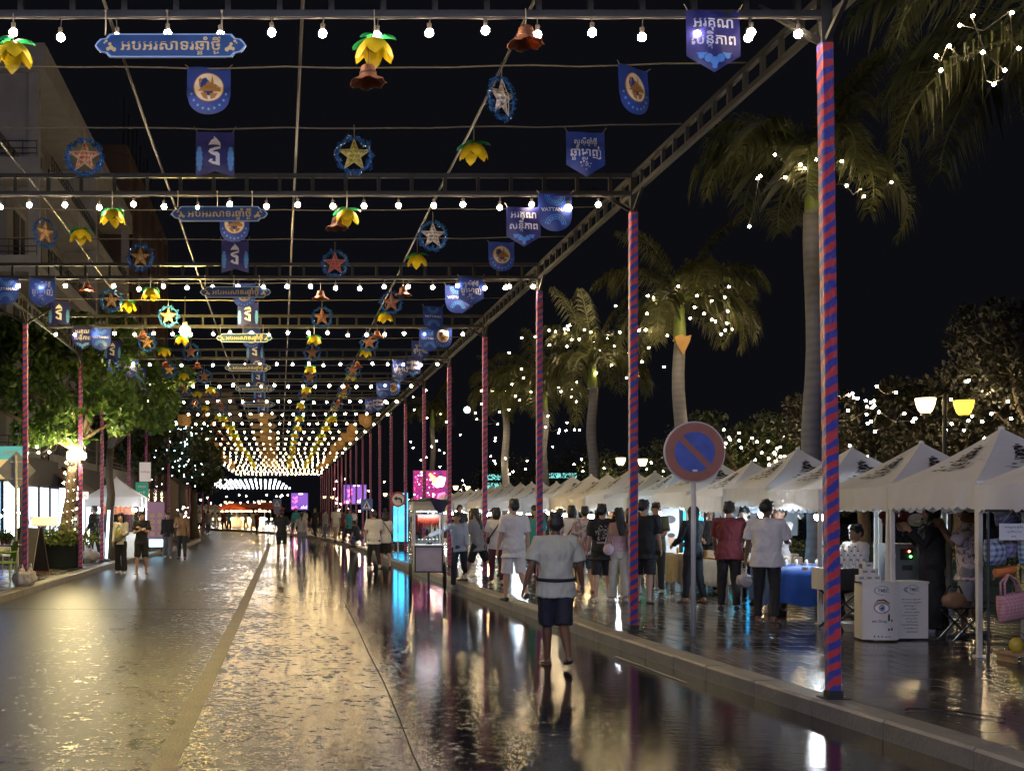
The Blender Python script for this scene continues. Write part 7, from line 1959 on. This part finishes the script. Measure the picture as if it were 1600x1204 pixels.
person(1006, 0, 20.5, 'big man in an oversized black tee and black shorts right of the second striped pole', 1.70, -30, None, 'light', 1.14, 'short', None, 'loose', 'black', 'shorts', 'black', 'sandal', hd=(-6, -20), RA=(4, 8, 20, 10), detail=2)
person(1025, 0, 22.8, 'vendor in a grey-green tee with a dark strap behind the trinket stall', 1.66, 150, None, 'mid', 1.0, 'short', None, 'tee', 'olive', 'trousers', 'black', 'dark', hd=(-12, 0), x=PX(1025, 22.8), LA=(20, 6, 60, 20), RA=(20, 6, 60, 20))
person(1083, 0, 20.5, 'person in black with a dark headscarf standing behind the no-parking post', 1.60, 25, None, 'mid', 1.05, 'scarf', None, 'long', 'black', 'trousers', 'black', 'sandal', RA=(25, 6, 40, 10), LA=(20, 6, 40, 15))
person(1108, 0, 22.6, 'woman vendor in a sleeveless black top behind the trinket table, facing the viewer', 1.58, 165, None, 'light', .9, 'long', None, 'tank', 'black', 'trousers', 'black', 'dark', hd=(-14, 10), LA=(22, 6, 50, 15), RA=(22, 6, 50, 15))
person(1139, 0, 18.9, 'man from behind in a maroon shirt and black trousers leaning over a stall table', 1.66, -22, None, 'mid', 1.08, 'short', None, 'shirt', 'maroon', 'trousers', 'black', 'dark', lean=9, hd=(-16, -10), LA=(20, 8, 30, 10), RA=(30, 8, 40, 10), detail=2)
person(1168, 0, 20.2, 'dark-haired woman in black bending over the stall between the maroon and white shirts', 1.62, 140, None, 'light', .95, 'bob', None, 'tee', 'black', 'trousers', 'black', 'dark', lean=14, hd=(-18, 10), LA=(30, 6, 40, 10), RA=(30, 6, 40, 10))
t, ctx = person(1198, 0, 16.9, 'heavy man in a white shirt and black trousers carrying a plastic bag', 1.66, -35, None, 'dark', 1.2, 'short', None, 'shirt', 'white', 'trousers', 'black', 'sandal', LA=(4, 10, 6, 0), RA=(24, 8, 60, 10), hd=(-22, -18), detail=2, LL=(6, 3, 3), RL=(-6, 3, 10))
hp = worldpt(t, ctx, ctx['arms'][-1][2] + ctx['arms'][-1][4] * .10)
plastic_bag(hp - Vector((0.02, 0.02, .30)), (.105, .09, .115), 'white plastic carrier bag hanging from the hand of the man in a white shirt', 12, None)
person(1218, 0, 18.3, 'person in a pale long-sleeved top half hidden behind the man in the white shirt', 1.60, 120, None, 'mid', .95, 'short', None, 'long', 'grey', 'trousers', 'beige', 'dark', LA=(30, 5, 40, 10))
person(1337, 0, 16.9, 'seated vendor with a white top, her head just above the small bottles', 1.62, 110, None, 'mid', .95, 'short', None, 'tee', 'white', 'trousers', 'black', 'dark', LL=(75, 4, 80), RL=(75, 4, 80), LA=(15, 6, 60, 10), RA=(15, 6, 60, 10), hd=(-4, 0))
person(1455, 0, 15.6, 'woman in a long black robe and headscarf raising her hands to her face', 1.63, 75, None, 'light', 1.06, 'scarf', None, 'robe', 'black', None, 'black', 'white', LA=(30, 6, 110, 10), RA=(25, 8, 115, 10), detail=2)
person(1513, 0, 14.9, 'person in a tie-dyed pink and grey tee with hand to mouth behind the tent leg', 1.62, 62, None, 'dark', 1.0, 'short', None, 'loose', 'tiedye', 'shorts', 'grey', 'dark', LA=(40, 8, 110, 10), RA=(35, 10, 120, 10), hd=(-6, 0), detail=2)
# --- the food cart and its vendor
def food_cart():
    Yc = 25.6; xc = PX(668, Yc); t = thing('food_cart', 'glass-sided food cart with red sausages and a lit hood standing at the kerb', 'food cart', (xc, Yc, 0), R(-4))
    zb, zt = .42, .95
    pal = mat('cart_panel_grey', (.40, .36, .39), .5, .2, .2, 5); steelw = mat('cart_white_steel', (.52, .50, .46), .4, .2, .2, 5)
    mb = MB(); mb.box((0, 0, (zb + zt) / 2), (.58, .95, zt - zb)); mb.build('lower_box', steelw, t)
    mb = MB(); mb.box((0.0, -.485, (zb + zt) / 2 + .01), (.52, .02, zt - zb - .05)); mb.build('front_panel', pal, t)
    mb = MB()
    for x in (-.28, .28): mb.box((x, -.50, (zb + zt) / 2), (.03, .02, zt - zb))
    for z in (zb + .01, zt): mb.box((0, -.50, z), (.59, .022, .03))
    mb.build('panel_frame', STEEL, t)
    mb = MB(); mb.box((0, 0, zt + .02), (.64, 1.0, .035)); mb.build('shelf', steelw, t)
    for x in (-.29, .29):
        for y in (-.46, .46): mb = MB(); mb.box((x, y, zt + .40), (.035, .035, .74)); mb.build('corner_post', steelw, t)
    gl, nt, bs = _nt('cart_glass'); bs.inputs['Transmission Weight'].default_value = 1; bs.inputs['Roughness'].default_value = .03; bs.inputs['IOR'].default_value = 1.05; bs.inputs['Base Color'].default_value = (.9, .97, 1, 1)
    for c, d in (((0, -.462, zt + .40), (.55, .006, .70)), ((-.292, 0, zt + .40), (.006, .88, .70)), ((.292, 0, zt + .40), (.006, .88, .70))): mb = MB(); mb.box(c, d); mb.build('glass_pane', gl, t)
    mb = MB(); mb.box((0, 0, zt + .84), (.66, 1.02, .20), 0, None, .94); mb.build('hood', mat('cart_hood', (.40, .36, .26), .5, .1, .3, 5), t)
    mb = MB(); mb.box((0, -.1, zt + .725), (.46, .5, .02)); mb.build('lamp', emis('cart_lamp', (.75, .9, 1.0), 45), t)
    saus = mat('red_sausage', (.48, .06, .03), .35)
    mb = MB(); mb.bar((-.25, -.2, zt + .66), (.25, -.2, zt + .66), .015); mb.build('hanging_rail', STEEL, t)
    for i in range(9):
        x = -.2 + .05 * i; mb = MB(); mb.tube([(x, -.2, zt + .65), (x - .012, -.2, zt + .52), (x + .0, -.2, zt + .36 + .02 * (i % 3)), (x + .02, -.2, zt + .5), (x + .015, -.2, zt + .65)], .016, 8); mb.build('sausage', saus, t, True)
    for i in range(6): mb = MB(); mb.ell((-.2 + .08 * i, -.25 + .1 * (i % 2), zt + .11), (.045, .06, .05), 10, 6); mb.build('wrapped_food', mat('foil', (.6, .6, .6), .2, .8), t, True)
    mb = MB(); mb.box((.02, -.1, zt + .10), (.12, .12, .14)); mb.build('pot', BLACK, t)
    for x in (-.36, .36):
        mb = MB(); mb.lathe([(.27, -.025), (.30, -.02), (.30, .02), (.27, .025)], 24, (x, .05, .30), 0, Matrix.Rotation(R(90), 4, 'Y'), cap=False); w_ = mb.build('wheel', BLACK, t, True)
        mb = MB()
        for q in range(8): a = q * math.pi / 4; mb.bar((x, .05, .30), (x, .05 + .27 * math.cos(a), .30 + .27 * math.sin(a)), .012)
        mb.lathe([(.04, -.04), (.04, .04)], 10, (x, .05, .30), 0, Matrix.Rotation(R(90), 4, 'Y')); mb.build('spokes', STEEL, w_)
    mb = MB(); mb.box((0, -.42, .22), (.05, .05, .42)); mb.build('prop_leg', STEEL, t)
    mb = MB(); mb.tube([(-.3, .48, .95), (-.3, .85, .98), (.3, .85, .98), (.3, .48, .95)], .02, 8); mb.build('push_handle', STEEL, t, True)
    rr_ = random.Random(4)
    c = MB(); n = 14
    vs = [(-.40 + .82 * i / n, -.52 + 1.0 * j / n, zt + .95 + .05 * noise.noise(Vector((i * .5, j * .5, 2))) + .06 * math.exp(-((i - 6) ** 2 + (j - 5) ** 2) / 8)) for j in range(n + 1) for i in range(n + 1)]
    c.add(vs, [(j * (n + 1) + i, j * (n + 1) + i + 1, (j + 1) * (n + 1) + i + 1, (j + 1) * (n + 1) + i) for j in range(n) for i in range(n)]); c.build('roof_tarp', mat('dark_tarp', (.05, .05, .05), .6), t, True)
    c = MB(); vs = []
    for i in range(17):
        u = i / 16; x = .02 + .42 * u
        for j in range(6): v = j / 5; vs.append((x, -.53 - .02 * math.sin(u * 9) * v, zt + 1.02 - .10 * u - (.26 * math.sin(math.pi * min(1, u * 1.1)) + .02) * v))
    c.add(vs, [(i * 6 + j, i * 6 + j + 1, (i + 1) * 6 + j + 1, (i + 1) * 6 + j) for i in range(16) for j in range(5)]); c.build('blue_cloth', CL['navy'] if False else mat('navy_cloth_drape', (.02, .022, .07), .7, trans=.1), t, True)
    return t
food_cart()
person(718, 0, 26.3, 'cart vendor in a pale shirt stepping off the kerb, arm stretched to the cart', 1.62, 168, 0.02, 'mid', .95, 'short', None, 'long', 'paleblue', 'trousers', 'navy', 'white', LA=(8, 10, 30, 10), RA=(8, 66, 6, 0), LL=(-12, 2, 50), RL=(6, 4, 4), leanside=6, hd=(-4, 6), detail=2)
person(1, 0, 40, 'x', 1.62) if False else None
# --- couples on the road, walkers on the left
person(440, 0, 43.5, 'man from behind in black tee and black shorts walking mid-road, hand in hand', 1.70, 0, 0.0, 'mid', 1.0, 'short', None, 'loose', 'black', 'shorts', 'black', 'dark', RA=(6, 16, 12, 0), LL=(6, 2, 3), RL=(-8, 2, 22))
person(471, 0, 43.5, 'woman from behind with a ponytail, grey top and slate trousers, mid-road', 1.60, 0, 0.0, 'light', .88, 'pony', None, 'tank', 'grey', 'trousers', 'slate', 'dark', LA=(6, 20, 12, 0), LL=(-4, 1, 10), RL=(4, 1, 3))
person(584, 0, 35.3, 'man from behind in an untucked white tee and black trousers near the food cart', 1.66, 6, 0.0, 'light', 1.06, 'short', None, 'loose', 'white', 'trousers', 'black', 'white', LL=(5, 3, 3), RL=(-7, 3, 18), RA=(10, 10, 40, 10))
person(602, 0, 35.6, 'companion from behind with grey shoulder bag, white top and black shorts near the food cart', 1.60, 10, 0.0, 'light', .95, 'bob', None, 'tee', 'white', 'shorts', 'black', 'dark', extras=(cross_strap(-1),), RA=(6, 12, 20, 0))
t, ctx = person(189, 0, 32.6, 'long-haired woman in a cream top and black trousers walking up with a green bag', 1.60, 176, 0.0, 'light', .88, 'long', None, 'long', 'cream', 'wide', 'black', 'white', LA=(14, 6, 70, 25), RA=(6, 5, 14, 0), detail=2)
pb = worldpt(t, ctx, ctx['sp2']((.02, .19, 1.10)))
b_ = thing('shoulder_bag', 'yellow-green shoulder bag held before the woman in the cream top', 'bag', pb); mb = MB(); mb.ell((0, 0, 0), (.12, .06, .17), 14, 10); mb.build('bag_body', patterned('green_bag_pattern', (.42, .42, .12), [(.16, .2, .05), (.6, .58, .3)], 9), b_, True); mb = MB(); mb.tube([(-.06, .0, .14), (0, .02, .3), (.06, 0, .14)], .012, 6); mb.build('strap', MATS['green_bag_pattern'], b_, True)
person(221, 0, 32.3, 'man in black polo and black shorts with folded arms walking toward the viewer', 1.64, 184, 0.0, 'light', 1.0, 'short', None, 'polo', 'black', 'shorts', 'black', 'sandal', LA=(22, 4, 95, 62), RA=(18, 4, 92, 60), LL=(8, 3, 30), RL=(4, 3, 4), hd=(0, 22), detail=2)
person(262, 0, 43, 'young person in a dark printed top and light grey trousers on the shop side', 1.60, 180, 0.0, 'light', .95, 'short', None, 'long', 'black', 'wide', 'slate', 'white', LL=(10, 2, 4), RL=(-8, 2, 16))
person(284, 0, 42, 'man in an open brown jacket over black clothes looking at his phone', 1.68, 176, 0.0, 'mid', 1.05, 'short', None, 'long', 'brown', 'trousers', 'black', 'dark', LA=(10, 10, 14, 0), RA=(14, 8, 80, 30), hd=(-16, 0))
person(68, 0, 33.8, 'person in a teal top seated at the shop behind the menu stand', 1.60, 90, None, 'light', .9, 'bob', None, 'tee', 'teal', 'trousers', 'black', 'dark', LL=(80, 4, 84), RL=(80, 4, 84))
person(121, 0, 35.6, 'person in white clothes and a white cap before the lit shop front', 1.62, 100, None, 'mid', 1.0, 'cap', None, 'loose', 'white', 'trousers', 'black', 'dark')
person(148, 0, 38.6, 'person in black standing inside the shop-side tent', 1.66, 60, None, 'mid', 1.1, 'short', None, 'long', 'black', 'trousers', 'black', 'dark')
person(40, 0, 31.2, 'dark-clothed diner seated at the terrace behind the sandwich board', 1.64, 30, None, 'mid', 1.0, 'short', None, 'tee', 'black', 'trousers', 'black', 'dark', LL=(80, 4, 84), RL=(80, 4, 84))
person(560, 0, 50.5, 'crouching figure in dark clothes on the market pavement beside the far kerb', 1.6, 60, None, 'mid', .95, 'short', None, 'tee', 'navy', 'trousers', 'denim', 'dark', LL=(100, 8, 125), RL=(95, 8, 125), lean=18, detail=1)
# --- the distant crowd: a few figures copied
protos = []
V_ = [('white', 'shorts', 'black', 'short', 0, 'white top and black shorts'), ('black', 'trousers', 'black', 'bob', 0, 'black clothes'), ('grey', 'trousers', 'denim', 'short', 180, 'grey top and blue trousers'),
      ('cream', 'shorts', 'beige', 'pony', 20, 'cream top and beige shorts'), ('maroon', 'trousers', 'navy', 'short', 200, 'maroon top and dark trousers'), ('teal', 'wide', 'black', 'long', -30, 'teal top and black trousers')]
for i, (tc_, b_, bc, hr, fa, ds) in enumerate(V_):
    t, _ = person(0, 0, 60, 'x', 1.64, fa, None, ('light', 'mid')[i % 2], 1.0, hr, None, 'loose', tc_, b_, bc, 'dark', detail=0, x=0, LL=(10, 2, 4), RL=(-12, 2, 20))
    protos.append((t, ds)); t.location = (0, 0, -30)
crowd = []
rr = random.Random(12)
for (px, Y, z) in [(312, 92, 0), (318, 98, 0), (325, 82, 0), (336, 110, 0), (350, 98, 0), (358, 100, 0), (370, 118, 0), (378, 112, 0), (384, 106, 0), (396, 86, 0), (402, 84, 0),
                  (462, 62, .15), (476, 72, .15), (492, 66, .15), (508, 62, .15), (525, 58, .15), (533, 63, .15), (545, 56, .15), (552, 66, .15)]:
    crowd.append((px, Y, z))
for q in range(17):
    Y = rr.uniform(27, 64); x = rr.uniform(5.0, 7.1) if q % 3 else rr.uniform(8.6, 9.2); crowd.append((VX + x * F / Y, Y, .15))
crowd.sort()
for i, (px, Y, z) in enumerate(crowd):
    p, ds = protos[i % 6]
    lab = 'distant walker in %s, %s from the left of the crowd' % (ds, nth(i))
    o = dup(p, (PX(px, Y), Y, z), R(rr.uniform(-60, 60) + (180 if rr.random() < .4 else 0)), lab, 'people in the distant crowd', rr.uniform(.95, 1.05))
for p, ds in protos:
    for c in list(p.children): bpy.data.objects.remove(c)
    bpy.data.objects.remove(p)
bpy.data.scenes.remove(WORK)
